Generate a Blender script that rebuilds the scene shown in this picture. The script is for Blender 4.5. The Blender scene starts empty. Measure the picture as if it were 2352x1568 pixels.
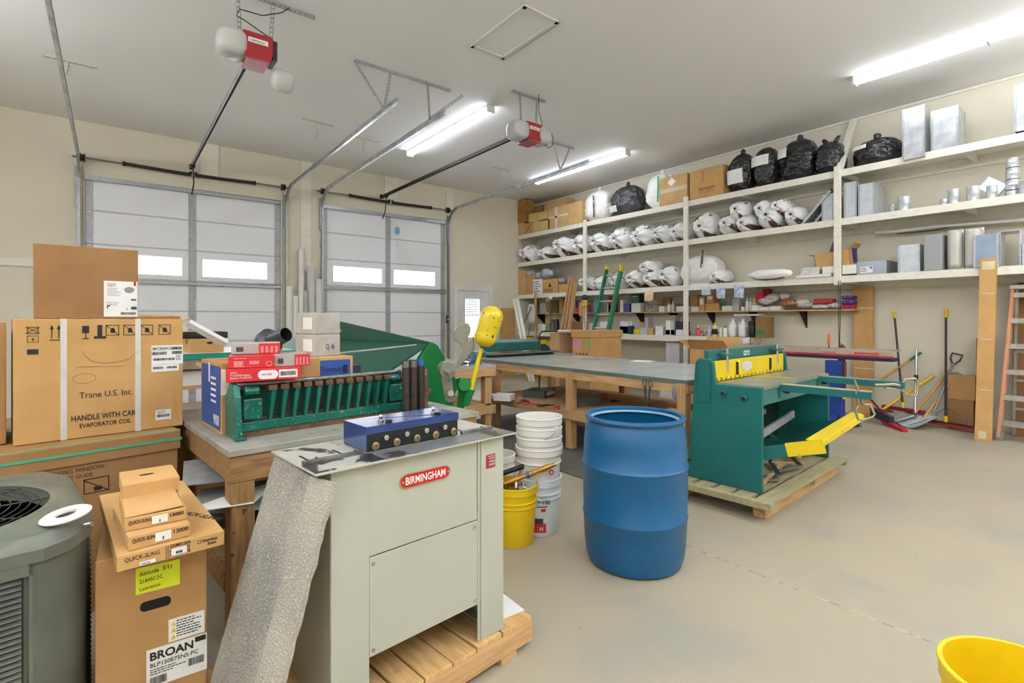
import bpy, bmesh, math, random
from mathutils import Vector, Matrix, noise
from math import sin, cos, pi, radians as R
random.seed(7)
S = bpy.context.scene
C = S.collection
# ---------------------------------------------------------------- camera
F, YAW, HY, CX, CH = 1179.0, R(37.97), 733.0, 1176.0, 1.44
cd = bpy.data.cameras.new('camera'); cd.sensor_width = 36; cd.lens = 36*F/2352
cd.shift_y = -(784-HY)/2352; cd.clip_start = .05
cam = bpy.data.objects.new('camera', cd); C.objects.link(cam)
cam.location = (0, 0, CH); cam.rotation_euler = (R(90), 0, -YAW); S.camera = cam
# ---------------------------------------------------------------- world (daylight outside)
w = bpy.data.worlds.new('daylight'); S.world = w; w.use_nodes = True
bg = w.node_tree.nodes['Background']; bg.inputs[0].default_value = (.93, .97, 1, 1); bg.inputs[1].default_value = 7.0
S.view_settings.view_transform = 'Standard'; S.view_settings.look = 'None'
S.view_settings.exposure = 1.24; S.view_settings.gamma = 1
try: S.view_settings.use_curve_mapping = False
except Exception: pass
TUBE = 9.5      # emission of the fluorescent lenses
# ---------------------------------------------------------------- pixel -> point on a real plane
sY, cY = sin(YAW), cos(YAW)
def ray(px, py):
    a = (px-CX)/F
    return Vector((sY+a*cY, cY-a*sY, -(py-HY)/F))
def atz(px, py, Z):
    r = ray(px, py); t = (Z-CH)/r.z; return Vector((r.x*t, r.y*t, Z))
def atx(px, py, X):
    r = ray(px, py); t = X/r.x; return Vector((X, r.y*t, CH+r.z*t))
def aty(px, py, Y):
    r = ray(px, py); t = Y/r.y; return Vector((r.x*t, Y, CH+r.z*t))
def atd(px, py, d):
    r = ray(px, py); return Vector((r.x*d, r.y*d, CH+r.z*d))
# ---------------------------------------------------------------- materials
def lin(h):
    if isinstance(h, str):
        h = h.lstrip('#'); h = [int(h[i:i+2], 16)/255 for i in (0, 2, 4)]
    return tuple((x/12.92 if x <= .04045 else ((x+.055)/1.055)**2.4) for x in h)+(1,)
MC = {}
def M(name, col=None, rough=.55, metal=0, col2=None, sc=8, st=(1,1,1), bump=0, bd=.01, bsc=60, bst=(1,1,1), emit=0, wear=None, wsc=6, wth=.6, wwid=.04,
      trans=0, alpha=1, coat=0, det=4, spec=.5, lo=.35, hi=.65, specks=None):
    if name in MC: return MC[name]
    m = bpy.data.materials.new(name); m.use_nodes = True; MC[name] = m
    nt = m.node_tree; b = nt.nodes['Principled BSDF']; N = nt.nodes.new; L = nt.links.new
    b.inputs['Roughness'].default_value = rough; b.inputs['Metallic'].default_value = metal
    b.inputs['Specular IOR Level'].default_value = spec
    b.inputs['Coat Weight'].default_value = coat
    b.inputs['Transmission Weight'].default_value = trans
    b.inputs['Alpha'].default_value = alpha
    tc = N('ShaderNodeTexCoord')
    def nz(s, stv, d=4, rng=None):
        mp = N('ShaderNodeMapping'); mp.inputs['Scale'].default_value = stv; L(tc.outputs['Object'], mp.inputs[0])
        t = N('ShaderNodeTexNoise'); t.inputs['Scale'].default_value = s; t.inputs['Detail'].default_value = d
        L(mp.outputs[0], t.inputs[0])
        if rng:
            r = N('ShaderNodeMapRange'); r.inputs[1].default_value, r.inputs[2].default_value = rng; L(t.outputs[0], r.inputs[0]); return r.outputs[0]
        return t.outputs[0]
    def mix(f, a, c):
        x = N('ShaderNodeMix'); x.data_type = 'RGBA'; L(f, x.inputs[0])
        if isinstance(a, tuple): x.inputs[6].default_value = a
        else: L(a, x.inputs[6])
        x.inputs[7].default_value = c; return x.outputs[2]
    c1 = lin(col); out = None
    if col2 is None: c2 = tuple(v*.86 for v in c1[:3])+(1,)
    else: c2 = lin(col2)
    out = mix(nz(sc, st, det, (lo, hi)), c1, c2)
    if wear: out = mix(nz(wsc, (1,1,1), 8, (wth, wth+wwid)), out, lin(wear))
    if specks: out = mix(nz(specks[1], (1,1,1), 2, (specks[2], specks[2]+.02)), out, lin(specks[0]))
    L(out, b.inputs['Base Color'])
    if emit:
        b.inputs['Emission Color'].default_value = c1; b.inputs['Emission Strength'].default_value = emit
    if bump:
        bp = N('ShaderNodeBump'); bp.inputs['Strength'].default_value = bump; bp.inputs['Distance'].default_value = bd
        L(nz(bsc, bst, 3), bp.inputs['Height']); L(bp.outputs[0], b.inputs['Normal'])
    return m
WALL = M('cream painted drywall', '#ded7c4', .8, sc=.7, col2='#d9d2bf', bump=.05, bsc=160)
CEIL = M('off white ceiling paint', '#f1f0ee', .85, sc=.6, col2='#eeedeb', bump=.05, bsc=120)
CREAM = M('cream shelf paint', '#e8e4d8', .6, sc=2, st=(1,6,6), col2='#e0dbcd', bump=.06, bsc=40, wear='#a79c86', wsc=9, wth=.76, wwid=.02)
TRIMW = M('white trim paint', '#e2e2de', .5, sc=2)
DOORW = M('white insulated door skin', '#eff0f5', .5, sc=1, col2='#ebecf1', bump=.03, bsc=90)
GALV = M('galvanised sheet', '#aeb2b7', .36, .55, sc=24, col2='#9b9fa5', bump=.03, bsc=30)
GALVD = M('dull galvanised steel', '#aeb1b6', .45, .35, sc=20, col2='#9a9da2')
GALVB = M('bright duct metal', '#d3d6d9', .3, .5, sc=7, col2='#aeb3b8', bump=.02, bsc=9)
STEEL = M('bare steel', '#8d8c88', .35, .9, sc=30, col2='#6e6c68')
DSTEEL = M('dark oily steel', '#3b3733', .45, .6, sc=30, col2='#2a2725')
CHROME = M('zinc plated bolt', '#c9cbcc', .22, .95, sc=60)
WOODF = M('fresh framing lumber', '#cda778', .7, sc=3, st=(1.2,14,14), col2='#b78f60', bump=.08, bsc=12, bst=(1,16,16), wear='#7b5330', wsc=5, wth=.73, wwid=.04)
WOODY = M('lumber along depth', '#cda778', .7, sc=3, st=(14,1.2,14), col2='#b58d60', bump=.08, bsc=12, bst=(16,1,16), wear='#7b5330', wsc=5, wth=.73, wwid=.04)
WOODZ = M('upright lumber', '#cca272', .7, sc=3, st=(14,14,1.2), col2='#b08858', bump=.08, bsc=12, bst=(16,16,1), wear='#7b5330', wsc=5, wth=.73, wwid=.04)
OLDW = M('old grimy lumber', '#a07a4c', .75, sc=4, st=(1.5,12,12), col2='#7b5a35', bump=.15, bsc=14, bst=(1,12,12), wear='#4a3626', wsc=14, wth=.68, wwid=.05)
OLDZ = M('old grimy post', '#a07a4c', .75, sc=4, st=(12,12,1.5), col2='#7a5933', bump=.15, bsc=14, bst=(12,12,1), wear='#3d2d20', wsc=22, wth=.66, wwid=.04)
PALW = M('pine pallet boards', '#d8b27a', .75, sc=4, st=(12,1.5,12), col2='#c1965c', bump=.1, bsc=12, bst=(14,1,14), wear='#8a6238', wsc=6, wth=.72, wwid=.05)
CARD = M('brown cardboard', '#b48a58', .8, sc=5, col2='#ab8150', bump=.04, bsc=90, bst=(1,1,.15))
CARDL = M('light cardboard', '#c79d64', .8, sc=5, col2='#bd935a', bump=.04, bsc=90, bst=(1,1,.15))
CARDD = M('darker cardboard', '#987046', .8, sc=5, col2='#8e673e', bump=.04, bsc=90, bst=(1,1,.15))
CARDY = M('yellowish cardboard', '#c9a670', .78, sc=5, col2='#bd9963', bump=.04, bsc=90)
TAPE = M('clear packing tape', '#d9c6a2', .25, sc=8)
TAPEW = M('white strapping', '#d8d3cd', .35, sc=8)
PAPER = M('white label paper', '#ecebe8', .6, sc=8, col2='#e4e3e0')
INK = M('black ink', '#26221f', .7, sc=8)
INKB = M('blue ink', '#2a3d86', .7, sc=8)
REDP = M('red paint', '#c01f26', .5, sc=8, col2='#b01b22')
REDB = M('red carton print', '#cf2430', .45, sc=6, col2='#c41f2b')
WHITEP = M('white plastic', '#e9e8e4', .4, sc=5, col2='#dedcd6')
BLACKP = M('black plastic', '#1d1d1f', .4, sc=9, col2='#2b2b2d')
GREYP = M('grey plastic', '#8d8f90', .5, sc=9)
YELP = M('yellow plastic', '#e8c40e', .4, sc=5, col2='#dcb70a')
BLUEP = M('blue plastic', '#1f5ea8', .4, sc=5)
GRNP = M('green plastic', '#1f7a44', .45, sc=5)
ORGP = M('orange plastic', '#d96a24', .5, sc=8)
LAMP = M('glowing fluorescent lens', '#f1f6ff', .4, emit=TUBE, sc=2, col2='#f1f6ff')
FILL_UP = M('added upward fill lens', '#f1f6ff', .4, emit=42, sc=2, col2='#f1f6ff')  # strong upward glow of the added fill fixtures, brightens the ceiling
FILL_LENS = M('lens of the added suspended fill lights', '#f1f6ff', .4, emit=15, sc=2, col2='#f1f6ff')  # downward glow of the added unseen fill fixtures
# ---------------------------------------------------------------- mesh builder
def rz(a): return Matrix.Rotation(a, 4, 'Z')
def rx(a): return Matrix.Rotation(a, 4, 'X')
def ry(a): return Matrix.Rotation(a, 4, 'Y')
def tr(x, y=0, z=0): return Matrix.Translation(Vector((x, y, z)) if not isinstance(x, (tuple, list, Vector)) else Vector(x))
class MB:
    def __init__(s): s.v = []; s.f = []
    def add(s, vs, fs, m=None):
        o = len(s.v)
        s.v += [tuple(m @ Vector(p)) if m else tuple(p) for p in vs]
        s.f += [tuple(i+o for i in q) for q in fs]; return s
    def box(s, x0, x1, y0, y1, z0, z1, m=None):
        return s.add([(x0,y0,z0),(x1,y0,z0),(x1,y1,z0),(x0,y1,z0),(x0,y0,z1),(x1,y0,z1),(x1,y1,z1),(x0,y1,z1)],
                     [(0,3,2,1),(4,5,6,7),(0,1,5,4),(1,2,6,5),(2,3,7,6),(3,0,4,7)], m)
    def hexa(s, b, t):   # bottom 4 points, top 4 points (same winding)
        return s.add(list(b)+list(t), [(0,3,2,1),(4,5,6,7),(0,1,5,4),(1,2,6,5),(2,3,7,6),(3,0,4,7)])
    def prism(s, poly, a, b, pl='xz', m=None):
        n = len(poly); P = {'xz': lambda p, t: (p[0], t, p[1]), 'yz': lambda p, t: (t, p[0], p[1]), 'xy': lambda p, t: (p[0], p[1], t)}[pl]
        vs = [P(p, a) for p in poly]+[P(p, b) for p in poly]
        fs = [tuple(range(n))[::-1], tuple(range(n, 2*n))]+[(i, (i+1) % n, n+(i+1) % n, n+i) for i in range(n)]
        return s.add(vs, fs, m)
    def bar(s, p0, p1, w, h=None, up=(0,0,1)):
        p0 = Vector(p0); p1 = Vector(p1); h = h or w; d = (p1-p0).normalized(); u = Vector(up)
        if abs(d.dot(u)) > .98: u = Vector((0,1,0))
        a = d.cross(u).normalized(); b = a.cross(d)
        q = [p-(a*w/2)*i+(b*h/2)*j for p in (p0, p1) for i, j in ((1,-1),(-1,-1),(-1,1),(1,1))]
        return s.add(q, [(0,1,2,3),(7,6,5,4),(0,4,5,1),(1,5,6,2),(2,6,7,3),(3,7,4,0)])
    def tube(s, pts, r, n=10, closed=False, caps=True):
        pts = [Vector(p) for p in pts]; rs = r if isinstance(r, (list, tuple)) else [r]*len(pts); N = len(pts); rings = []; pu = None
        for i, p in enumerate(pts):
            if closed: d = pts[(i+1) % N]-pts[i-1]
            else: d = pts[min(i+1, N-1)]-pts[max(i-1, 0)]
            d.normalize()
            if pu is None: u = d.orthogonal().normalized()
            else: u = (pu-d*pu.dot(d)); u = u.normalized() if u.length > 1e-6 else d.orthogonal().normalized()
            pu = u; v = d.cross(u)
            rings.append([p+(u*cos(2*pi*k/n)+v*sin(2*pi*k/n))*rs[i] for k in range(n)])
        vs = [q for g in rings for q in g]; fs = []
        for i in range(N if closed else N-1):
            j = (i+1) % N
            fs += [(i*n+k, i*n+(k+1) % n, j*n+(k+1) % n, j*n+k) for k in range(n)]
        if caps and not closed: fs += [tuple(range(n))[::-1], tuple(range((N-1)*n, N*n))]
        return s.add(vs, fs)
    def cyl(s, p0, p1, r, r1=None, n=20): return s.tube([p0, p1], [r, r if r1 is None else r1], n)
    def lathe(s, prof, n=32, m=None, a0=0, a1=2*pi):
        full = abs(a1-a0-2*pi) < 1e-6; k = n if full else n+1; vs = []; fs = []
        for r, z in prof: vs += [(r*cos(a0+(a1-a0)*i/n), r*sin(a0+(a1-a0)*i/n), z) for i in range(k)]
        for j in range(len(prof)-1):
            for i in range(n):
                i2 = (i+1) % k
                fs.append((j*k+i, j*k+i2, (j+1)*k+i2, (j+1)*k+i))
        return s.add(vs, fs, m)
    def blob(s, rx_, ry_, rz_, m=None, nu=24, nv=14, amp=.08, fr=2.0, seed=0, e=1.0, flat=None):
        vs = []; fs = []
        for j in range(nv+1):
            ph = -pi/2+pi*j/nv
            for i in range(nu):
                th = 2*pi*i/nu
                sg = lambda v: math.copysign(abs(v)**e, v)
                p = Vector((sg(cos(ph))*sg(cos(th)), sg(cos(ph))*sg(sin(th)), sg(sin(ph))))
                k = 1+amp*noise.noise(p*fr+Vector((seed*7.3, seed*3.1, seed)))*2
                q = Vector((p.x*rx_*k, p.y*ry_*k, p.z*rz_*k))
                if flat is not None and q.z < flat: q.z = flat
                vs.append(tuple(q))
        for j in range(nv):
            for i in range(nu): fs.append((j*nu+i, j*nu+(i+1) % nu, (j+1)*nu+(i+1) % nu, (j+1)*nu+i))
        return s.add(vs, fs, m)
    def build(s, name, mat, parent=None, bev=0, sm=None, seg=2, sub=0):
        me = bpy.data.meshes.new(name); me.from_pydata(s.v, [], s.f)
        bm = bmesh.new(); bm.from_mesh(me); bmesh.ops.remove_doubles(bm, verts=bm.verts, dist=1e-6)
        bmesh.ops.recalc_face_normals(bm, faces=bm.faces); bm.to_mesh(me); bm.free()
        me.materials.append(mat); o = bpy.data.objects.new(name, me); C.objects.link(o)
        if sm is not None:
            for p in me.polygons: p.use_smooth = True
            try: me.set_sharp_from_angle(angle=R(sm))
            except Exception: pass
        if bev:
            b = o.modifiers.new('bevel', 'BEVEL'); b.width = bev; b.segments = seg; b.limit_method = 'ANGLE'; b.angle_limit = R(35)
        if sub:
            b = o.modifiers.new('sub', 'SUBSURF'); b.levels = sub; b.render_levels = sub
        if parent: o.parent = parent
        return o
def tag(o, label=None, cat=None, group=None, kind=None):
    if label: o['label'] = label
    if cat: o['category'] = cat
    if group: o['group'] = group
    if kind: o['kind'] = kind
    return o
def T(name, label, cat, loc=(0,0,0), rot=0, group=None):
    o = bpy.data.objects.new(name, None); C.objects.link(o); o.empty_display_size = .1
    if isinstance(loc, Matrix): o.matrix_world = loc
    else:
        o.location = loc
        o.rotation_euler = rot if isinstance(rot, (tuple, list)) else (0, 0, rot)
    return tag(o, label, cat, group)
def solo(mb, name, mat, label, cat, loc=(0,0,0), rot=0, group=None, **k):
    o = mb.build(name, mat, **k); o.location = loc
    o.rotation_euler = rot if isinstance(rot, (tuple, list)) else (0, 0, rot)
    return tag(o, label, cat, group)
def struct(mb, name, mat, **k):
    o = mb.build(name, mat, **k); o['kind'] = 'structure'; return o
def copy_tree(o, parent=None):
    c = o.copy(); C.objects.link(c); c.parent = parent
    for ch in [x for x in C.objects if x.parent == o]: copy_tree(ch, c)
    return c
_deps = []
def txt(s, size, mat, parent, loc, rot=(R(90),0,0), name='lettering', bold=0, sx=1, align='LEFT', ext=.0004, label=None):
    cu = bpy.data.curves.new('t', 'FONT'); cu.body = s; cu.size = size; cu.extrude = ext; cu.offset = bold*size; cu.align_x = align
    cu.resolution_u = 3
    to = bpy.data.objects.new('t', cu); C.objects.link(to)
    dg = bpy.context.evaluated_depsgraph_get(); me = bpy.data.meshes.new_from_object(to.evaluated_get(dg))
    me.materials.clear(); me.materials.append(mat); C.objects.unlink(to); bpy.data.objects.remove(to); bpy.data.curves.remove(cu)
    o = bpy.data.objects.new(name, me); C.objects.link(o); o.location = loc; o.rotation_euler = rot; o.scale = (sx, 1, 1)
    if parent: o.parent = parent
    if label: o['label'] = label
    return o
XR, XF, YB, ZC = 8.975, 8.303, 10.4, 4.52     # right wall, shelf front, back wall, ceiling
# ================================================================ room shell
XL, YN = -4.6, -4.2
FLOOR = M('worn concrete floor', '#aca189', .5, sc=.55, col2='#9d9684', bump=.06, bsc=45, det=9, lo=.3, hi=.7, wear='#9b9687', wsc=1.1, wth=.54, wwid=.1, specks=('#6f6656', 9, .745))
struct(MB().box(XL, XR, YN, YB+.2, -.1, 0), 'floor', FLOOR)
struct(MB().box(XL, XR, YN, YB, ZC, ZC+.1), 'ceiling', CEIL)
struct(MB().box(XR, XR+.15, YN, YB+.2, 0, ZC), 'wall_right', WALL)
struct(MB().box(XL-.15, XL, YN, YB+.2, 0, ZC), 'wall_left', WALL)
struct(MB().box(XL, XR, YN-.15, YN, 0, ZC), 'wall_front', WALL)
D1 = (-.33, 2.54, 3.68); D2 = (3.32, 6.14, 3.72); MD = (6.46, 7.41, 2.17)
b = MB(); Y0, Y1 = YB, YB+.18
b.box(XL, D1[0], Y0, Y1, 0, ZC); b.box(D1[0], D1[1], Y0, Y1, D1[2], ZC); b.box(D1[1], D2[0], Y0, Y1, 0, ZC)
b.box(D2[0], D2[1], Y0, Y1, D2[2], ZC); b.box(D2[1], MD[0], Y0, Y1, 0, ZC); b.box(MD[0], MD[1], Y0, Y1, MD[2], ZC); b.box(MD[1], XR, Y0, Y1, 0, ZC)
struct(b, 'wall_back', WALL)
# vertical board casings above / beside the doors, header boards (painted like the wall)
def trimb(n, *bx):
    m = MB()
    for q in bx: m.box(*q)
    return struct(m, 'trim_%d' % n, CREAM, bev=.003)
trimb(1, (2.90, 3.10, YB-.02, YB, 0, ZC))
trimb(2, (4.63, 4.95, YB-.025, YB, 3.98, ZC))
trimb(3, (6.15, 6.36, YB-.02, YB, 3.78, ZC))
trimb(4, (1.22, 1.50, YB-.025, YB, 3.86, ZC))
trimb(5, (XL, -.62, YB-.03, YB, 2.22, 2.34))
trimb(6, (XR-.02, XR, YN, 9.9, ZC-.045, ZC-.012))
# concrete saw joint and mats
JT = M('pale filled floor joint', '#c6b8a0', .85, sc=14, col2='#8f8674', lo=.45, hi=.55)
JR = struct(MB().box(-.004, .004, 0, 9, 0, .0012), 'trim_7', JT); JR.location = (atz(1875, 1370, 0).x, -2.5, 0)
CRK = M('pale filled floor patch', '#cfc1a8', .8, sc=30, col2='#b7a78e')
MAT1 = M('dark rubber floor mat', '#57544f', .8, sc=3, col2='#66625c', bump=.1, bsc=120)
# ================================================================ sectional garage doors
def garage(n, x0, x1, top, wins):
    H = .5333; ns = 7; k = top/ (ns*H)
    root = MB().box(x0, x1, YB+.1, YB+.16, 0, .12).build('door_%d' % n, GALVD); root['kind'] = 'structure'
    zs = [top*i/ns for i in range(ns+1)]
    for i in range(ns):
        z0, z1 = zs[i]+.004, zs[i+1]-.004; b = MB()
        if i == 4:
            wz0, wz1 = zs[4]+.085, zs[5]-.135; xs = x0
            for a, c_ in wins:
                b.box(xs, a, YB+.04, YB+.085, z0, z1); b.box(a, c_, YB+.04, YB+.085, z0, wz0); b.box(a, c_, YB+.04, YB+.085, wz1, z1); xs = c_
            b.box(xs, x1, YB+.04, YB+.085, z0, z1)
        else: b.box(x0, x1, YB+.04, YB+.085, z0, z1)
        b.build('door_section', DOORW, root)
        if i: MB().box(x0, x1, YB+.037, YB+.06, zs[i]-.012, zs[i]+.012).build('section_joint', M('joint strip', '#c3c4c8', .5), root)
        if i == 4:
            for a, c_ in wins:
                f = MB(); t = .014
                for q in ((a-.03, c_+.03, wz0-.03, wz0), (a-.03, c_+.03, wz1, wz1+.03), (a-.03, a, wz0, wz1), (c_, c_+.03, wz0, wz1)):
                    f.box(q[0], q[1], YB+.034, YB+.05, q[2], q[3])
                wf = f.build('window_frame', DOORW, root, bev=.003); MB().box(a, c_, YB+.06, YB+.066, wz0, wz1).build('window_pane', M('door window pane', '#ffffff', .25, trans=1, spec=.5), wf)
    cx = (x0+x1)/2
    for a, c_ in ((x0, x0+.1), (cx-.055, cx+.055), (x1-.1, x1)):
        MB().box(a, c_, YB+.026, YB+.04, 0, top-.03).build('steel_stile', GALVD, root)
    for z, h in ((top-.06, .07), (zs[4]-.075, .055)):
        b = MB(); b.box(x0, x1, YB-.02, YB+.03, z+h-.012, z+h); b.box(x0, x1, YB-.02, YB-.012, z, z+h); b.box(x0, x1, YB-.02, YB+.03, z, z+.008)
        b.build('strut', GALV, root, bev=.002)
    for i in range(1, ns):
        for xx in (x0+.05, cx, x1-.05):
            b = MB(); b.box(xx-.035, xx+.035, YB+.014, YB+.03, zs[i]-.045, zs[i]+.045); b.cyl((xx-.04, YB+.012, zs[i]), (xx+.04, YB+.012, zs[i]), .008)
            b.build('hinge', GALV, root, sm=40)
        for sx, xx in ((-1, x0), (1, x1)):
            MB().cyl((xx-sx*.06, YB+.01, zs[i]), (xx+sx*.085, YB+.01, zs[i]), .007).build('roller', CHROME, root, sm=40)
    return root
w1 = [aty(px, 610, YB+.06).x for px in (292, 418, 465, 613)]
garage(1, D1[0], D1[1], 3.68, [(w1[0]-.02, w1[1]), (w1[2], w1[3])])
w2 = [aty(px, 625, YB+.06).x for px in (765, 876, 904, 998)]
garage(2, D2[0], D2[1], 3.72, [(w2[0], w2[1]), (w2[2], w2[3])])
# man door
dr = MB().box(MD[0], MD[1], YB+.08, YB+.17, 0, .05).build('door_3', GALVD); dr['kind'] = 'structure'
gx0, gx1, gz0, gz1 = 6.71, 7.13, 1.0, 1.93
b = MB(); b.box(MD[0]+.03, gx0, YB+.03, YB+.075, .01, MD[2]-.03); b.box(gx1, MD[1]-.03, YB+.03, YB+.075, .01, MD[2]-.03)
b.box(gx0, gx1, YB+.03, YB+.075, .01, gz0); b.box(gx0, gx1, YB+.03, YB+.075, gz1, MD[2]-.03)
sl = b.build('door_slab', TRIMW, dr, bev=.003)
f = MB()
for q in ((gx0-.03, gx1+.03, gz0-.03, gz0), (gx0-.03, gx1+.03, gz1, gz1+.03), (gx0-.03, gx0, gz0, gz1), (gx1, gx1+.03, gz0, gz1)): f.box(q[0], q[1], YB+.018, YB+.035, q[2], q[3])
f.build('glass_frame', TRIMW, sl, bev=.003)
MB().box(gx0, gx1, YB+.05, YB+.056, gz0, gz1).build('glass', M('door glass', '#ffffff', .05, trans=1), sl)
b = MB()
for i in range(14): b.box(gx0+.02, gx1-.02, YB+.036, YB+.044, gz1-.03-i*.026, gz1-.008-i*.026)
b.box(gx0+.01, gx1-.01, YB+.03, YB+.048, gz1-.41, gz1-.385)
b.build('blind', M('grey mini blind', '#b9bcc6', .5), sl)
b = MB(); c_ = .09
b.box(MD[0]-c_, MD[0]+.03, YB-.018, YB+.03, 0, MD[2]+c_); b.box(MD[1]-.03, MD[1]+c_, YB-.018, YB+.03, 0, MD[2]+c_); b.box(MD[0]+.03, MD[1]-.03, YB-.018, YB+.03, MD[2]-.03, MD[2]+c_)
b.build('casing', TRIMW, dr, bev=.004)
b = MB(); b.cyl((MD[0]+.1, YB+.03, 1.0), (MD[0]+.1, YB-.02, 1.0), .014); b.blob(.03, .025, .03, tr(MD[0]+.1, YB-.035, 1.0), 14, 8, 0); b.build('knob', CHROME, sl, sm=40)
# ================================================================ door hardware
def perf(mb, p0, p1, w=.032, th=.003, axis=None):
    """slotted angle strip: two rails with rungs, and a second solid flange"""
    p0, p1 = Vector(p0), Vector(p1); d = (p1-p0); L_ = d.length; d.normalize()
    a = Vector(axis) if axis else d.cross(Vector((0,0,1)))
    if a.length < .1: a = Vector((1,0,0))
    a = (a-d*a.dot(d)).normalized(); n = d.cross(a)
    mb.bar(p0+a*w*.4, p1+a*w*.4, w*.22, th, n); mb.bar(p0-a*w*.4, p1-a*w*.4, w*.22, th, n)
    mb.bar(p0-a*w*.5+n*w*.4, p1-a*w*.5+n*w*.4, th, w*.8, n)
    k = int(L_/.045)
    for i in range(k+1):
        q = p0+d*(L_*i/max(k, 1)); q0 = q-d*.007; q1 = q+d*.007
        mb.bar(q0, q1, w*.8, th, n)
    return mb
def track(name, label, xt, x_in, ztop, yend, hangs):
    """C track: vertical run, radius bend, horizontal run"""
    t = T(name, label, 'door track', (xt, YB, 0)); r = .38; zt = ztop
    pts = [(0, -.05, .02), (0, -.05, zt-r)]
    for i in range(1, 9):
        a = pi/2*i/8; pts.append((0, -.05-r*(1-cos(a)), zt-r+r*sin(a)))
    hz = [(0, -.05-r, zt), (0, yend-YB, zt+.06)]
    def cshape(P, up):
        m = MB(); s = x_in
        for i in range(len(P)-1):
            p, q = Vector(P[i]), Vector(P[i+1]); d = (q-p).normalized(); nrm = Vector((1,0,0)).cross(d)
            for off, ww, hh in ((Vector((-s*.012, 0, 0)), .004, .055), ):
                m.bar(p+off, q+off, ww, hh, nrm)
            for sg in (1, -1): m.bar(p+nrm*sg*.026+Vector((s*.004,0,0)), q+nrm*sg*.026+Vector((s*.004,0,0)), .034, .004, nrm)
        return m
    cshape(pts, 0).build('vertical_track', GALV, t, sm=30)
    h = cshape(hz, 1); h.build('horizontal_track', GALVB, t)
    m = MB(); m.bar((0, -.3, zt+.03), (0, yend-YB, zt+.1), .004, .035); m.build('reinforcing_angle', GALVB, t)
    m = MB(); m.box(-.045, .02, -.06, -.002, zt-.75, zt-.12); m.build('flag_bracket', GALVD, t, bev=.003)
    for i in range(5):
        z = .4+i*.62; MB().box(-.03, .03, -.05, -.001, z, z+.05).build('jamb_bracket', GALV, t)
    for (yy, topx, ty) in hangs:
        for dx in topx:
            m = MB(); p = Vector((-.02*x_in, yy-YB, zt+.09)); q = Vector((dx, ty-YB, ZC-.03)); perf(m, q, p, axis=(1,0,0)); m.build('hanger_strap', GALVD, t)
    return t
tr1 = track('door_track', 'leftmost galvanised door track curving up past the tall stacked cartons', D1[0]-.07, 1, 3.93, 4.05, [(4.6, (-.12, .4), 4.6)])
tr2 = track('door_track', 'galvanised track on the right side of the wide left roller door', D1[1]+.09, -1, 3.93, 5.55, [(5.95, (-.35, .1), 5.95)])
tr3 = track('door_track', 'galvanised track on the left side of the right roller door', D2[0]-.02, 1, 3.97, 5.6, [(5.95, (-.05, .48), 5.95)])
tr4 = track('door_track', 'galvanised track running over the shelves from the right roller door', D2[1]+.07, -1, 3.97, 5.9, [(6.6, (-.15, .25), 6.6)])
def ceilbar(label, x0, x1, y, extra=()):
    m = MB(); perf(m, (x0, y, ZC-.02), (x1, y, ZC-.02), .045, .004, axis=(0,1,0))
    o = solo(m, 'slotted_angle', GALVD, label, 'bracket'); return o
a = atz(808, 147, ZC-.02); b_ = atz(1029, 213, ZC-.02)
ceilbar('long slotted steel angle on the ceiling carrying both middle tracks', a.x, b_.x, 5.95)
ceilbar('slotted steel angle at the top left carrying the leftmost track', -1.0, .25, 4.6)
ceilbar('slotted steel angle above the shelf-side track hanger', 5.95, 6.55, 6.6)
OLDBR = M('painted over angle', '#c9c1b0', .7, sc=6)
def stub(px, py, px2, py2, lab, down=.0):
    a = atz(px, py, ZC-.01); c_ = atz(px2, py2, ZC-.01); m = MB(); perf(m, (a.x, a.y, ZC-.012), (c_.x, a.y, ZC-.012), .045, .003, axis=(0,1,0))
    mid = (a.x+c_.x)/2
    if down: perf(m, (mid, a.y, ZC-.015), (mid-.02, a.y+.02, ZC-down), .035, .003, axis=(1,0,0))
    solo(m, 'slotted_angle', OLDBR, lab, 'bracket')
stub(100, 128, 222, 158, 'short cream painted angle bracket high on the ceiling at the left', .16)
stub(695, 273, 765, 291, 'cream painted angle bracket with drop leg above the left roller door', .25)
stub(806, 312, 872, 326, 'cream painted angle bracket with drop leg behind the middle tracks', .22)
stub(1130, 383, 1172, 392, 'small cream painted angle bracket near the corner above the shelves', .2)
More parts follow.
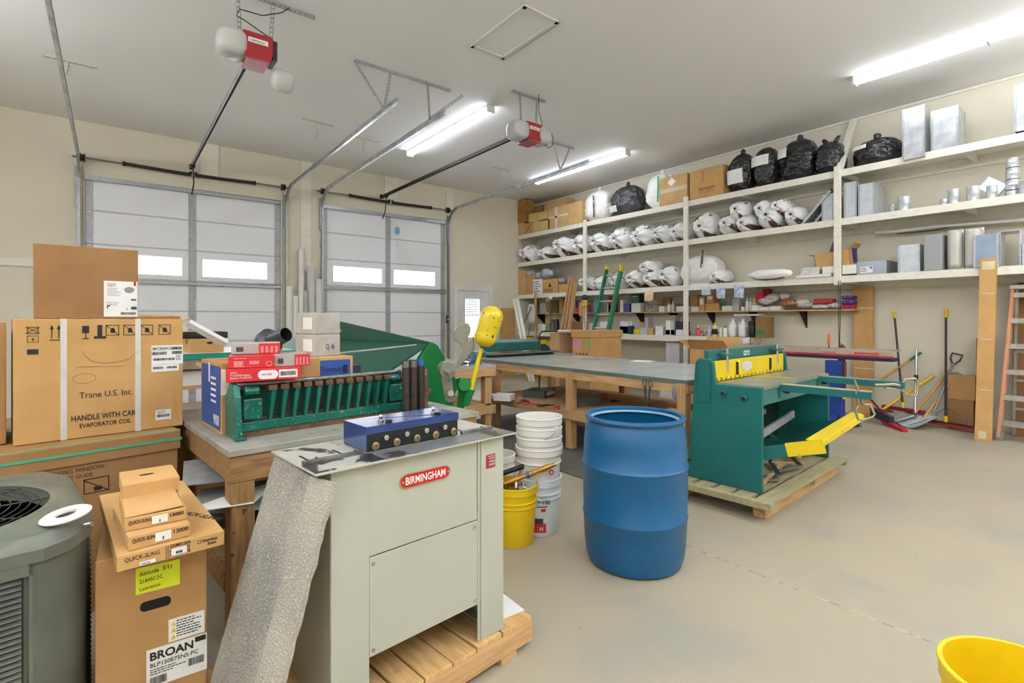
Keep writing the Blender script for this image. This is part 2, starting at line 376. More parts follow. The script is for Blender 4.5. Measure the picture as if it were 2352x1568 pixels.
def torsion(x0, x1, z, lab, sp):
    t = T('torsion_spring_assembly', lab, 'door spring', (0, YB-.09, z))
    MB().cyl((x0-.14, 0, 0), (x1+.14, 0, 0), .0135, n=12).build('shaft', STEEL, t, sm=40)
    a, c_ = sp; mid = (x0+x1)/2
    SPR = M('black spring coil', '#3f3a34', .5, .4, sc=60, st=(6,1,1), col2='#221f1c', bump=.5, bsc=60, bst=(4,.2,.2))
    for u, v in ((a, mid-.03), (mid+.03, c_)):
        m = MB(); n = 64; pts = [(u+(v-u)*i/n, 0, -.018*sin(pi*(u+(v-u)*i/n-a)/(c_-a))) for i in range(n+1)]
        m.tube(pts, [.027+.003*(i % 2) for i in range(n+1)], 12); m.build('spring', SPR, t, sm=30)
        m = MB(); m.cyl((u-.01, 0, 0), (u+.03, 0, 0), .036); m.cyl((v-.03, 0, 0), (v+.01, 0, 0), .036); m.build('winding_cone', DSTEEL, t, sm=40)
    m = MB(); m.box(mid-.025, mid+.025, -.02, .085, -.05, .04); m.build('centre_bracket', GALVD, t)
    for xx in (x0-.02, x1+.02):
        m = MB(); m.lathe([(.0, -.03), (.065, -.03), (.065, -.022), (.05, -.018), (.05, .018), (.065, .022), (.065, .03), (0, .03)], 24, tr(xx, 0, 0) @ ry(pi/2)); m.build('cable_drum', DSTEEL, t, sm=35)
        m = MB(); m.tube([(xx, .03, -.03), (xx, .06, -z+.1)], .003, 5); m.build('lift_cable', DSTEEL, t)
    return t
zz = aty(650, 430, YB-.09).z
torsion(D1[0], D1[1], zz, 'black torsion springs and shaft above the left roller door', (aty(283, 378, YB-.09).x, aty(586, 418, YB-.09).x))
torsion(D2[0], D2[1], aty(1018, 481, YB-.09).z, 'black torsion springs and shaft above the right roller door', (aty(803, 442, YB-.09).x, aty(990, 474, YB-.09).x))
# ================================================================ fluorescent fixtures
def fixture(x, y0, y1, label, drop=0):
    t = T('fluorescent_light', label, 'ceiling light', (x, y0, ZC-drop)); L_ = y1-y0
    if drop:
        for yy in (.2, L_-.2): MB().cyl((0, yy, 0), (0, yy, drop), .006, n=6).build('hanging_rod', STEEL, t)
        MB().box(-.05, .05, .02, L_-.02, .001, .03).build('fill_uplight', FILL_UP, t)  # only the added fill fixtures carry this ceiling brightener
    m = MB(); m.prism([(-.065, 0), (.065, 0), (.055, -.05), (-.055, -.05)], 0, L_, 'xz'); m.build('housing', TRIMW, t, bev=.003)
    for u in (0, 1):
        a = .01+u*L_/2; c_ = a+L_/2-.03; m = MB()
        pr = [(.06*cos(q)*1.0, -.052-.05*abs(sin(q))**.8) for q in [pi*i/10 for i in range(11)]]
        m.prism([(p[0], p[1]) for p in pr][::-1], a, c_, 'xz'); m.build('lens', FILL_LENS if drop else LAMP, t, sm=50)
    for yy in (0, L_/2-.012, L_-.012): MB().box(-.066, .066, yy-.004, yy+.016, -.108, 0).build('end_cap', TRIMW, t, bev=.004)
    return t
fixture(4.30, 6.0, 8.55, 'eight foot fluorescent light between the two door openers')
fixture(7.40, 6.05, 8.6, 'eight foot fluorescent light nearest the shelf-side door track')
fixture(7.46, -.05, 2.47, 'eight foot fluorescent light above the black bags at the right')
for x, y in ((4.3, -3.0), (1.2, -3.0), (7.46, -3.0), (-2.6, 4.6), (-2.6, .6), (-2.0, -3.0)):  # unseen fixtures added as soft fill to even out the brightness
    tag(fixture(x, y, y+2.5, 'unseen suspended fill light added behind or beside the camera', .75), group='added fill lights out of view')
for x, y in ((4.3, -.35), (1.2, -.35)):  # out-of-view ceiling fixtures, also added for extra fill
    tag(fixture(x, y, y+2.5, 'unseen eight foot fill light added above and behind the camera'), group='added fill lights above the camera')
# ================================================================ ceiling hatch
a = [atz(1205, 8, ZC), atz(1285, 48, ZC), atz(1155, 135, ZC), atz(1080, 103, ZC)]
hx0, hx1 = (a[0].x+a[3].x)/2, (a[1].x+a[2].x)/2; hy0, hy1 = (a[0].y+a[1].y)/2, (a[2].y+a[3].y)/2
b = MB(); q = .05
for u in ((hx0, hx1, hy0, hy0+q), (hx0, hx1, hy1-q, hy1), (hx0, hx0+q, hy0, hy1), (hx1-q, hx1, hy0, hy1)): b.box(*u, ZC-.022, ZC)
struct(b, 'trim_8', TRIMW, bev=.006)
struct(MB().box(hx0+q, hx1-q, hy0+q, hy1-q, ZC-.004, ZC), 'trim_9', CEIL)
# ================================================================ door openers
REDT = M('red opener cover', '#a8202c', .3, sc=3, col2='#9c1d28', coat=.3)
LENS = M('frosted opener lens', '#dadad8', .25, sc=3, trans=.25)
def opener(label, px, py, z, rail_end, xh, opened):
    p = atz(px, py, z); t = T('garage_door_opener', label, 'door opener', p); yw = rail_end-p.y
    # local: +y toward door, rail under/behind the head
    m = MB(); m.prism([(-.12, .1), (.12, .1), (.12, -.02), (.07, -.1), (-.07, -.1), (-.12, -.02)], -.02, .2, 'xz'); m.build('motor_chassis', DSTEEL, t, bev=.006)
    m = MB(); m.prism([(-.13, .12), (.13, .12), (.13, -.03), (.11, -.12), (-.11, -.12), (-.13, -.03)], -.06, -.01, 'xz'); m.build('front_cover', REDT, t, bev=.008)
    txt('LiftMaster', .03, INK, t, (-.065, -.0635, .03)); MB().box(-.085, .085, -.062, -.06, .02, .065).build('name_plate', PAPER, t)
    m = MB(); m.box(-.1, .1, -.06, .2, -.135, -.118); m.build('bottom_cover', M('red lower cover', '#b9575c', .3, sc=4), t, bev=.006)
    for sx in (-1, 1):
        if opened and sx > 0:
            m = MB(); m.blob(.1, .13, .1, tr(.22, .0, -.24) @ rx(.5), 20, 12, .02, e=.55); m.build('light_lens', LENS, t, sm=60); continue
        m = MB(); m.blob(.13, .15, .125, tr(sx*.2, .06, -.0), 24, 14, 0, e=.6); m.build('light_lens', LENS, t, sm=60)
    if opened: MB().box(.13, .17, -.04, .18, -.08, .1).build('side_panel', BLACKP, t)
    m = MB(); m.box(-.02, .02, .2, yw, .075, .08); m.box(-.02, -.012, .2, yw, .03, .08); m.box(.012, .02, .2, yw, .03, .08); m.build('rail', GALVD if opened else DSTEEL, t)
    m = MB(); m.tube([(-.005, .2, .05), (-.005, yw, .05)], .006, 6); m.build('drive_chain', BLACKP, t)
    m = MB(); m.box(-.03, .03, yw-.02, yw+.03, .02, .1); m.build('header_bracket', DSTEEL, t)
    m = MB(); m.tube([(0, yw-.22, .03), (.02, yw-.14, -.25), (.0, yw-.04, -.42)], .01, 6); m.build('door_arm', DSTEEL, t); MB().box(-.03, .03, yw-.26, yw-.18, .0, .05).build('trolley', DSTEEL, t)
    hz = ZC-z
    for xx in (-.15, .16):
        m = MB(); perf(m, (xx, .08, hz-.02), (xx*.85, .08, .1), .035, .003, axis=(1,0,0)); m.build('hanger_strap', GALVD, t)
    m = MB(); perf(m, (-.28 if not opened else -.1, .08, hz-.02), (.3 if not opened else .55, .08, hz-.02), .045, .004, axis=(0,1,0)); m.build('ceiling_angle', GALVD, t)
    return t
o1 = opener('red and grey door opener over the left door, one light lens hanging open', 590, 112, 3.98, YB-.12, 1.3, True)
m = MB(); m.tube([(.3, .05, .52), (.22, .0, .42), (.05, .0, .33), (-.14, .04, .34), (-.16, .06, .28), (-.1, .02, .24), (.14, .02, .14), (.18, .05, .1)], .005, 6); m.build('power_cord', BLACKP, o1, sm=60)
o2 = opener('red and grey door opener over the right door with coiled cord', 1222, 305, 3.98, YB-.12, 4.6, False)
m = MB(); pts = [(.1, -.02, .54), (.11, -.02, .3), (.2, -.02, .05)]+[(.28+.09*cos(a), -.02, -.03+.12*sin(a)) for a in [pi-2*pi*i/14 for i in range(15)]]+[(.12, 0, -.02)]
m.tube(pts, .005, 6); m.build('power_cord', BLACKP, o2, sm=60)
# pull cord with blue tag at the right door, outlet, ledger lines on back wall
m = MB(); a = aty(912, 455, YB-.1); m.tube([(a.x, YB-.1, 3.9), (a.x, YB-.1, 3.0)], .0025, 5)
o = solo(m, 'pull_cord', TAPEW, 'thin pull cord hanging before the right roller door', 'cord')
p = aty(913, 529, YB-.11); solo(MB().box(-.05, .05, 0, .004, -.07, .07), 'paper_tag', M('light blue tag', '#7fb4d8', .6), 'small light blue tag hanging on the cord before the right door', 'tag', p)
p = aty(1029, 733, YB-.02); t = T('door_control', 'small dark wall button box left of the white man door', 'switch', p)
MB().box(-.05, .05, -.02, .02, -.09, .09).build('housing', M('slate plastic', '#4a5266', .5), t, bev=.005); MB().box(-.03, .03, -.024, -.02, -.02, .02).build('button', PAPER, t)
p = aty(1029, 733, YB-.02)
m = MB()
for xx in (-.05, .05): m.cyl((xx, 0, 0), (xx, 0, 0), .001)
p = aty(1036, 760, YB-.01); t = T('wall_outlet', 'cream electrical outlet plate below the wall button', 'outlet', p)
MB().box(-.045, .045, -.006, .01, -.06, .06).build('plate', TRIMW, t, bev=.003)
m = MB(); m.box(-.015, .015, -.01, -.005, .012, .04); m.box(-.015, .015, -.01, -.005, -.04, -.012); m.build('socket', GREYP, t)
# ================================================================ wall shelving on the right wall
SA, SB_, SC_, SE = 3.60, 2.895, 2.065, 1.135     # shelf top heights
YE = 10.38; YP = [aty, 0]
YPOST = [atx(1345, 600, XF).y, atx(1577, 600, XF).y, atx(1925, 500, XF).y, .45]
def shelf(z, ya, yb, label, fh=.1):
    t = T('wall_shelf', label, 'shelf', (XF, ya, z)); L_ = yb-ya; D = XR-XF
    MB().box(.0, D-.002, 0, L_, -.02, 0).build('board', CREAM, t)
    MB().box(-.0, .038, 0, L_, -fh, -.001).build('front_rail', CREAM, t, bev=.003).location = (-.001, 0, .001)
    MB().box(D-.04, D-.002, 0, L_, -fh-.06, -.02).build('wall_ledger', CREAM, t)
    n = max(1, int(L_/1.25)); 
    for i in range(n+1):
        y = min(max(.02, L_*i/n-.02), L_-.06); MB().box(.038, D-.04, y, y+.038, -fh, -.02).build('joist', CREAM, t)
    return t
Yn = -1.2
shelf(SA, YPOST[2], YE, 'long top wall shelf left of the leaning post, carrying cartons and black bags')
shelf(SA, Yn, YPOST[2]-.002, 'top wall shelf right of the leaning post, carrying square duct pieces')
shelf(SB_, YPOST[2], YE, 'second wall shelf from the top, holding a row of white bags')
shelf(SB_, Yn, YPOST[2]-.002, 'second wall shelf at the right, holding round metal duct fittings')
shelf(SC_, YPOST[2], YE, 'third wall shelf, behind the green ladder top')
shelf(SC_, Yn, YPOST[2]-.002, 'third wall shelf at the right, holding galvanised and grey duct boxes')
YE0 = atx(1722, 775, XF).y
b1 = shelf(SE, YE0, YE, 'waist high white bench shelf with bottles and jugs', .11)
for y in (YE0, YE0+.5): pass
MB().box(.0, .09, .0, .09, -SE, -.02).build('leg', CREAM, b1); MB().box(.4, .49, .0, .09, -SE, -.02).build('leg', CREAM, b1)
def post(y, z0, z1, label, x=XF-.04):
    m = MB(); m.box(0, .04, -.045, .045, z0, z1); return solo(m, 'shelf_post', CREAM, label, 'post', (x, y, 0), bev=.004)
post(YPOST[0], 0, SA+.04, 'cream shelf post standing behind the green extension ladder')
post(YPOST[1], 0, SA+.08, 'cream shelf post between the bench and the open carton')
post(YPOST[2], SC_-.13, SA+.05, 'wide cream shelf post with a black cord hanging from its foot')
pT = atx(1962, 272, XR-.02); m = MB(); m.bar((XF+.02, YPOST[2]-.01, SA+.0), (XR-.04, pT.y, ZC-.03), .04, .09, (0,1,0))
solo(m, 'diagonal_brace', CREAM, 'cream brace leaning from the top shelf to the ceiling line', 'brace')
solo(MB().box(XF+.04, XR-.002, YE+.002, YB-.002, 0, SC_-.1), 'end_panel', CREAM, 'grey shaded end panel of the shelving beside the back wall', 'panel')
# thin plywood shelf on black brackets
p0 = atx(1580, 716, 8.62); p1 = atx(1961, 710, 8.62); ZD = p0.z+.01; YD1 = p1.y; YD0 = 10.2
SHW = M('thin plywood shelf edge', '#d3b17a', .6, sc=4, st=(8,1,8), col2='#c5a069')
solo(MB().box(8.62, XR-.002, YD1, YD0, ZD-.02, ZD), 'plywood_shelf', SHW, 'thin natural plywood shelf on black brackets under the third shelf', 'shelf')
BRK = M('black shelf bracket', '#2a2530', .45, .3)
proto = None
for px in (1230, 1310, 1457, 1533, 1620, 1717, 1833):
    y = atx(px, 720, 8.66).y
    if proto is None:
        t = T('shelf_bracket', 'black steel bracket under the thin plywood shelf', 'bracket', (XR, y, ZD-.02), 0, 'black brackets under the plywood shelf'); proto = t
        MB().box(-.3, 0, -.012, .012, -.006, 0).build('arm', BRK, t); MB().prism([(-.28, -.005), (0, -.005), (0, -.26), (-.012, -.26)], -.004, .004, 'xz').build('web', BRK, t); MB().box(-.006, 0, -.012, .012, -.27, 0).build('wall_plate', BRK, t)
    else: t = copy_tree(proto); t.location = (XR, y, ZD-.02)
# ================================================================ foreground helpers
def rot(alpha): return R(52.03-alpha)       # alpha: heading of local x, degrees clockwise from the camera's forward
def off(p, alpha, dx, dy=0, dz=0):
    a = rot(alpha); return Vector((p[0]+dx*cos(a)-dy*sin(a), p[1]+dx*sin(a)+dy*cos(a), p[2]+dz))
def carton(label, loc, a, W, D, H, mat=CARD, name='cardboard_box', cat='box', tape=TAPE, group=None, tapew=.05, open_=0, flaps=True, bev=.004, front_tape=0, rotz=None):
    t = T(name, label, cat, loc, rot(a) if rotz is None else rotz, group)
    if open_:
        m = MB(); th = .005
        for q in ((0,W,0,th),(0,W,D-th,D),(0,th,0,D),(W-th,W,0,D)): m.box(*q, 0, H)
        m.box(0, W, 0, D, 0, .006); m.build('body', mat, t)
        fl = open_
        for (p, d1, d2) in (((0,0,H), (W,0,0), (0,-.7,.6)), ((0,D,H), (W,0,0), (0,.6,.7)), ((0,0,H), (0,D,0), (-.8,0,.5)), ((W,0,H), (0,D,0), (.8,0,.4))):
            p = Vector(p); u = Vector(d1); v = Vector(d2).normalized()*fl; n = u.cross(v).normalized()*.004
            MB().add([p, p+u, p+u*.93+v, p+u*.07+v, p+n, p+u+n, p+u*.93+v+n, p+u*.07+v+n], [(0,1,2,3),(7,6,5,4),(0,4,5,1),(1,5,6,2),(2,6,7,3),(3,7,4,0)]).build('flap', mat, t)
    else:
        MB().box(0, W, 0, D, 0, H).build('body', mat, t, bev=bev)
        if tape:
            MB().box(W/2-tapew/2, W/2+tapew/2, -.0008, D+.0008, H-.0002, H+.0008).build('tape', tape, t)
            if front_tape: MB().box(W/2-tapew/2, W/2+tapew/2, -.0009, .001, H-front_tape, H).build('tape', tape, t)
    return t
def flat(t, x0, x1, z0, z1, mat, name='label_sticker', y=-.0012, label=None, th=.0012):
    o = MB().box(x0, x1, y-th, y, z0, z1).build(name, mat, t)
    if label: o['label'] = label
    return o
def barcode(t, x0, x1, z0, z1, y=-.0028, seed=1, name='barcode'):
    r = random.Random(seed); m = MB(); x = x0
    while x < x1:
        ww = r.choice((1, 1, 2, 3))*(x1-x0)/90; m.box(x, min(x+ww, x1), y-.0003, y, z0, z1); x += ww+r.choice((1, 1, 2))*(x1-x0)/90
    return m.build(name, INK, t)
def lines(t, x0, x1, z0, z1, n, y=-.0028, mat=None, seed=3, name='small_print'):
    r = random.Random(seed); m = MB(); h = (z1-z0)/n
    for i in range(n):
        z = z1-h*(i+.7); x = x0; xe = x0+(x1-x0)*r.uniform(.6, 1)
        while x < xe:
            w_ = r.uniform(1, 4)*h*.4; m.box(x, min(x+w_, xe), y-.0003, y, z, z+h*.38); x += w_+h*.25
    return m.build(name, mat or INK, t)
# ================================================================ left stack of cartons
P = atd(30, 1025, 2.42)
t = carton('big sealed carton reading Trane U.S. Inc. and handle with care, two white straps', P, 45, .72, .5, .6, CARDL, tape=None)
t.scale = (.958, 1, 1)
for x in (.175, .49): MB().box(x, x+.026, -.002, .502, -.001, .602).build('strap', TAPEW, t)
txt('Trane U.S. Inc.', .043, INK, t, (.25, -.001, .2), sx=.9); txt('HANDLE WITH CARE', .04, INK, t, (.216, -.001, .087), bold=.012, sx=.76); txt('EVAPORATOR COIL', .031, INK, t, (.25, -.001, .05), bold=.012, sx=.8)
m = MB()
for i, x in enumerate((.36, .437, .515, .6)):
    z = .515; w_ = .058
    for q in ((x, x+w_, z, z+.003), (x, x+w_, z+.052, z+.055), (x, x+.003, z, z+.055), (x+w_-.003, x+w_, z, z+.055)): m.box(q[0], q[1], -.0018, -.001, q[2], q[3])
    m.bar((x, -.0014, z+.055), (x+w_, -.0014, z), .0008, .003, (0,0,1)); m.box(x+.02, x+.04, -.0018, -.001, z+.014, z+.03); m.cyl((x+.03, -.0018, z+.032), (x+.03, -.001, z+.032), .008, n=10)
m.build('handling_symbols', INK, t)
m = MB()
m.box(.262, .29, -.0018, -.001, .53, .566); m.box(.274, .278, -.0018, -.001, .5, .53); m.box(.262, .29, -.0018, -.001, .5, .504)
for x in (.14, .167): m.box(x, x+.004, -.0018, -.001, .505, .56); m.add([(x-.006, -.0018, .55), (x+.01, -.0018, .55), (x+.002, -.0018, .572)], [(0,1,2)])
m.box(.133, .18, -.0018, -.001, .495, .499); m.box(.05, .092, -.0018, -.001, .43, .455)
for q in ((.05, .092, .53, .533), (.05, .092, .56, .563), (.05, .053, .53, .563), (.089, .092, .53, .563), (.05, .092, .518, .52), (.05, .092, .488, .49), (.05, .052, .488, .52), (.09, .092, .488, .52)): m.box(q[0], q[1], -.0018, -.001, q[2], q[3])
m.bar((.045, -.0014, .562), (.097, -.0014, .531), .0008, .003); m.bar((.045, -.0014, .531), (.097, -.0014, .562), .0008, .003)
m.box(.325, .345, -.0018, -.001, .51, .57); m.box(.31, .362, -.0018, -.001, .5, .512)
m.build('handling_symbols', INK, t); txt('6', .024, INK, t, (.066, -.001, .495), bold=.01)
flat(t, .565, .72, .35, .455, PAPER); txt('5MXCB004AC6HCA', .023, INK, t, (.568, -.0026, .43), bold=.005, sx=.62); barcode(t, .568, .64, .403, .42); barcode(t, .665, .715, .43, .445, seed=2); barcode(t, .665, .715, .405, .422, seed=5); barcode(t, .575, .68, .372, .385, seed=6); lines(t, .685, .715, .37, .4, 4)
flat(t, .565, .7, .31, .349, PAPER); barcode(t, .572, .62, .326, .338, seed=8); barcode(t, .64, .69, .326, .338, seed=9)
flat(t, .585, .66, .045, .1, PAPER); barcode(t, .592, .652, .06, .076, seed=11); lines(t, .592, .65, .08, .096, 2)
m = MB(); g = M('faint pen sketch', '#8f7350', .8)
m.tube([(.26, -.0012, .44), (.27, -.0012, .42), (.3, -.0012, .385), (.36, -.0012, .372), (.43, -.0012, .38), (.47, -.0012, .395), (.49, -.0012, .42), (.53, -.0012, .43)], .0012, 4); m.tube([(.24, -.0012, .36), (.44, -.0012, .353)], .0012, 4)
m.tube([(.27+.04*cos(a)*1.2, -.0012, .3+.025*sin(a)) for a in [2*pi*i/20 for i in range(21)]], .001, 4); m.build('pen_sketch', g, t)
P2 = off(atd(76, 732, 2.5), 47, 0); P2.z = 1.442
t = carton('smaller brown carton with white product label, on top of the Trane carton', P2, 47, .416, .36, .37, CARDD, tape=TAPEW)
MB().box(.4162, .4172, 0, .36, 0, .37).build('plastic_wrap', WHITEP, t)
t.scale = (1, 1, 1)
flat(t, .27, .414, .012, .2, PAPER, label='white label with red corner tab and printed text'); lines(t, .285, .34, .17, .19, 2, mat=REDP); lines(t, .285, .345, .12, .165, 6, mat=GREYP); lines(t, .285, .35, .07, .09, 2, mat=GREYP); barcode(t, .34, .408, .022, .036); barcode(t, .385, .41, .05, .066, seed=4); barcode(t, .385, .408, .098, .108, seed=7)
flat(t, .397, .407, .178, .2, REDP, 'red_tab', y=-.0026, th=.0006); m = MB(); m.blob(.022, .0008, .016, tr(.378, -.0028, .155), 16, 10, .1); m.build('product_picture', GREYP, t); txt('1', .02, INK, t, (.362, -.0026, .045), bold=.01)
m = MB(); m.box(.283, .297, -.003, -.0026, .066, .072); m.box(.283, .287, -.003, -.0026, .055, .072); m.build('corner_mark', INK, t)
# big lower carton with green strap
Pr = atd(413, 985, 2.81); P3 = off(Pr, 41, -1.25); P3.z = 0
CARDO = M('brown carton with darker smudges', '#a87f50', .8, sc=3, col2='#9b7345', bump=.04, bsc=90)
t = carton('wide carton with a lid and green strap below the Trane carton', P3, 41, 1.24, .75, .74, CARDO, tape=None)
MB().box(-.012, 1.252, -.012, .762, .735, .838).build('lid', CARDO, t, bev=.006)
MB().box(-.016, 1.256, -.016, .766, .785, .797).build('green_strap', M('green strapping', '#4fae8b', .4, sc=9), t)
MB().box(-.014, 1.254, -.014, .764, .838, .8395).build('green_strap', M('green strapping', '#4fae8b', .4, sc=9), t).scale = (1, .02, 1)
txt('VIEWING WINDOW', .027, INK, t, (.70, -.001, .7), sx=.9); txt('ENERGY GUIDE', .025, INK, t, (.72, -.001, .67), sx=.9)
m = MB()
for x in (.7, .84):
    z = .585; w_ = .1
    for q in ((x, x+w_, z, z+.004), (x, x+w_, z+.07, z+.074), (x, x+.004, z, z+.074), (x+w_-.004, x+w_, z, z+.074)): m.box(q[0], q[1], -.0018, -.001, q[2], q[3])
    m.bar((x, -.0014, z+.07), (x+w_, -.0014, z), .0008, .004); m.box(x+.04, x+.07, -.0018, -.001, z+.01, z+.03)
for x in (.6, .64): m.box(x, x+.006, -.0018, -.001, .6, .65); m.add([(x-.008, -.0018, .64), (x+.014, -.0018, .64), (x+.003, -.0018, .668)], [(0,1,2)])
m.build('handling_symbols', INK, t)
Pl = atd(22, 985, 2.46); P4 = off(Pl, 41, -.62, .02); P4.z = .842
carton('brown carton at the far left edge beside the Trane carton', P4, 41, .61, .45, .585, CARD)
# ================================================================ air conditioner condenser
ACG = M('grey green condenser paint', '#70756a', .42, .25, sc=3, col2='#5c6056', bump=.03, bsc=80)
ACD = M('dark condenser coil', '#23241f', .6, .2, sc=30)
P = atz(100, 1275, .78); P.z = 0
t = T('air_conditioner', 'grey green air conditioner condenser with round top grille at bottom left', 'air conditioner', P, rot(44))
pl = [(-.62, 0), (0, 0), (.06, .035), (.115, .13), (.13, .2), (.13, .68), (.05, .86), (-.62, .86), (-.74, .7), (-.74, .16)]
def grow(pl, s, c=(-.3, .43)): return [((x-c[0])*s+c[0], (y-c[1])*s+c[1]) for x, y in pl]
MB().prism(grow(pl, .97), .03, .77, 'xy').build('cabinet', ACG, t, sm=30)
m = MB(); m.prism(grow(pl, 1.005), .765, .80, 'xy'); o = m.build('lid_skirt', ACG, t, sm=30)
fc = (-.29, .38); fr = .33
m = MB(); n = 48; outer = []
def plan_r(a):
    best = None; g = grow(pl, 1.0); d = (cos(a), sin(a))
    for i in range(len(g)):
        (x1, y1), (x2, y2) = g[i], g[(i+1) % len(g)]; x1 -= fc[0]; y1 -= fc[1]; x2 -= fc[0]; y2 -= fc[1]
        den = d[0]*(y2-y1)-d[1]*(x2-x1)
        if abs(den) < 1e-9: continue
        s_ = (x1*(y2-y1)-y1*(x2-x1))/den; u = (x1*d[1]-y1*d[0])/den
        if s_ > 0 and -1e-6 <= u <= 1+1e-6: best = s_ if best is None else min(best, s_)
    return best or .5
vs = []; fs = []
for i in range(n):
    a = 2*pi*i/n; Ro = plan_r(a)
    for r_, z_ in ((Ro*1.005, .80), (Ro*.965, .835), (fr+.02, .855), (fr, .85), (fr-.01, .80)): vs.append((fc[0]+r_*cos(a), fc[1]+r_*sin(a), z_))
for i in range(n):
    for k in range(4): fs.append((i*5+k, ((i+1) % n)*5+k, ((i+1) % n)*5+k+1, i*5+k+1))
m.add(vs, fs); m.build('top_lid', ACG, t, sm=50)
MB().lathe([(0, .80), (.34, .80)], 40, tr(fc[0], fc[1], 0)).build('fan_opening', ACD, t)
m = MB()
for i in range(1, 15): r_ = fr*i/14; m.tube([(fc[0]+r_*cos(a), fc[1]+r_*sin(a), .845) for a in [2*pi*j/48 for j in range(48)]], .0022, 5, closed=True)
for i in range(10): a = 2*pi*i/10; m.tube([(fc[0]+.04*cos(a), fc[1]+.04*sin(a), .842), (fc[0]+fr*cos(a), fc[1]+fr*sin(a), .842)], .003, 5)
m.build('fan_grille', BLACKP, t, sm=60)
LV = M('louvre shadow', '#2d2f2a', .7); 
m = MB(); MB().box(-.56, -.04, .008, .012, .06, .735).build('louvre_panel', LV, t)
for i in range(42):
    z = .07+i*.0158; m.add([(-.56, .010, z+.009), (-.045, .010, z+.009), (-.045, -.004, z), (-.56, -.004, z)], [(0,1,2,3)])
m.build('louvres', ACG, t)
m = MB(); MB().box(.118, .122, .24, .66, .06, .735).build('louvre_panel', LV, t)
for i in range(42):
    z = .07+i*.0158; m.add([(.12, .24, z+.009), (.12, .66, z+.009), (.134, .66, z), (.134, .24, z)], [(0,1,2,3)])
m.build('louvres', ACG, t)
m = MB(); m.box(-.03, -.022, -.006, .01, .03, .765); m.box(-.6, -.022, -.006, .0, .735, .765); m.build('corner_trim', ACG, t)
MB().cyl((.1, .09, .81), (.114, .08, .813), .008, n=12).build('screw', CHROME, t, sm=40)
MB().box(-.72, .12, .02, .84, 0, .035).build('base_pan', ACG, t)
m = MB(); m.lathe([(.026, 0), (.026, .008), (.056, .008), (.062, .004), (.06, 0), (.026, 0)], 40)
solo(m, 'escutcheon_ring', WHITEP, 'flat white plastic ring lying on the condenser lid', 'ring', atz(152, 1184, .853), (R(4), R(-8), 0), sm=40)
# ================================================================ tall carton with hand hole
P = atd(218, 1290, 1.594); z0 = P.z; P.z = 0
t = carton('tall narrow carton with oval hand hole, yellow note and white product labels', P, 54, .3, .55, z0, CARD, tape=TAPE)
YN_ = M('neon yellow paper', '#dfe81f', .6, sc=9, col2='#d6df1c')
flat(t, .102, .222, z0-.135, z0-.05, YN_, 'yellow_note', label='neon yellow handwritten note'); 
for s_, z_, sz in (('Altitude  3/11', z0-.078, .019), ('2184SC2C', z0-.102, .017), ('Lawrence', z0-.126, .017)): txt(s_, sz, INK, t, (.112, -.0026, z_), rot=(R(90), R(-3), 0), sx=.85)
m = MB(); n = 20; pts = [(.155+.038*(1 if i > n/2 else 1)*0+ (.028 if cos(2*pi*i/n) > 0 else -.028)+.014*cos(2*pi*i/n), z0-.18+.016*sin(2*pi*i/n)) for i in range(n)]
m.prism(pts[::-1], -.0016, -.0006, 'xz'); m.build('hand_hole', M('dark hole', '#0d0b0a', .9), t)
flat(t, .19, .293, z0-.32, z0-.245, PAPER, label='white warning sticker with three yellow triangles'); lines(t, .212, .288, z0-.31, z0-.25, 7)
m = MB()
for k in range(3): zz_ = z0-.312+k*.022; m.add([(.196, -.003, zz_), (.212, -.003, zz_), (.204, -.003, zz_+.014)], [(0,1,2)])
m.build('warning_triangles', YELP, t)
flat(t, .13, .3, z0-.45, z0-.325, PAPER, label='large white product label'); txt('BROAN', .036, INK, t, (.138, -.0026, z0-.362), bold=.03, sx=1.0); txt('BLP150E75NS-PC', .0185, INK, t, (.139, -.0026, z0-.385), bold=.008); lines(t, .14, .24, z0-.412, z0-.39, 3); barcode(t, .245, .292, z0-.42, z0-.395); barcode(t, .14, .185, z0-.443, z0-.418, seed=3); flat(t, .265, .297, z0-.346, z0-.329, INK, 'black_box', y=-.0026, th=.0005)
# stack of flat cartons
def qs(label, px, py, z, a, W, D, H, line1, line2, open_=False, st=(.42, .68), mat=CARDL):
    t = carton(label, atz(px, py, z), a, W, D, H, mat, tape=None, bev=.002, group=None)
    if line1: txt(line1, H*.42, INK, t, (W*.06, -.001, H*.5), sx=.6, bold=.012)
    txt('by QuickSling', H*.18, INK, t, (W*.2, -.001, H*.3)) if False else None
    if line2: txt(line2, H*.42, INK, t, (W*.7, -.001, H*.5), bold=.02, sx=1.0)
    flat(t, W*st[0], W*st[1], H*.2, H*.85, PAPER); barcode(t, W*(st[0]+.12), W*(st[1]-.12), H*.28, H*.5)
    if open_:
        m = MB(); m.box(.004, W-.01, .01, D*.8, H+.001, H+.004); m.build('loose_lid', mat, t).rotation_euler = (R(2), R(-1.5), 0)
    return t
q1 = carton('long flat Quick-Sling carton, lowest of the stack on the tall carton', atz(268, 1315, .69), 48, .285, .72, .046, CARDL, tape=None, bev=.002)
txt('QUICK-SLING', .018, INK, q1, (.018, -.001, .024), sx=.8); flat(q1, .055, .095, .003, .014, PAPER, 'number_sticker'); txt('24226', .0095, INK, q1, (.058, -.0026, .0045))
for k in range(3): txt('\u25a1', .012, INK, q1, (.12, -.001, .032-k*.013)); txt('QSMS120%d' % k, .0135, INK, q1, (.133, -.001, .034-.013*k), bold=.015, sx=.9)
flat(q1, .136, .178, .008, .03, PAPER); barcode(q1, .148, .166, .012, .02); txt('Stainless\n    Steel', .0125, INK, q1, (.222, -.001, .026), bold=.015)
m = MB()
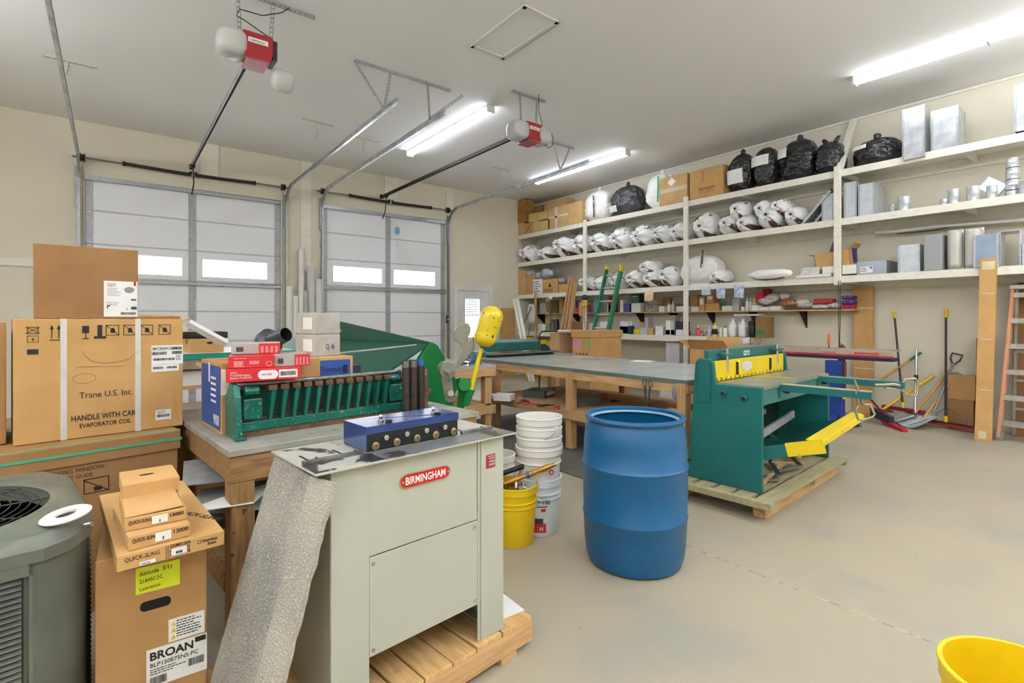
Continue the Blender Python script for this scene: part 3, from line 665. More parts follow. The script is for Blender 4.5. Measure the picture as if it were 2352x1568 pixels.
for q in ((.207, .217, .025, .026), (.207, .217, .034, .035), (.207, .208, .025, .035), (.216, .217, .025, .035)): m.box(q[0], q[1], -.0015, -.0008, q[2], q[3])
m.build('tick_box', INK, q1); txt('QUICK-SLING', .035, INK, q1, (.19, .3, .0465), (0, 0, R(-62)), bold=.01); txt('BRACKETS', .03, INK, q1, (.035, .42, .0465), (0, 0, R(-70)), bold=.01)
qs('flat carton ending 3000, second in the stack on the tall carton', 294, 1266, .737, 46, .163, .34, .042, 'QUICK-SLING', '13000')
qs('flat carton ending 13000 with a rectangular slot in its lid', 286, 1222, .78, 50, .165, .3, .038, 'QUICK-SLING', '13000', True)
t = carton('small plain carton with an oval lid slot, topmost of the flat stack', atz(281, 1150, .823), 50, .16, .2, .052, CARDL, tape=None, bev=.003); 
m = MB(); m.prism([(.075+.022*cos(2*pi*i/14), .1+.008*sin(2*pi*i/14)) for i in range(14)], .052, .0535, 'xy'); m.build('lid_slot', M('dark hole', '#0d0b0a', .9), t)
MB().box(.158, .165, .0, .2, .0, .05).build('side_flap', CARDL, t, bev=.001)
# ================================================================ work bench at the left
BZ = .86; BP = atz(525, 1036, BZ); 
BTOP = M('scuffed grey sheet metal top', '#a9a89d', .5, .2, sc=5, col2='#93938b', bump=.03, bsc=20, wear='#7d6f5a', wsc=6, wth=.62, wwid=.06)
t = T('workbench', 'heavy wooden workbench with grey sheet metal top behind the grey machine', 'bench', (BP.x, BP.y, 0), rot(47))
BW, BD = 1.42, 1.3
MB().box(0, BW, 0, BD, BZ-.03, BZ).build('metal_top', BTOP, t, bev=.003)
for q in ((.01, BW-.01, .01, .05, 0), (.01, BW-.01, BD-.05, BD-.01, 1), (.01, .05, .05, BD-.05, 2), (BW-.05, BW-.01, .05, BD-.05, 3)): MB().box(q[0], q[1], q[2], q[3], BZ-.15, BZ-.03).build('apron', OLDW, t, bev=.003)
for x, y in ((.012, .012), (BW-.12, .012), (.012, BD-.12), (BW-.12, BD-.12)): MB().box(x, x+.1, y, y+.1, 0, BZ-.15).build('leg', OLDZ, t, bev=.005)
MB().box(.02, BW-.02, .03, BD-.03, .28, .3).build('lower_shelf', OLDW, t); MB().box(.005, .04, .1, BD-.1, .2, .29).build('side_rail', OLDW, t)
def sheet(label, pts, mat=GALVD, th=.004, name='metal_sheet', cat='sheet metal'):
    c_ = sum((Vector(p) for p in pts), Vector())/len(pts); q = [Vector(p)-c_ for p in pts]; n = (q[1]-q[0]).cross(q[2]-q[0]).normalized()*th; k = len(q)
    m = MB().add(q+[x+n for x in q], [tuple(range(k))[::-1], tuple(range(k, 2*k))]+[(i, (i+1) % k, k+(i+1) % k, k+i) for i in range(k)])
    return solo(m, name, mat, label, cat, c_)
sheet('bright sheet metal offcut sticking out under the bench, topmost', [off(BP, 47, *v) for v in ((-.12, .3, -.2), (.35, .25, -.23), (.4, .75, -.2), (-.05, .65, -.17))])
sheet('white coated metal offcut pointing left from under the bench', [off(BP, 47, *v) for v in ((-.2, .02, -.235), (.1, -.0, -.255), (.3, .25, -.25), (.0, .16, -.25))], WHITEP)
sheet('dark folded metal offcut under the workbench shelf edge', [off(BP, 47, *v) for v in ((-.14, .12, -.28), (.3, .0, -.32), (.42, .45, -.3), (-.02, .42, -.27))], GREYP)
sheet('long dark metal offcut, lowest below the bench', [off(BP, 47, *v) for v in ((-.1, .1, -.36), (.3, .02, -.38), (.5, .6, -.36), (.0, .6, -.35))], STEEL)
# small teal brake on the bench
TEAL = M('speckled teal enamel', '#0f6a5d', .3, .1, sc=7, col2='#0a5a4b', bump=.05, bsc=60, wear='#8fc4b0', wsc=70, wth=.63, wwid=.02)
TEALD = M('teal enamel shaded by rust', '#0e5f50', .4, .1, sc=7, col2='#4b4a3a', bump=.05, bsc=60)
RUST = M('rusty bare clamp', '#7a5d46', .6, .5, sc=30, col2='#5a4436', bump=.1, bsc=60)
P = atz(538, 1010, BZ); t = T('bench_brake', 'small speckled teal box and pan brake standing on the workbench', 'sheet metal brake', P, rot(45)); L_ = .97
for x, nm in ((0, 0), (L_-.03, 1)):
    m = MB(); m.prism([(-.03, 0), (.14, 0), (.14, .2), (.08, .265), (.02, .265), (-.005, .2)], x, x+.03, 'yz'); m.build('end_plate', TEAL, t, bev=.005)
    m = MB(); m.box(x-.01, x+.04, -.06, -.02, 0, .014); m.build('foot', TEAL, t, bev=.003)
MB().box(.03, L_-.03, -.0, .06, .03, .075).build('base_rail', TEAL, t, bev=.004); MB().box(.03, L_-.03, .005, .07, .0, .028).build('lower_angle', RUST, t)
MB().box(.03, L_-.03, .1, .13, .05, .22).build('back_beam', TEALD, t); MB().box(.03, L_-.03, .05, .1, .07, .085).build('bed', RUST, t)
m = MB(); m.cyl((.02, .02, .262), (L_-.02, .02, .262), .011, n=12); m.box(.12, L_-.1, .0, .05, .255, .262); m.build('top_bar', STEEL, t, sm=40)
fp = None
for i in range(12):
    x = .165+i*.0595
    if fp is None:
        m = MB(); m.hexa([(-.006, -.004, .07), (.008, -.004, .07), (.008, .03, .07), (-.006, .03, .07)], [(.006, -.012, .225), (.03, -.012, .225), (.03, .04, .225), (.006, .04, .225)]); fp = m.build('finger', TEAL, t, bev=.002)
        m = MB(); m.box(-.012, .03, -.02, .035, .225, .25); m.build('finger_block', RUST, fp, bev=.002); fp.location = (x, 0, 0)
    else: f = copy_tree(fp, t); f.location = (x, 0, 0)
for x in (.04, L_-.12):
    MB().box(x, x+.085, -.014, .0, .09, .19).build('hinge_plate', TEAL, t, bev=.006); MB().cyl((x+.01, .02, .225), (x+.075, .02, .225), .024).build('hinge_barrel', TEAL, t, sm=40)
    for a_, c_ in ((.015, .16), (.07, .165)): MB().cyl((x+a_, -.02, c_), (x+a_, -.012, c_), .008, n=8).build('bolt', CHROME, t)
MB().box(L_-.05, L_+.01, -.03, .02, .215, .275).build('end_clamp', STEEL, t, bev=.008)
# cartons on the bench
BLU = M('blue carton print', '#27509c', .6, sc=5, col2='#224790')
P = off(atz(513, 1003, BZ), 47, .0, .035); t = carton('upright brown carton with a blue printed side behind the teal brake', P, 47, .5, .42, .36, CARD)
MB().box(-.0018, -.0006, .02, .4, .02, .34).build('blue_print', BLU, t); txt('900', .075, PAPER, t, (-.0022, .15, .04), (R(90), 0, R(-90)), bold=.01); MB().box(-.0026, -.0018, .22, .245, .25, .35).build('white_stripe', PAPER, t)
m = MB()
for k in range(5): m.box(-.0026, -.0018, .1, .2, .15+k*.03, .162+k*.03)
m.build('white_print', PAPER, t); MB().box(-.0018, .12, -.0018, -.0006, .2, .33).build('white_paper', PAPER, t)
P = off(atz(525, 1036, BZ), 47, .42, .62); t = carton('blue fronted carton hand-lettered Pioneer behind the red boxes', P, 47, .46, .4, .345, CARDL)
flat(t, .02, .44, .02, .325, BLU, 'blue_print'); txt('Pioneer', .055, INK, t, (.235, -.0026, .25), sx=.9); txt('iWave', .06, PAPER, t, (.16, -.0026, .13), bold=.01); barcode(t, .39, .42, .24, .29)
carton('small dark navy box right of the Pioneer carton', off(atz(525, 1036, BZ), 47, .9, .75), 47, .1, .12, .27, M('navy box', '#1c2550', .5), tape=None)
Pq = off(atz(525, 1036, BZ), 47, .66, .68); Pq.z = BZ+.3465
def greybox(label, p, a, w_, d_, h_, s_):
    t = carton(label, p, a, w_, d_, h_, M('grey white carton', '#b9b4ac', .6, sc=12, col2='#aaa49b'), tape=TAPEW); txt(s_, .05, INKB, t, (w_*.4, -.001, h_*.3), sx=.6) if s_ else None
    MB().box(-.0015, 0, .03, .12, .03, h_-.03).build('side_sticker', PAPER, t); return t
greybox('grey taped carton with scribbles, lower of two on the Pioneer carton', Pq, 32, .19, .2, .138, 'GJ 46'); Pq2 = Pq.copy(); Pq2.z += .14
greybox('grey film wrapped carton, upper of two above the Pioneer carton', Pq2, 32, .19, .2, .135, '')
def redbox(label, px, py, z, a, W, D, H, kind):
    t = carton(label, atz(px, py, z), a, W, D, H, REDB if kind != 2 else M('grey carton half', '#a9a6a1', .6, sc=8), tape=None, bev=.003)
    if kind == 0:
        _o = [(W*.545+(W*.07 if cos(q) > 0 else -W*.07)+H*.36*cos(q), H*.49+H*.36*sin(q)) for q in [2*pi*(k+.5)/20 for k in range(20)]]; MB().prism(_o, -.0024, -.0012, 'xz').build('white_oval', PAPER, t); flat(t, W*.69, W*.95, H*.2, H*.85, PAPER); barcode(t, W*.71, W*.93, H*.35, H*.7)
        txt('HZ311\nTrueZONE System\nSysteme TrueZONE', H*.2, PAPER, t, (W*.05, -.001, H*.66), bold=.008, sx=.9); txt('RED LINK', H*.17, REDP, t, (W*.46, -.0027, H*.45), bold=.01)
        MB().box(-.0016, -.0004, D*.1, D*.5, H*.2, H*.8).build('end_sticker', PAPER, t)
    elif kind == 1: txt('Honeywell Home', H*.13, PAPER, t, (W*.12, -.001, H*.78)); lines(t, W*.12, W*.4, H*.12, H*.6, 5, y=-.0008, mat=PAPER); lines(t, W*.45, W*.75, H*.3, H*.6, 3, y=-.0008, mat=PAPER); m = MB(); m.tube([(W*.88+H*.2*cos(a), -.001, H*.33+H*.2*sin(a)) for a in [2*pi*i/16 for i in range(16)]], .001, 4, closed=True); m.build('round_mark', PAPER, t)
    else:
        flat(t, W*.56, W, .0, H, REDB, 'red_print', th=.0008)
        for k in range(4): lines(t, W*(.6+.1*k), W*(.67+.1*k), H*.1, H*.75, 7, mat=PAPER, seed=k)
        barcode(t, W*.1, W*.25, H*.25, H*.7); MB().box(W+.0002, W+.0012, 0, D, 0, H).build('red_end', REDB, t)
    return t
rz_ = BZ+.276
redbox('long red zoning box with white oval and barcode, lowest red box', 519, 879, rz_, 60, .335, .25, .062, 0)
redbox('red printed box, left one of the middle row of red boxes', 524, 847, rz_+.063, 64, .205, .24, .06, 1)
redbox('grey and red box, right one of the middle row of red boxes', 630, 842, rz_+.063, 60, .17, .24, .06, 2)
redbox('grey and red box, topmost of the red boxes', 531, 814, rz_+.125, 66, .225, .22, .054, 2)
# pipes and small things on the bench
for i, (px, r_, h_) in enumerate(((932, .021, .345), (948, .026, .345), (966, .02, .35), (976, .018, .29))):
    p = atd(px, 900, 2.93+.04*i); p.z = BZ; t = T('steel_pipe', ['black iron pipe nipple nearest the teal brake end', 'thickest black iron pipe, second from the teal brake', 'black pipe with a blue cap ring, third from the brake', 'shortest rusty pipe beside the green machine'][i], 'pipe', p)
    MB().lathe([(r_*.8, 0), (r_, 0), (r_, h_-.045), (r_*.96, h_-.045), (r_*.96, h_), (r_*.8, h_), (r_*.8, 0)], 20).build('pipe_body', M('dark iron pipe', '#38332f', .5, .6, sc=20, col2='#4a4038') if i < 3 else RUST, t, sm=40)
    MB().lathe([(r_*.985, h_-.04), (r_*.985, h_-.002)], 20).build('thread', STEEL if i != 2 else BLUEP, t, sm=40)
p = atd(990, 935, 3.1); p.z = BZ; m = MB(); m.lathe([(.022, 0), (.03, 0), (.03, .045), (.034, .047), (.034, .065), (.026, .065), (.022, 0)], 20)
solo(m, 'pipe_coupling', GALV, 'grey threaded coupling standing behind the blue roller head', 'coupling', p, sm=40)
p = off(p, 47, .06, .02); m = MB(); m.lathe([(.016, 0), (.022, 0), (.022, .03), (.016, .03), (.016, 0)], 16); solo(m, 'pipe_coupling', GALV, 'smaller grey fitting right of the threaded coupling', 'coupling', p, sm=40)
# reducer and coil behind the red boxes
p = off(atz(525, 1036, BZ), 47, .42, 1.08); p.z = BZ+.001
t = T('duct_reducer', 'round black flanged duct piece behind the red boxes', 'duct', p, rot(47)); G2 = M('dark grey duct', '#55565a', .35, .5, sc=5)
MB().box(-.02, .22, 0, .2, 0, .34).build('support_carton', CARD, t)
mm = tr(.1, .0, .43) @ rx(R(70)) @ ry(R(20)); MB().lathe([(.085, -.04), (.085, .0), (.09, .004), (.055, .02), (.045, .16)], 28, mm).build('flange_cone', G2, t, sm=40); MB().lathe([(.0, .002), (.086, -.004)], 28, mm).build('dark_inside', BLACKP, t)
# ================================================================ roll forming machine
CAB = M('pale grey green machine enamel', '#b4b5a6', .4, .05, sc=2, col2='#aeb0a1', bump=.015, bsc=60, wear='#4c4b44', wsc=23, wth=.78, wwid=.012)
P = atd(760, 1079, 1.65); PZ = .14; O = Vector((P.x, P.y, 0)); A = 46.5
t = T('roll_forming_machine', 'grey lock forming machine with red BIRMINGHAM nameplate standing on a pallet', 'machine', O, rot(A)); W = .747; D = .36; H = .955
b = MB(); b.box(.0, .135, 0, .004, PZ, H); b.box(0, .004, .004, D, PZ, H); b.box(0, .1, D-.004, D, PZ, H); b.build('left_column', CAB, t, bev=.0015)
b = MB(); b.box(.625, W, -.006, .0, PZ, H); b.box(.611, .626, -.001, .003, PZ, H); b.box(W-.004, W, 0, D, PZ, H); b.box(W-.1, W-.004, D-.004, D, PZ, H); b.build('right_column', CAB, t, bev=.0015)
MB().box(.136, .611, .003, .006, .632, H).build('upper_panel', CAB, t, bev=.001); MB().box(.136, .611, .001, .006, .29, .629).build('lower_panel', CAB, t, bev=.001)
MB().box(.1, W-.1, D-.005, D-.002, .29, H).build('back_panel', CAB, t); MB().box(.02, W-.02, .02, D-.02, .33, .34).build('inner_pan', DSTEEL, t)
for x in (-.03, W-.05): MB().box(x, x+.08, .1, .25, PZ, PZ+.006).build('foot_plate', CAB, t); 
for x, z in ((.15, .605), (.597, .605), (.15, .31), (.597, .31)): MB().cyl((x, -.002, z), (x, .002, z), .007, n=12).build('screw', CHROME, t)
PLT = M('machine top with worn paint', '#b9b9ad', .38, .15, sc=3, col2='#adada2', wear='#34363a', wsc=5, wth=.62, wwid=.03)
b = MB(); b.box(-.065, W+.05, -.035, .36, H, H+.006); b.build('top_plate', PLT, t, bev=.001)
BK = M('blackened wear plate', '#26282c', .3, .4, sc=14, col2='#3c3f44', wear='#c9c8bf', wsc=9, wth=.52, wwid=.03)
MB().box(-.06, .18, -.025, .085, H+.006, H+.0075).build('wear_plate', BK, t); MB().box(.18, W+.045, -.032, .085, H+.006, H+.0075).build('wear_plate', M('scuffed silver wear plate', '#8c8f92', .3, .5, sc=8, wear='#3a3b3f', wsc=6, wth=.56, wwid=.04), t)
for x0, x1 in ((-.055, .165), (.6, W+.02)): MB().box(x0, x1, .085, .1, H+.006, H+.02).build('guide_bar', STEEL, t, bev=.001); 
for x in (-.0, .14, .73): MB().cyl((x, .115, H+.006), (x, .115, H+.02), .006, n=8).build('guide_bolt', CHROME, t)
for x in (-.02, .1, .64): MB().box(x, x+.008, .13, .22, H+.0058, H+.0068).build('slot', DSTEEL, t)
NAVY = M('glossy blue roller cover', '#1d3f80', .2, .1, sc=4, col2='#19366f', coat=.4)
x0, x1, y0, y1, z0_, z1_ = .174, .588, .095, .275, H+.0075, H+.098
MB().box(x0+.002, x1-.002, y0+.003, y1, z0_, z1_-.004).build('roller_block', M('black roller housing', '#222226', .3, .3, sc=20, wear='#b9b4a8', wsc=90, wth=.74, wwid=.02), t, bev=.002)
b = MB(); b.box(x0, x1, y0, y1, z1_-.004, z1_); b.box(x0, x1, y0, y0+.003, z1_-.028, z1_); b.box(x0-.001, x0+.002, y0, y1, z0_+.004, z1_); b.build('blue_cover', NAVY, t, bev=.001)
for i in range(4): x = x0+.075+i*.088; o = MB().cyl((x, y0-.012, z0_+.043), (x, y0+.004, z0_+.043), .011, n=6).build('hex_bolt', CHROME, t, bev=.001)
BRS = M('brass bushing', '#8d7d55', .35, .7, sc=40)
for i in range(5): x = x0+.035+i*.088; b = MB(); b.lathe([(0, .006), (.004, .006), (.004, .01), (.011, .01), (.015, .007), (.015, 0)], 20, tr(x, y0+.003, z0_+.018) @ rx(R(90))); b.build('bushing', BRS, t, sm=40)
for x, y in ((x0+.09, y0+.06), (x0+.33, y0+.06)):
    b = MB(); b.lathe([(.011, 0), (.011, .006), (.006, .008), (.006, .016), (.008, .02), (.003, .027), (0, .027)], 14, tr(x, y, z1_)); b.build('grease_fitting', CHROME, t, sm=40)
for x, y in ((x0+.11, y0+.035), (x0+.335, y0+.035)): MB().cyl((x, y, z1_), (x, y, z1_+.008), .013, n=6).build('cap_bolt', DSTEEL, t)
# nameplate
nx, nz, nw, nh = .252, .832, .223, .052; RN = M('red enamel nameplate', '#c3201f', .25, sc=4)
rr = nh/2; pts = [(nx+nw-rr+rr*cos(a), nz+rr+rr*sin(a)) for a in [-pi/2+pi*i/10 for i in range(11)]]+[(nx+rr+rr*cos(a), nz+rr+rr*sin(a)) for a in [pi/2+pi*i/10 for i in range(11)]]
MB().prism(pts, -.0005, .003, 'xz').build('nameplate_rim', CHROME, t)
pc = [(nx+nw/2+(x-nx-nw/2)*.965, nz+rr+(z-nz-rr)*.86) for x, z in pts]; MB().prism(pc, -.0012, .0, 'xz').build('nameplate', RN, t)
txt('BIRMINGHAM', .038, PAPER, t, (nx+nw/2, -.0014, nz+.0135), bold=.02, sx=.76, align='CENTER', ext=.0006)
for x in (nx+.012, nx+nw-.012): MB().cyl((x, -.004, nz+rr), (x, 0, nz+rr), .005, n=10).build('rivet', CHROME, t)
b = MB(); b.box(.651, .7, -.0075, -.006, .83, .885); o = b.build('data_plate', M('red data plate', '#a3242c', .4), t)
for k in range(3): MB().box(.665, .697, -.0085, -.0075, .84+k*.0125, .848+k*.0125).build('data_field', CHROME, t)
txt('BIRMINGHAM', .006, PAPER, t, (.66, -.0078, .876))
# pallet under the machine
t = T('wooden_pallet', 'pine pallet with cut boards under the BIRMINGHAM machine', 'pallet', off(O, A, -.28, -.05), rot(A-1.5)); x = 0; k = 0
wd = [.13, .12, .13, .14, .1, .13, .12, .14, .18]
for ww in wd:
    MB().box(x, x+ww-.008, .0, .62, PZ-.022, PZ-.001-(.0 if k % 3 else .004)).build('deck_board', PALW, t, bev=.002); x += ww; k += 1
for y in (.0, .28, .58): MB().box(0, 1.19, y, y+.04, PZ-.11, PZ-.023).build('stringer', WOODF, t, bev=.002)
for xx in (.05, .55, 1.0):
    for y in (.0, .52): MB().box(xx, xx+.09, y, y+.1, 0, PZ-.111).build('block', WOODF, t, bev=.002)
solo(MB().box(0, .16, 0, .2, 0, .003), 'paper_sheet', PAPER, 'white sheet on the pallet corner beside the machine', 'paper', off(O, A, W+.0, .05, PZ+.0), rot(A+8))
# lined duct elbow leaning on the machine
LIN = M('grey fibre duct liner', '#a39f94', .9, sc=3.5, col2='#7b7a79', bump=.8, bsc=140, det=8, specks=('#b9b5a9', 170, .58))
def cp(px, py, d): return atd(px, py, d)
A_, B_, C_ = cp(632, 1037, 1.86), cp(712, 1090, 1.635), cp(764, 1106, 1.585)
fwd = Vector((sY, cY, 0)); rgt = Vector((cY, -sY, 0)); tv = rgt*(-.19)+fwd*(-.19)+Vector((0, 0, -.93))
for q in (A_, B_, C_): q.z -= .004
o_ = (A_+B_)/2; n1 = (B_-A_).cross(tv).normalized()*.02; n2 = (C_-B_).cross(tv).normalized()*.02
t = T('duct_section', 'grey fibre lined duct section leaning against the grey machine', 'duct', (o_.x, o_.y, 0))
def slab(p, q, tvv, nn, nx_=24, nz_=40, wav=0):
    vs = []; fs = []
    for side in (0, 1):
        for j in range(nz_+1):
            for i in range(nx_+1):
                u = i/nx_; v = j/nz_; x = p.lerp(q, u)+tvv*v
                if side: x = x+nn
                if u == 1 and wav: x = x+(q-p).normalized()*(wav*noise.noise(Vector((v*18, 2, 0)))*1.0)
                vs.append(tuple(x-Vector((o_.x, o_.y, 0))+nn.normalized()*(.0015*noise.noise(x*30))))
    N_ = (nx_+1)*(nz_+1)
    for side in (0, 1):
        for j in range(nz_):
            for i in range(nx_): a0 = side*N_+j*(nx_+1)+i; fs.append((a0, a0+1, a0+nx_+2, a0+nx_+1))
    edge = [i for i in range(nx_+1)]+[(nx_+1)*j+nx_ for j in range(1, nz_+1)]+[(nx_+1)*nz_+i for i in range(nx_-1, -1, -1)]+[(nx_+1)*j for j in range(nz_-1, 0, -1)]
    for i in range(len(edge)): a0, a1 = edge[i], edge[(i+1) % len(edge)]; fs.append((a0, a1, a1+N_, a0+N_))
    m = MB(); m.add(vs, fs); return m
slab(A_, B_, tv, n1).build('wide_side', LIN, t, sm=60); slab(B_, C_, tv*.995, n2, wav=.012).build('narrow_side', M('grey fibre duct edge', '#b0ab9e', .9, sc=3, col2='#8f8c83', bump=.8, bsc=140, det=8, specks=('#c3beb1', 170, .6)), t, sm=60)
# ================================================================ middle of the floor
DRUM = M('blue drum polyethylene', '#0a5888', .38, sc=2, col2='#09507d', bump=.04, bsc=60, wear='#4d83b0', wsc=13, wth=.72, wwid=.05)
p = atd(1457, 900, 3.09); p.z = 0; s_ = 1.0
t = T('plastic_drum', 'large open blue plastic drum in the middle of the floor', 'drum', p)
pr = [(0, .02), (.2, .012), (.25, 0), (.272, .012), (.288, .06), (.296, .13), (.303, .28), (.307, .285), (.307, .295), (.302, .302), (.306, .42), (.306, .57), (.311, .577), (.311, .587), (.304, .595), (.3, .72), (.292, .8), (.278, .825), (.276, .84), (.292, .846), (.296, .856), (.292, .868), (.28, .872), (.27, .868), (.266, .845), (.284, .79), (.292, .6), (.292, .3), (.28, .06), (.2, .03), (0, .03)]
MB().lathe(pr, 64).build('drum_body', DRUM, t, sm=40)
m = MB(); m.lathe([(.252, .838), (.268, .85), (.27, .842)], 64); m.build('cut_rim', M('pale cut drum edge', '#7fa3bd', .5, sc=30), t, sm=40)
m = MB()
for k in range(9): a = R(-62); zz_ = .16+k*.07; m.bar((.3085*cos(a), .3085*sin(a), zz_), (.3085*cos(a+.08), .3085*sin(a+.08), zz_), .0015, .003)
o = m.build('level_marks', M('lighter blue relief', '#4b83b5', .5), t)
# pails
def pail(name, label, p, mat, r=.15, h=.37, inner=None, rings=2, group=None, handle=True, rot_=0, solid_in=None):
    t = T(name, label, 'bucket', p, rot_, group); k = .88
    pr = [(0, 0), (r*k-.004, 0), (r*k, .006)]
    def R_(z): return r*(k+(1-k)*z/h)
    zs = [h-.1-i*.03 for i in range(rings)][::-1]
    for z in zs: pr += [(R_(z)-.0, z-.006), (R_(z)+.009, z), (R_(z)+.009, z+.003), (R_(z), z+.006)]
    pr += [(r-.002, h-.05), (r+.008, h-.046), (r+.008, h-.008), (r+.012, h-.004), (r+.01, h), (r-.002, h), (r-.004, h-.02), (r*k-.006, .006), (0, .006)]
    MB().lathe(pr, 44).build('pail_body', mat, t, sm=35)
    if handle:
        m = MB(); pts = [((r+.014)*cos(a), -(r+.014)*sin(a)*.75, h-.075-.09*sin(a)) for a in [pi*i/14 for i in range(15)]]; m.tube(pts, .002, 5); m.build('bail_handle', STEEL, t, sm=60)
        for sx in (-1, 1): MB().box(sx*(r+.006)-.008, sx*(r+.006)+.008, -.014, .014, h-.095, h-.055).build('handle_ear', mat, t, bev=.003)
    return t
WP = M('translucent white pail plastic', '#e6e4dd', .35, sc=3, col2='#dcd9d0')
p = atz(1238, 1215, 0); base = p.copy()
t = pail('bucket', 'white labelled bucket marked F-100 under the stack of white buckets', base, M('white printed pail', '#dfe4ea', .35, sc=3), .147, .375, rot_=rot(90+30))
a0, a1 = R(-150), R(-60); mm = tr(base.x, base.y, 0)
def arcpatch(t, r, z0, z1, a0, a1, mat, name, r2=None):
    m = MB(); m.lathe([(r, z0), (r2 or r, z1)], 14, None, a0, a1); return m.build(name, mat, t, sm=60)
t.rotation_euler = (0, 0, 0)
vb = math.atan2(-base.y, -base.x)
arcpatch(t, .134, .03, .09, vb-.5, vb+.35, REDP, 'red_label', .136); arcpatch(t, .138, .09, .125, vb-.3, vb+.2, BLACKP, 'black_graphic', .139); arcpatch(t, .142, .2, .206, vb-.1, vb+.4, INK, 'text_line'); arcpatch(t, .1415, .17, .19, vb+.1, vb+.32, REDP, 'round_mark')
def curvetxt(s, size, mat, t, r, ang, z, **k): return txt(s, size, mat, t, (r*cos(ang), r*sin(ang), z), (R(90), 0, ang+pi/2), **k)
curvetxt('F-100', .035, INK, t, .146, vb-.05, .225, bold=.02); curvetxt('H', .036, PAPER, t, .139, vb+.02, .045, bold=.02); curvetxt('HERCULES', .01, INK, t, .147, vb+.05, .262)
prev = .19
for i, (dz, lb) in enumerate(((.20, 'lowest plain white bucket in the nested stack'), (.27, 'second plain white bucket up in the nested stack'), (.335, 'second white bucket from the top of the nested stack'), (.405, 'topmost white bucket, open, in the nested stack'))):
    pail('bucket', lb, base+Vector((0, 0, dz)), WP, .149, .375, rings=1, handle=(i in (1, 3)), rot_=rot(60+25*i))
pb = atz(1183, 1235, 0)
pY = atz(1180, 1240, 0); t = pail('bucket', 'yellow bucket holding pipe fittings beside the BIRMINGHAM machine', pY, YELP, .15, .375, rot_=rot(60)); t.location = pY
pW = atz(1150, 1150, 0)
t = pail('bucket', 'white bucket mostly hidden behind the BIRMINGHAM machine', off(atz(1168, 1160, 0), 46, .0, .15), WP, .149, .375, rot_=0)
BRASS = M('brass and paint fitting', '#b88a3c', .35, .7, sc=30, col2='#a5762e')
z_ = .375
t = T('pipe_fitting', 'long brass valve assembly with red tag lying across the yellow bucket', 'fitting', (pY.x, pY.y, z_))
a = rgt*1; e0 = rgt*(-.07)+fwd*(-.04)+Vector((0,0,.0)); e1 = rgt*.27+fwd*.0+Vector((0,0,.12)); m = MB(); n = 12
m.tube([e0.lerp(e1, i/n) for i in range(n+1)], [.016, .016, .021, .021, .015, .015, .019, .019, .015, .02, .02, .013, .013], 12); m.build('valve_body', BRASS, t, sm=40)
q = e0.lerp(e1, .25); m = MB(); m.cyl(q, q+Vector((0, 0, -.05))+fwd*-.02, .014); m.build('branch', CHROME, t, sm=40)
q = e0.lerp(e1, .45); q2 = e0.lerp(e1, .5); m = MB(); m.cyl(q, q2, .0225); m.build('blue_tape', BLUEP, t, sm=40)
q = e0.lerp(e1, .93); m = MB(); m.tube([q+Vector((0, 0, -.03-.014)) + Vector((.014*cos(b_)*rgt.x, .014*cos(b_)*rgt.y, .014*sin(b_))) for b_ in [2*pi*i/12 for i in range(12)]], .004, 6, closed=True); m.build('red_tag', REDP, t)
t = T('pipe', 'grey steel pipe sticking out of the yellow bucket', 'pipe', (pY.x, pY.y, z_)); m = MB(); m.cyl(rgt*-.14+fwd*.06+Vector((0, 0, .02)), rgt*.13+fwd*.1+Vector((0, 0, .1)), .017); m.build('pipe_body', DSTEEL, t, sm=40)
m = MB(); m.cyl(rgt*.05+fwd*.12+Vector((0, 0, .105)), rgt*.17+fwd*.14+Vector((0, 0, .115)), .01); m.build('bright_end', CHROME, t, sm=40)
r_ = random.Random(4)
for i in range(7):
    a_ = r_.uniform(0, 6.28); c_ = Vector((.07*cos(a_), .07*sin(a_), 0)); m = MB(); m.cyl((-.025, 0, 0), (.025, 0, 0), .017, n=12); m.cyl((0, 0, 0), (0, .03, .0), .014, n=12)
    solo(m, 'pipe_fitting', BRASS if i % 2 else CHROME, 'small pipe fitting in the yellow bucket', 'fitting', (pY.x+c_.x, pY.y+c_.y, .345), (r_.uniform(-.5, .5), r_.uniform(-.5, .5), r_.uniform(0, 6)), 'small fittings in the yellow bucket', sm=40)
# yellow bucket in the lower right corner
pc_ = atd(2330, 1560, 1.28); t = pail('bucket', 'open yellow bucket at the bottom right corner of the picture', (0, 0, 0), YELP, .18, .42, rings=3, handle=False); t.location = atz(2290, 1530, .49); t.location.z = 0; t.location += fwd*-.02+rgt*.065; t.scale = (1, 1, 1.12)
q = Vector(t.location)+rgt*-.155+fwd*-.135; m = MB(); m.lathe([(.012, 0), (.019, 0), (.019, .40), (.022, .405), (.022, .43), (.018, .435), (.014, .43), (.012, .4)], 20)
solo(m, 'hose_fitting', M('copper hose fitting', '#a9785a', .35, .7, sc=20), 'threaded copper coloured pipe end beside the corner yellow bucket', 'fitting', (q.x, q.y, 0), sm=40)
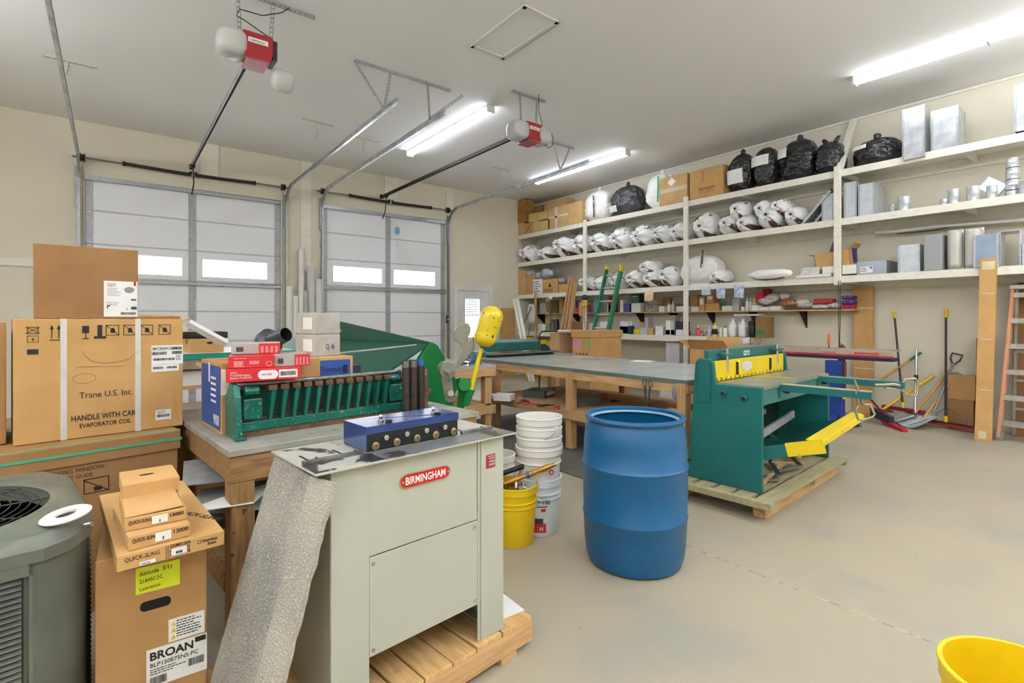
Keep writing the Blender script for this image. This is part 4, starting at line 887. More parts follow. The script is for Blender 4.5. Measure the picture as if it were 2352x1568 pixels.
# ================================================================ long work table with sheet metal top
TX0, TX1, TY0, TY1, TZ = 4.0, 5.52, 2.62, 6.15, .9
t = T('work_table', 'long lumber work table with a grey sheet metal top behind the drum', 'table', (TX0, TY0, 0)); tw, tl = TX1-TX0, TY1-TY0
GT = M('brushed sheet metal table top', '#d6dbdc', .22, .3, sc=1.5, st=(1, 3, 1), col2='#c2cacb', bump=.02, bsc=4)
MB().box(0, tw, 0, tl, TZ-.004, TZ).build('metal_top', GT, t)
b = MB(); b.box(-.003, 0, 0, tl, TZ-.035, TZ); b.box(0, tw, -.003, 0, TZ-.035, TZ); b.build('metal_edge', M('grey green metal edge', '#7f9490', .35, .5, sc=5), t)
MB().box(.002, tw, .002, tl, TZ-.03, TZ-.0045).build('deck', WOODY, t)
for x in (.01, tw-.05): MB().box(x, x+.038, .0, tl, TZ-.125, TZ-.0305).build('long_rail', WOODY, t, bev=.003)
for y in (.005, tl-.043): MB().box(.05, tw-.05, y, y+.038, TZ-.125, TZ-.0305).build('end_rail', WOODF, t, bev=.003)
ly = [2.62, 4.05, 5.46]
for y in ly: MB().box(-.005, .085, y-TY0+.01, y-TY0+.1, 0, TZ-.0305).build('leg', WOODZ, t, bev=.004)
for y in (2.62, 4.5, 5.95): MB().box(tw-.09, tw, y-TY0+.01, y-TY0+.1, 0, TZ-.0305).build('leg', WOODZ, t, bev=.004)
sy0, sy1 = 3.5-TY0, 5.6-TY0
for x in (-.02, tw-.02): MB().box(x-.02, x+.018, sy0, sy1, .34, .43).build('shelf_rail', WOODY, t, bev=.003)
MB().box(-.0, tw-.04, sy0, sy1, .431, .445).build('lower_shelf', WOODY, t)
paper = lambda lb, px, py, w_, h_, a_, mat=PAPER, z=TZ: solo(MB().box(0, w_, 0, h_, 0, .002), 'sheet', mat, lb, 'sheet', atz(px, py, z+.001), R(a_))
paper('white paper lying on the sheet metal table near the shear', 1490, 832, .28, .25, 20); paper('thin cut metal sheet on the table, left of the white paper', 1380, 828, .5, .35, 8, GALV); paper('cut metal sheet near the far edge of the metal table', 1290, 816, .5, .3, 14, GALV)
# snips hanging on the table rail, things on the lower shelf
def snips(label, px, py, X, mat, l=.22, col=None):
    p = atx(px, py, X); t = T('hand_shears', label, 'shears', p)
    for s_ in (-1, 1):
        m = MB(); m.tube([Vector((0, s_*.035, 0))+Vector((0, .02*cos(a_), .035*sin(a_))) for a_ in [2*pi*i/14 for i in range(14)]], .006, 6, closed=True); m.build('handle', mat, t, sm=60)
        m = MB(); m.hexa([(-.004, s_*.03-.008, -.03), (.004, s_*.03-.008, -.03), (.004, s_*.03+.008, -.03), (-.004, s_*.03+.008, -.03)], [(-.003, s_*.01-.004, -l), (.003, s_*.01-.004, -l), (.003, s_*.01+.01, -l), (-.003, s_*.01+.01, -l)]); m.build('blade', STEEL, t)
    return t
snips('big grey tinner snips hanging on the table rail behind the drum', 1487, 880, TX0-.02, M('grey snips', '#6d6f72', .4, .4)); 
m = MB(); m.blob(.02, .03, .07, None, 14, 8, 0); solo(m, 'hand_tool', GREYP, 'small grey oval tool hanging under the table right of the snips', 'tool', atx(1550, 900, TX0+.02))
tx0, tz0 = TX0, .446
def tsb(label, px, py, W, D, H, mat, a_=0, name='small_box', cat='box'): return solo(MB().box(0, W, 0, D, 0, H), name, mat, label, cat, atz(px, py, tz0), R(a_), bev=.003)
tsb('open white carton on the table lower shelf, left end', 1172, 922, .2, .22, .075, PAPER, 35); tsb('small white and blue box on the table lower shelf', 1140, 916, .1, .12, .05, PAPER, 20); tsb('tiny blue box beside the white carton on the lower shelf', 1158, 918, .05, .06, .06, BLUEP, 20)
tsb('dark grey metal tray on the lower shelf, left of the middle leg', 1250, 916, .35, .3, .09, M('slate tray', '#59605f', .4, .3), 25, 'metal_tray', 'tray'); tsb('green grey metal tray on the lower shelf, right of the middle leg', 1330, 935, .3, .4, .1, M('green grey tray', '#65716c', .4, .3), -15, 'metal_tray', 'tray')
m = MB(); m.blob(.16, .1, .05, None, 20, 10, .15); solo(m, 'plastic_bag', M('clear crumpled plastic', '#d5dbdd', .2, sc=9, trans=.3), 'clear crumpled plastic bag on the table lower shelf', 'bag', atz(1250, 902, tz0+.05), sm=70)
for i, (px, py, c1_, lb) in enumerate(((1192, 925, REDP, 'red handled aviation snips nearest the white carton'), (1212, 922, BLACKP, 'black handled snips on the lower shelf'), (1232, 928, REDP, 'red handled pliers beside the black snips'), (1262, 930, BLACKP, 'black caulking tool on the lower shelf edge'), (1282, 934, REDP, 'red gripped cutter touching the middle table leg'), (1345, 912, YELP, 'yellow handled snips right of the middle leg'), (1370, 915, ORGP, 'orange handled pliers on the lower shelf pile'), (1400, 922, BLACKP, 'black and tan tool nearest the drum on the shelf'), (1225, 905, BLACKP, 'black hand crimper behind the white carton'), (1385, 905, WHITEP, 'white handled tool at the far side of the lower shelf'))):
    t = T('hand_tool', lb, 'tool', atz(px, py, tz0+.02), R(30+47*i))
    for s_ in (-1, 1): m = MB(); m.tube([(0, s_*.005, 0), (.05, s_*.02, .005), (.1, s_*.03, .0), (.15, s_*.02, 0)], .009, 7); m.build('grip', c1_, t, sm=60)
    m = MB(); m.hexa([(-.09, -.004, -.004), (0, -.02, -.008), (0, .02, -.008), (-.09, .004, -.004)], [(-.09, -.004, .004), (0, -.02, .008), (0, .02, .008), (-.09, .004, .004)]); m.build('jaw', STEEL, t)
# second, shorter table to the left
t = T('work_table', 'pine work table left of the long metal topped table', 'table', (2.35, 4.95, 0)); tw2, tl2 = 1.27, 2.4
MB().box(0, tw2, 0, tl2, .87, .9).build('table_top', M('pale table top', '#c5c9cc', .3, .3, sc=3), t)
for x in (.0, tw2-.04): MB().box(x, x+.038, 0, tl2, .77, .869).build('long_rail', WOODY, t)
for y in (.0, tl2-.04): MB().box(.039, tw2-.041, y, y+.038, .77, .869).build('end_rail', WOODF, t)
for x, y in ((.04, .04), (tw2-.13, .04), (.04, tl2-.13), (tw2-.13, tl2-.13), (tw2-.13, 1.2)): MB().box(x, x+.09, y, y+.09, 0, .769).build('leg', WOODZ, t, bev=.003)
MB().box(tw2-.04, tw2-.002, .0, tl2, .32, .42).build('shelf_rail', WOODY, t); MB().box(0.04, tw2-.041, .0, .038, .32, .42).build('shelf_rail', WOODF, t); MB().box(.04, tw2-.05, .04, tl2-.04, .42, .436).build('lower_shelf', WOODY, t)
carton('light blue grey box on the shorter table behind the yellow weight', Vector((2.75, 5.45, .902)), 0, .34, .3, .19, M('light blue box', '#c3ccda', .6, sc=4), tape=None, rotz=R(5))
t = T('inverter_generator', 'small yellow and black power unit on the shorter table', 'machine', (2.45, 6.5, .902), R(10))
MB().box(0, .36, 0, .3, .02, .2).build('black_body', BLACKP, t, bev=.04); MB().box(-.02, .12, -.01, .29, .01, .17).build('yellow_shell', YELP, t, bev=.03); MB().box(.16, .28, -.012, .29, .01, .1).build('yellow_shell', YELP, t, bev=.02); m = MB(); m.tube([(.05, .15, .19), (.08, .15, .26), (.28, .15, .26), (.31, .15, .19)], .013, 8); m.build('carry_handle', BLACKP, t, sm=60); MB().box(.14, .2, -.014, .0, .1, .17).build('control_panel', GREYP, t, bev=.01)
for i, (x, y, c1_, lb) in enumerate(((2.9, 5.1, REDP, 'red tool handle on the shorter table edge'), (3.2, 5.05, BLACKP, 'black tool lying by the vise end of the shorter table'), (3.05, 5.2, REDP, 'second red handled tool on the shorter table'))):
    m = MB(); m.tube([(0, 0, .012), (.1, .02, .015), (.2, 0, .012)], .012, 8); solo(m, 'hand_tool', c1_, lb, 'tool', (x, y, .902), R(40*i), sm=60)
# vise on the corner and green slip roll box on the table's far end
VB = M('blue grey vise paint', '#5d8390', .4, .3, sc=8, col2='#4c6e7a')
t = T('bench_vise', 'blue grey bench vise on the near corner of the long table', 'vise', atz(1090, 826, .902), R(20)); t.location = (4.05, 6.0, .901) if False else Vector((3.45, 5.15, .901))
MB().lathe([(0, 0), (.08, 0), (.08, .02), (.045, .04), (.045, .08), (0, .08)], 20).build('swivel_base', VB, t, sm=40)
MB().box(-.05, .2, -.045, .045, .07, .15).build('body', VB, t, bev=.02); MB().box(-.14, -.07, -.05, .05, .05, .16).build('front_jaw', VB, t, bev=.015); m = MB(); m.cyl((-.2, 0, .09), (0, 0, .09), .014); m.build('screw', STEEL, t, sm=40); m = MB(); m.cyl((-.19, -.09, .06), (-.19, .09, .12), .006); m.build('tommy_bar', CHROME, t, sm=40)
TE2 = M('deep teal machine paint', '#125c58', .32, .1, sc=4, col2='#0f514e', bump=.02, bsc=60)
t = T('slip_roll', 'teal housed bar folder on the far end of the long table', 'machine', (4.18, 5.95, TZ+.001), 0)
m = MB(); m.prism([(0, .07), (.16, .07), (.16, .24), (.06, .24), (0, .2)], 0, 1.0, 'yz'); m.build('housing', TE2, t, bev=.01); MB().box(-.02, 1.3, -.12, .05, .035, .055).build('folding_blade', STEEL, t, bev=.003); MB().box(-.03, 1.05, -.05, .18, 0, .034).build('base', DSTEEL, t)
m = MB(); m.prism([(1.05, .0), (1.3, .0), (1.12, .16), (1.05, .16)], .0, .03, 'xz'); m.build('end_bracket', M('dark blue plate', '#1f3350', .4), t)
# ================================================================ GS shear on its pallet
SHR = M('teal green shear paint', '#1f6b69', .33, .1, sc=2, col2='#1b615f', bump=.03, bsc=40, wear='#6f9a8f', wsc=30, wth=.76, wwid=.02)
GO = atd(1751, 1135, 3.78); GO = Vector((GO.x, GO.y, 0)); GA = 48; ZB = .15; SW = 1.5
t = T('foot_shear', 'teal foot shear with yellow hold-down and number GS772 standing on a pallet', 'metal shear', GO, rot(GA))
prof = [(0, ZB), (.6, ZB), (.53, 1.09), (.50, 1.125), (.40, 1.125), (.375, 1.09), (.36, .93), (0, .935)]
for x in (0, SW-.03): m = MB(); m.prism(prof, x, x+.03, 'yz'); m.build('side_frame', SHR, t, bev=.006)
MB().box(-.012, .0, .40, .50, .78, 1.12).build('guide_strip', SHR, t, bev=.003)
for y, z in ((.29, .865), (.13, .845), (.57, .29)): MB().cyl((-.02, y, z), (0, y, z), .022 if z > .5 else .012, n=16).build('washer', SHR if z > .5 else RUST, t, bev=.004); MB().cyl((-.03, y, z), (-.02, y, z), .013, n=6).build('bolt', DSTEEL, t)
m = MB(); m.prism([(.03, .95), (SW-.03, .95), (SW-.03, .945), (.03, .945)], .0, .001, 'xz')
b = MB(); b.box(.03, SW-.03, .0, .37, .915, .94); b.build('table_bed', M('worn bed plate', '#8f9284', .4, .3, sc=5, wear='#b3a774', wsc=4, wth=.6, wwid=.06), t)
b = MB(); b.prism([(0, .80), (.03, .80), (.03, .915), (0, .915)], .03, SW-.03, 'yz'); b.build('front_beam', SHR, t, bev=.004)
b = MB(); b.prism([(.43, .96), (.47, .96), (.47, 1.19), (.43, 1.19)], .03, SW-.03, 'yz'); b.build('upper_beam', SHR, t, bev=.006)
txt('GS772', .06, PAPER, t, (.66, .4285, 1.12), bold=.02, sx=.8); 
YEL = M('yellow guard enamel', '#e0c413', .35, sc=3, col2='#d6b90f', bump=.02, bsc=30)
MB().box(.045, SW-.05, .385, .40, .965, 1.105).build('hold_down_guard', YEL, t, bev=.003)
for i in range(17): MB().box(.08+i*.081, .122+i*.081, .375, .39, .945, .972).build('guard_finger', YEL, t, bev=.001)
b = MB(); b.prism([(.63+.11*cos(a_)*1, 1.035+.045*sin(a_)) for a_ in [2*pi*(i+.5)/12 for i in range(12)]], .383, .385, 'xz'); b.build('warning_plate', M('silver warning plate', '#d0d0c8', .4, sc=30), t)
for x in (.43, 1.12): MB().box(x-.01, x+.01, .37, .386, .97, 1.08).build('guard_bolt', DSTEEL, t, bev=.003); MB().box(x+.018, x+.045, .382, .386, 1.03, 1.09).build('sticker', PAPER, t)
for x in (.26, 1.3):
    MB().cyl((x, .39, 1.0), (x, .39, 1.2), .014).build('spring_post', CHROME, t, sm=40); MB().box(x-.08, x+.08, .36, .42, 1.14, 1.16).build('post_arm', SHR, t, bev=.004)
MB().box(.03, SW-.03, .44, .46, .3, .8).build('back_sheet', M('deep green inner sheet', '#0c3a35', .5, .1), t); 
for p0_, p1_ in (((.05, .42, .25), (SW-.05, .42, .78)), ((.05, .42, .78), (SW-.05, .42, .25))): b = MB(); b.bar(p0_, p1_, .006, .03); b.build('cross_brace', SHR, t)
# extension arms
for x, l, nm in ((.33, .6, 'near'), (1.2, .62, 'far')):
    b = MB(); b.box(x, x+.045, -l, .02, .88, .932); b.build('support_arm', SHR, t, bev=.004); b = MB(); b.box(x-.0, x+.06, -l*(.98 if nm == 'near' else .72), -.01, .932, .938); b.build('arm_top', M('tan worn arm top', '#b5a98a', .5) if nm == 'near' else GALV, t)
    MB().box(x-.02, x+.07, -.012, .0, .83, .92).build('arm_bracket', SHR, t, bev=.003); MB().cyl((x+.09, -.04, .875), (x+.09, .0, .875), .02, n=8).build('adjusting_bolt', DSTEEL, t)
b = MB(); b.bar((.62, .33, .944), (.8, .04, .944), .022, .004, (0,0,1)); b.build('yellow_gauge', YEL, t)
# treadle
b = MB(); b.bar((.03, .3, .36), (.12, -.2, .50), .03, .09); b.build('treadle_arm', SHR, t); b = MB(); b.bar((.105, -.13, .485), (.16, -.36, .545), .034, .095); b.build('treadle_arm_end', YEL, t)
b = MB(); b.bar((SW-.1, .3, .38), (1.14, -.33, .58), .03, .08); b.build('treadle_arm', SHR, t)
b = MB(); b.prism([(-.045, 0), (.045, .010), (.045, .018), (-.037, .01), (-.04, -.04), (-.048, -.04)], 0, .98, 'yz'); o = b.build('treadle_bar', YEL, t, bev=.003); o.location = (.17, -.28, .555); o.rotation_euler = (0, R(-5), R(-2))
for (q0, q1, nm, h_) in (((.04, .05, .56), (.95, .12, .61), 'scrap_rail', .06), ((.04, .25, .58), (.8, .3, .63), 'scrap_rail', .04)): b = MB(); b.bar(q0, q1, .02, h_); b.build(nm, GALV, t)
# pallet + drop offs
t2 = T('wooden_pallet', 'weathered pallet under the teal shear', 'pallet', off(GO, GA, -.12, -.12), rot(GA))
PG = M('weathered green stained pallet', '#8f8d74', .8, sc=3, st=(1.5, 12, 12), col2='#a99c6d', bump=.1, bsc=12, bst=(1,14,14)); 
for k in range(6): MB().box(.0, 1.74, .0+k*.155, .125+k*.155, ZB-.022, ZB-.001).build('deck_board', PG, t2, bev=.002)
for x in (.0, .85, 1.66): MB().box(x, x+.08, .0, .9, ZB-.06, ZB-.023).build('cross_board', PG, t2, bev=.002)
for (x0_, x1_, y0_, y1_) in ((.0, 1.7, .07, .16), (.0, 1.7, .7, .79)): MB().box(x0_+.05, x1_, y0_, y1_, 0, ZB-.061).build('bottom_beam', WOODF, t2, bev=.004)
MB().box(-.05, .0, -.01, .9, ZB-.055, ZB-.0).build('edge_beam', PG, t2, bev=.008)
r_ = random.Random(9)
for i in range(9):
    l = r_.uniform(.25, .7); m = MB(); m.bar((-l/2, 0, .006), (l/2, 0, .02), .04, .006, (0,0,1)); p = off(GO, GA, .25+i*.12, .1+.25*r_.random(), ZB+.002+.006*i)
    solo(m, 'metal_offcut', [GALV, STEEL, WOODF][i % 3], 'narrow offcut strip lying inside the shear frame on the pallet', 'offcut', p, rot(GA)+r_.uniform(-1.2, 1.2), 'offcut strips inside the teal shear')
# clamps on the arms
CLM = M('nickel locking clamp', '#a9a493', .3, .8, sc=30)
def clamp(label, p, s_, a_):
    t = T('locking_clamp', label, 'clamp', p, a_)
    m = MB(); m.tube([(-.0, 0, .0), (.02, 0, .05), (.1, 0, .055), (.115, 0, .03), (.115, 0, -.05), (.1, 0, -.07), (.03, 0, -.065), (.0, 0, -.03)], .009, 8); m.build('c_jaw', CLM, t, sm=60)
    m = MB(); m.tube([(.0, 0, .0), (-.06, 0, .012), (-.15, 0, .008), (-.2, 0, .01)], [.012, .013, .011, .008], 8); m.build('handle', CLM, t, sm=60); m = MB(); m.tube([(.0, 0, -.03), (-.05, 0, -.02), (-.12, 0, -.012)], .007, 7); m.build('release_lever', CHROME, t, sm=60)
    t.scale = (s_, s_, s_); return t
clamp('big C shaped locking clamp on the far arm of the shear', off(GO, GA, 1.22, -.6, .9), 1.1, rot(90)); clamp('locking clamp hanging on the near arm of the shear', off(GO, GA, .36, -.54, .84), .9, (0, R(70), rot(100)))
# ================================================================ big green hand brake
GRB = M('grass green brake enamel', '#0f7a3c', .3, .1, sc=3, col2='#0d6f37', bump=.03, bsc=40, wear='#3b3128', wsc=30, wth=.77, wwid=.02); GDK = M('dark green brake leaf', '#1f5b48', .4, .1, sc=2, col2='#1a4f3f')
BO = atd(688, 800, 5.85); BO.z = 0; BAa = 132; BL = 2.35
t = T('box_brake', 'large floor standing green sheet metal brake behind the small teal brake', 'sheet metal brake', BO, rot(BAa))
sp = [(-.35, .0), (.32, .0), (.32, .2), (.2, .5), (.24, .78), (.3, .86), (.06, 1.22), (.0, 1.25), (-.05, 1.22), (-.28, .95), (-.35, .6)]
for x in (0, BL): m = MB(); m.prism(sp, x-.02, x+.02, 'yz'); m.build('end_frame', GRB, t, bev=.005)
m = MB(); m.hexa([(0, -.02, 1.2), (BL, -.02, 1.2), (BL, .0, 1.2), (0, .0, 1.2)], [(0, -.02, 1.25), (BL, -.02, 1.25), (BL, .0, 1.25), (0, 0, 1.25)]); m.build('top_rail', GDK, t)
m = MB(); m.add([(0, -.03, 1.24), (BL, -.03, 1.24), (BL, -.5, 1.0), (0, -.5, 1.0), (0, -.03, 1.22), (BL, -.03, 1.22), (BL, -.5, .98), (0, -.5, .98)], [(0,1,2,3),(7,6,5,4),(0,4,5,1),(1,5,6,2),(2,6,7,3),(3,7,4,0)]); m.build('upper_leaf', GDK, t)
m = MB(); m.add([(.02, -.34, 1.0), (BL-.02, -.34, 1.0), (BL-.02, -.36, .62), (.02, -.36, .62)], [(0,1,2,3)]); m.build('back_apron', M('pale bed sheet', '#a8b0b4', .4, .3), t)
m = MB(); m.prism([(0, 1.36), (BL*.3, 1.43), (BL*.36, 1.43), (BL, 1.255), (BL, 1.24), (0, 1.24)], -.035, -.02, 'xz'); m.build('truss_plate', GDK, t)
m = MB(); m.add([(.3, -.42, 1.03), (BL-.15, -.42, 1.03), (BL-.1, -.36, .7), (.35, -.36, .7)], [(0,1,2,3)]); m.build('inner_bed', M('pale bed sheet', '#a8b0b4', .4, .3), t)
for q0, q1 in (((.55, -.06, 1.4), (.5, -.2, .95)), ((BL*.95, -.05, 1.22), (.4, -.5, 1.02)), ((1.0, -.05, 1.33), (.85, -.5, .95))): m = MB(); m.cyl(q0, q1, .013, n=10); m.build('tie_rod', GALVD, t, sm=40)
m = MB(); m.prism([(.35, 1.28), (.55, 1.32), (.5, 1.24), (.45, 1.2), (.4, 1.02), (.34, 1.0)], -.06, -.04, 'xz'); m.build('centre_lug', GRB, t)
MB().box(.05, BL-.05, -.2, .1, .0, .08).build('floor_rail', GRB, t); MB().box(.02, BL-.02, .18, .22, .45, .8).build('folding_leaf', GRB, t); MB().box(.02, BL-.02, -.3, -.26, .2, .6).build('lower_apron', GDK, t)
# lever gear on the near end, all placed beside the end frame
def lp(px, py, d): return t.matrix_world.inverted() @ atd(px, py, d)
bpy.context.view_layer.update()
LEV = M('grey enamel lever', '#979484', .35, .3, sc=5, col2='#87847a')
d0 = 4.02
def platepoly(pts, d, th, mat, nm, n_=None):
    ps = [lp(x, y, d) for x, y in pts]; nrm = (ps[1]-ps[0]).cross(ps[2]-ps[0]).normalized()*th; k = len(ps)
    return MB().add(ps+[q+nrm for q in ps], [tuple(range(k))[::-1], tuple(range(k, 2*k))]+[(i, (i+1) % k, k+(i+1) % k, k+i) for i in range(k)]).build(nm, mat, t, bev=.008, seg=3)
platepoly([(1042, 782), (1041, 762), (1050, 748), (1062, 741), (1074, 742), (1081, 752), (1080, 764), (1073, 778), (1072, 784), (1076, 787), (1080, 782), (1087, 770), (1090, 800), (1066, 832), (1045, 851), (1036, 843), (1052, 822), (1062, 800), (1056, 788)], d0, .03, LEV, 'counter_lever')
m = MB(); c_ = lp(1022, 846, d0+.03); c2_ = lp(1030, 851, d0-.1); m.cyl(c_, c2_, .062, n=28); m.build('pivot_disc', LEV, t, sm=40); m = MB(); m.cyl(lp(1026, 850, d0-.1), lp(1038, 858, d0-.16), .028, n=20); m.build('pivot_hub', LEV, t, sm=40)
platepoly([(1012, 866), (1036, 866), (1046, 920), (1040, 924), (1030, 926), (1022, 918)], d0-.04, .03, LEV, 'link_arm'); m = MB(); c_ = lp(1033, 902, d0-.05); c2_ = lp(1035, 903, d0-.09); m.cyl(c_, c2_, .024, n=20); m.build('link_bolt', CHROME, t, sm=40)
m = MB(); m.cyl(lp(1064, 882, d0+.02), lp(1068, 883, d0-.06), .05, n=24); m.build('yoke_boss', GRB, t, sm=40); platepoly([(1046, 870), (1060, 866), (1076, 874), (1078, 905), (1064, 940), (1048, 940), (1052, 900)], d0+.0, .04, GRB, 'yoke')
m = MB(); m.cyl(lp(1081, 893, d0-.02), lp(1068, 930, d0-.02), .035, .03, n=16); m.build('rod_socket', GRB, t, sm=40)
m = MB(); m.cyl(lp(1081, 896, d0-.02), lp(1106, 800, d0-.02), .018, .016, n=14); m.build('weight_rod', YEL, t, sm=40)
YW = M('chipped yellow weight paint', '#dcc322', .3, .05, sc=4, col2='#d2b81c', coat=.2, wear='#4b4227', wsc=34, wth=.64, wwid=.015)
b0, b1 = lp(1107, 797, d0-.02), lp(1137, 703, d0-.02); n = 20; rr = .088; Lw = (b1-b0).length; pts = []; rs = []
for i in range(n+1):
    u = i/n; s = u*Lw; e_ = min(s, Lw-s); rs.append(max(.002, rr*min(1, (1-(1-min(e_/.085, 1))**2))**.5)*(1-.06*math.exp(-((u-.35)/.12)**2)+.03*u)); pts.append(b0.lerp(b1, u))
MB().tube(pts, rs, 28).build('counterweight', YW, t, sm=60)
MB().cyl(lp(984, 897, d0+.02), lp(985, 897, d0-.0), .026, n=6).build('pivot_bolt', RUST, t)
# ================================================================ cluttered stand between the cartons and the workbench
t = T('shop_table', 'low cluttered table with a teal edge behind the Trane carton', 'table', off(atd(415, 812, 3.9), 50, -.35, .0), rot(50)); t.location.z = 0; zt_ = 1.175
TEB = M('teal table edge', '#2a9d87', .5, sc=5)
MB().box(0, 1.2, 0, .9, zt_-.02, zt_).build('table_top', WHITEP, t); MB().box(-.01, 1.21, -.012, 0, zt_-.045, zt_).build('teal_edge', TEB, t); MB().box(0, 1.2, .0, .02, zt_-.12, zt_-.046).build('apron', M('mottled blue tan board', '#a3a094', .7, sc=7, col2='#8f7f66'), t)
for x, y in ((.02, .02), (1.13, .02), (.02, .83), (1.13, .83)): MB().box(x, x+.05, y, y+.05, 0, zt_-.02).build('leg', WOODZ, t)
MB().box(.0, 1.2, .02, .88, .9, .92).build('shelf', WOODF, t); MB().box(.0, 1.2, .02, .88, .6, .62).build('shelf', WOODF, t)
q = t.location
def onst(x, y, z): return off(q, 50, x, y, z)
bk = carton('brown storage carton with a hand hole under the black tray', onst(.42, .1, zt_+.001), 50, .24, .3, .11, CARDL, tape=None); m = MB(); m.prism([(.14+.022*cos(a_), .075+.009*sin(a_)) for a_ in [2*pi*i/14 for i in range(14)]], -.0015, -.0005, 'xz'); m.build('hand_hole', BLACKP, bk)
b = MB(); b.box(0, .34, 0, .2, 0, .012); b.box(0, .34, 0, .01, 0, .05); b.box(0, .34, .19, .2, 0, .05); b.box(0, .01, 0, .2, 0, .05); b.box(.33, .34, 0, .2, 0, .05); solo(b, 'black_tray', BLACKP, 'long black tray lying on the storage carton', 'tray', onst(.35, .12, zt_+.113), rot(52))
carton('open carton with dark printed dots behind the Trane carton', onst(.12, .78, zt_+.001), 50, .34, .25, .24, CARDL, open_=.08)
carton('light carton leaning behind the black tray', onst(.4, .5, zt_+.001), 50, .28, .28, .16, CARDL)
b = MB(); b.add([(0,0,0),(.3,0,0),(.3,.1,.0),(0,.1,0),(0,-.02,.04),(.3,-.02,.04),(.3,.12,.04),(0,.12,.04)], [(0,1,2,3),(0,4,5,1),(3,2,6,7)]); solo(b, 'white_channel', WHITEP, 'white coated metal channel leaning on the teal edged table', 'channel', atd(424, 748, 3.75), (R(8), R(33), rot(62)))
b = MB(); b.prism([(0,0),(.1,0),(.12,.06),(.06,.1),(.0,.07)], 0, .16, 'xz'); solo(b, 'register_boot', GREYP, 'grey grille piece behind the black tray', 'duct', onst(.62, .62, zt_+.001), rot(50))
carton('dark carton added to block the bright gap under the cluttered table', onst(.05, .15, .002), 50, 1.0, .5, .55, CARDD)  # added to hide bright floor and wall, keeps the space below dark
carton('brown carton added in the middle level to darken the back of the cluttered table', onst(.05, .4, .922), 50, .95, .3, .22, CARDD)  # added filler that blocks the bright view through the shelf
carton('white carton on the lower level beside the Trane carton', onst(.33, .05, .922), 50, .2, .25, .12, PAPER, tape=None); carton('carton with a barcode label on the lower level', onst(.1, .05, .922), 50, .2, .25, .14, CARDL)
b = MB()
for i in range(6): b.box(i*.04, i*.04+.004, 0, .004, 0, .12)
for i in range(4): b.box(0, .2, 0, .004, i*.036, i*.036+.008)
b.box(0, .2, .004, .2, 0, .004); solo(b, 'black_crate', BLACKP, 'black mesh crate with red contents beside the workbench', 'crate', onst(.3, .04, .62), rot(50)); solo(MB().box(0, .18, 0, .15, 0, .09), 'red_box', REDB, 'red box inside the black mesh crate', 'box', onst(.31, .05, .625), rot(50))
carton('crushed open carton standing on the workbench edge by the blue printed carton', off(atz(467, 940, BZ), 47, .0, .0), 60, .1, .3, .26, CARDL, open_=.05)
m = MB(); 
for i in range(5): m.tube([(.11*cos(a_)+.0, .11*sin(a_), .02+i*.018) for a_ in [2*pi*j/28 for j in range(28)]], .011, 7, closed=True)
solo(m, 'hose_coil', M('beige flexible hose', '#b9ad96', .7, sc=20), 'coil of beige hose behind the topmost red box', 'hose', onst(1.0, .1, zt_+.001), sm=60)
# ================================================================ goods on the wall shelving
def ax(px, X): return atx(px, 600, X).y
def zt(px, py, X): return atx(px, py, X).z
WR = R(-90)
def sbox(label, pl, pr, ytop, z, X=XF+.02, D=.3, mat=CARD, name='cardboard_box', cat='box', tape=TAPE, group=None, gap=0, bev=.003, yb=None):
    ya, yb_ = ax(pl, X), ax(pr, X); H = zt((pl+pr)/2, ytop, X)-z-gap
    if H < .02: print('LOWH', label, H)
    t = carton(label, (X, ya, z+gap+.001), 0, ya-yb_, D, H, mat, name, cat, tape, group, rotz=WR, bev=bev); t['_'] = 1; del t['_']
    t_dim[t.name] = (ya-yb_, D, H); return t
t_dim = {}
# ---- white flexible duct bags
BAGW = M('white poly duct bag', '#fafaf9', .34, sc=3, col2='#f4f4f3', bump=.35, bd=.012, bsc=11, det=3)
BAGT = M('brown printed tape', '#5f4433', .5, sc=22, col2='#d9d3cb', lo=.6, hi=.63)
BAGK = M('black bag print', '#3a3532', .6)
def bagmesh(r, L_, seed, k=1.0):
    vs = []; fs = []; nu, nv = 44, 26; R0 = random.Random(seed); ph = R0.random()*6; nf = R0.choice((6, 7, 8)); cx = R0.uniform(-.25, .25); cz = R0.uniform(-.15, .25)
    for j in range(nv+1):
        u = (j/nv)**1.35; s = -1+2*u
        base = (1-abs(s)**2.6)**.5 if abs(s) < 1 else 0
        if j == 0: base = .42
        elif j == 1: base = .26
        elif j == 2: base = .12
        w0 = max(0, 1-u*2.2)
        for i in range(nu):
            th = 2*pi*i/nu; cr = cos(nf*th+ph+1.2*noise.noise(Vector((cos(th), sin(th), seed))))
            nn = noise.noise(Vector((cos(th)*1.6, sin(th)*1.6, s*2+seed*3.7)))*.12+noise.noise(Vector((cos(th)*4, sin(th)*4, s*5+seed)))*.03
            rr_ = r*base*(1+.10*w0*cr+nn+.05*u**3*cos(6*th))
            y = L_*u+r*.16*w0*cr*min(1, base*1.6)*(j > 2)
            if j < 3: y = -.3*r*(3-j)/3+r*.12*cr
            vs.append((rr_*cos(th)+cx*r*w0*(1-base*.5), y, max(rr_*sin(th)+r+cz*r*w0*(1-base*.5), .004)))
    for j in range(nv):
        for i in range(nu): fs.append((j*nu+i, j*nu+(i+1) % nu, (j+1)*nu+(i+1) % nu, (j+1)*nu+i))
    fs.append(tuple(nv*nu+i for i in range(nu)))
    return vs, fs, nu, nv
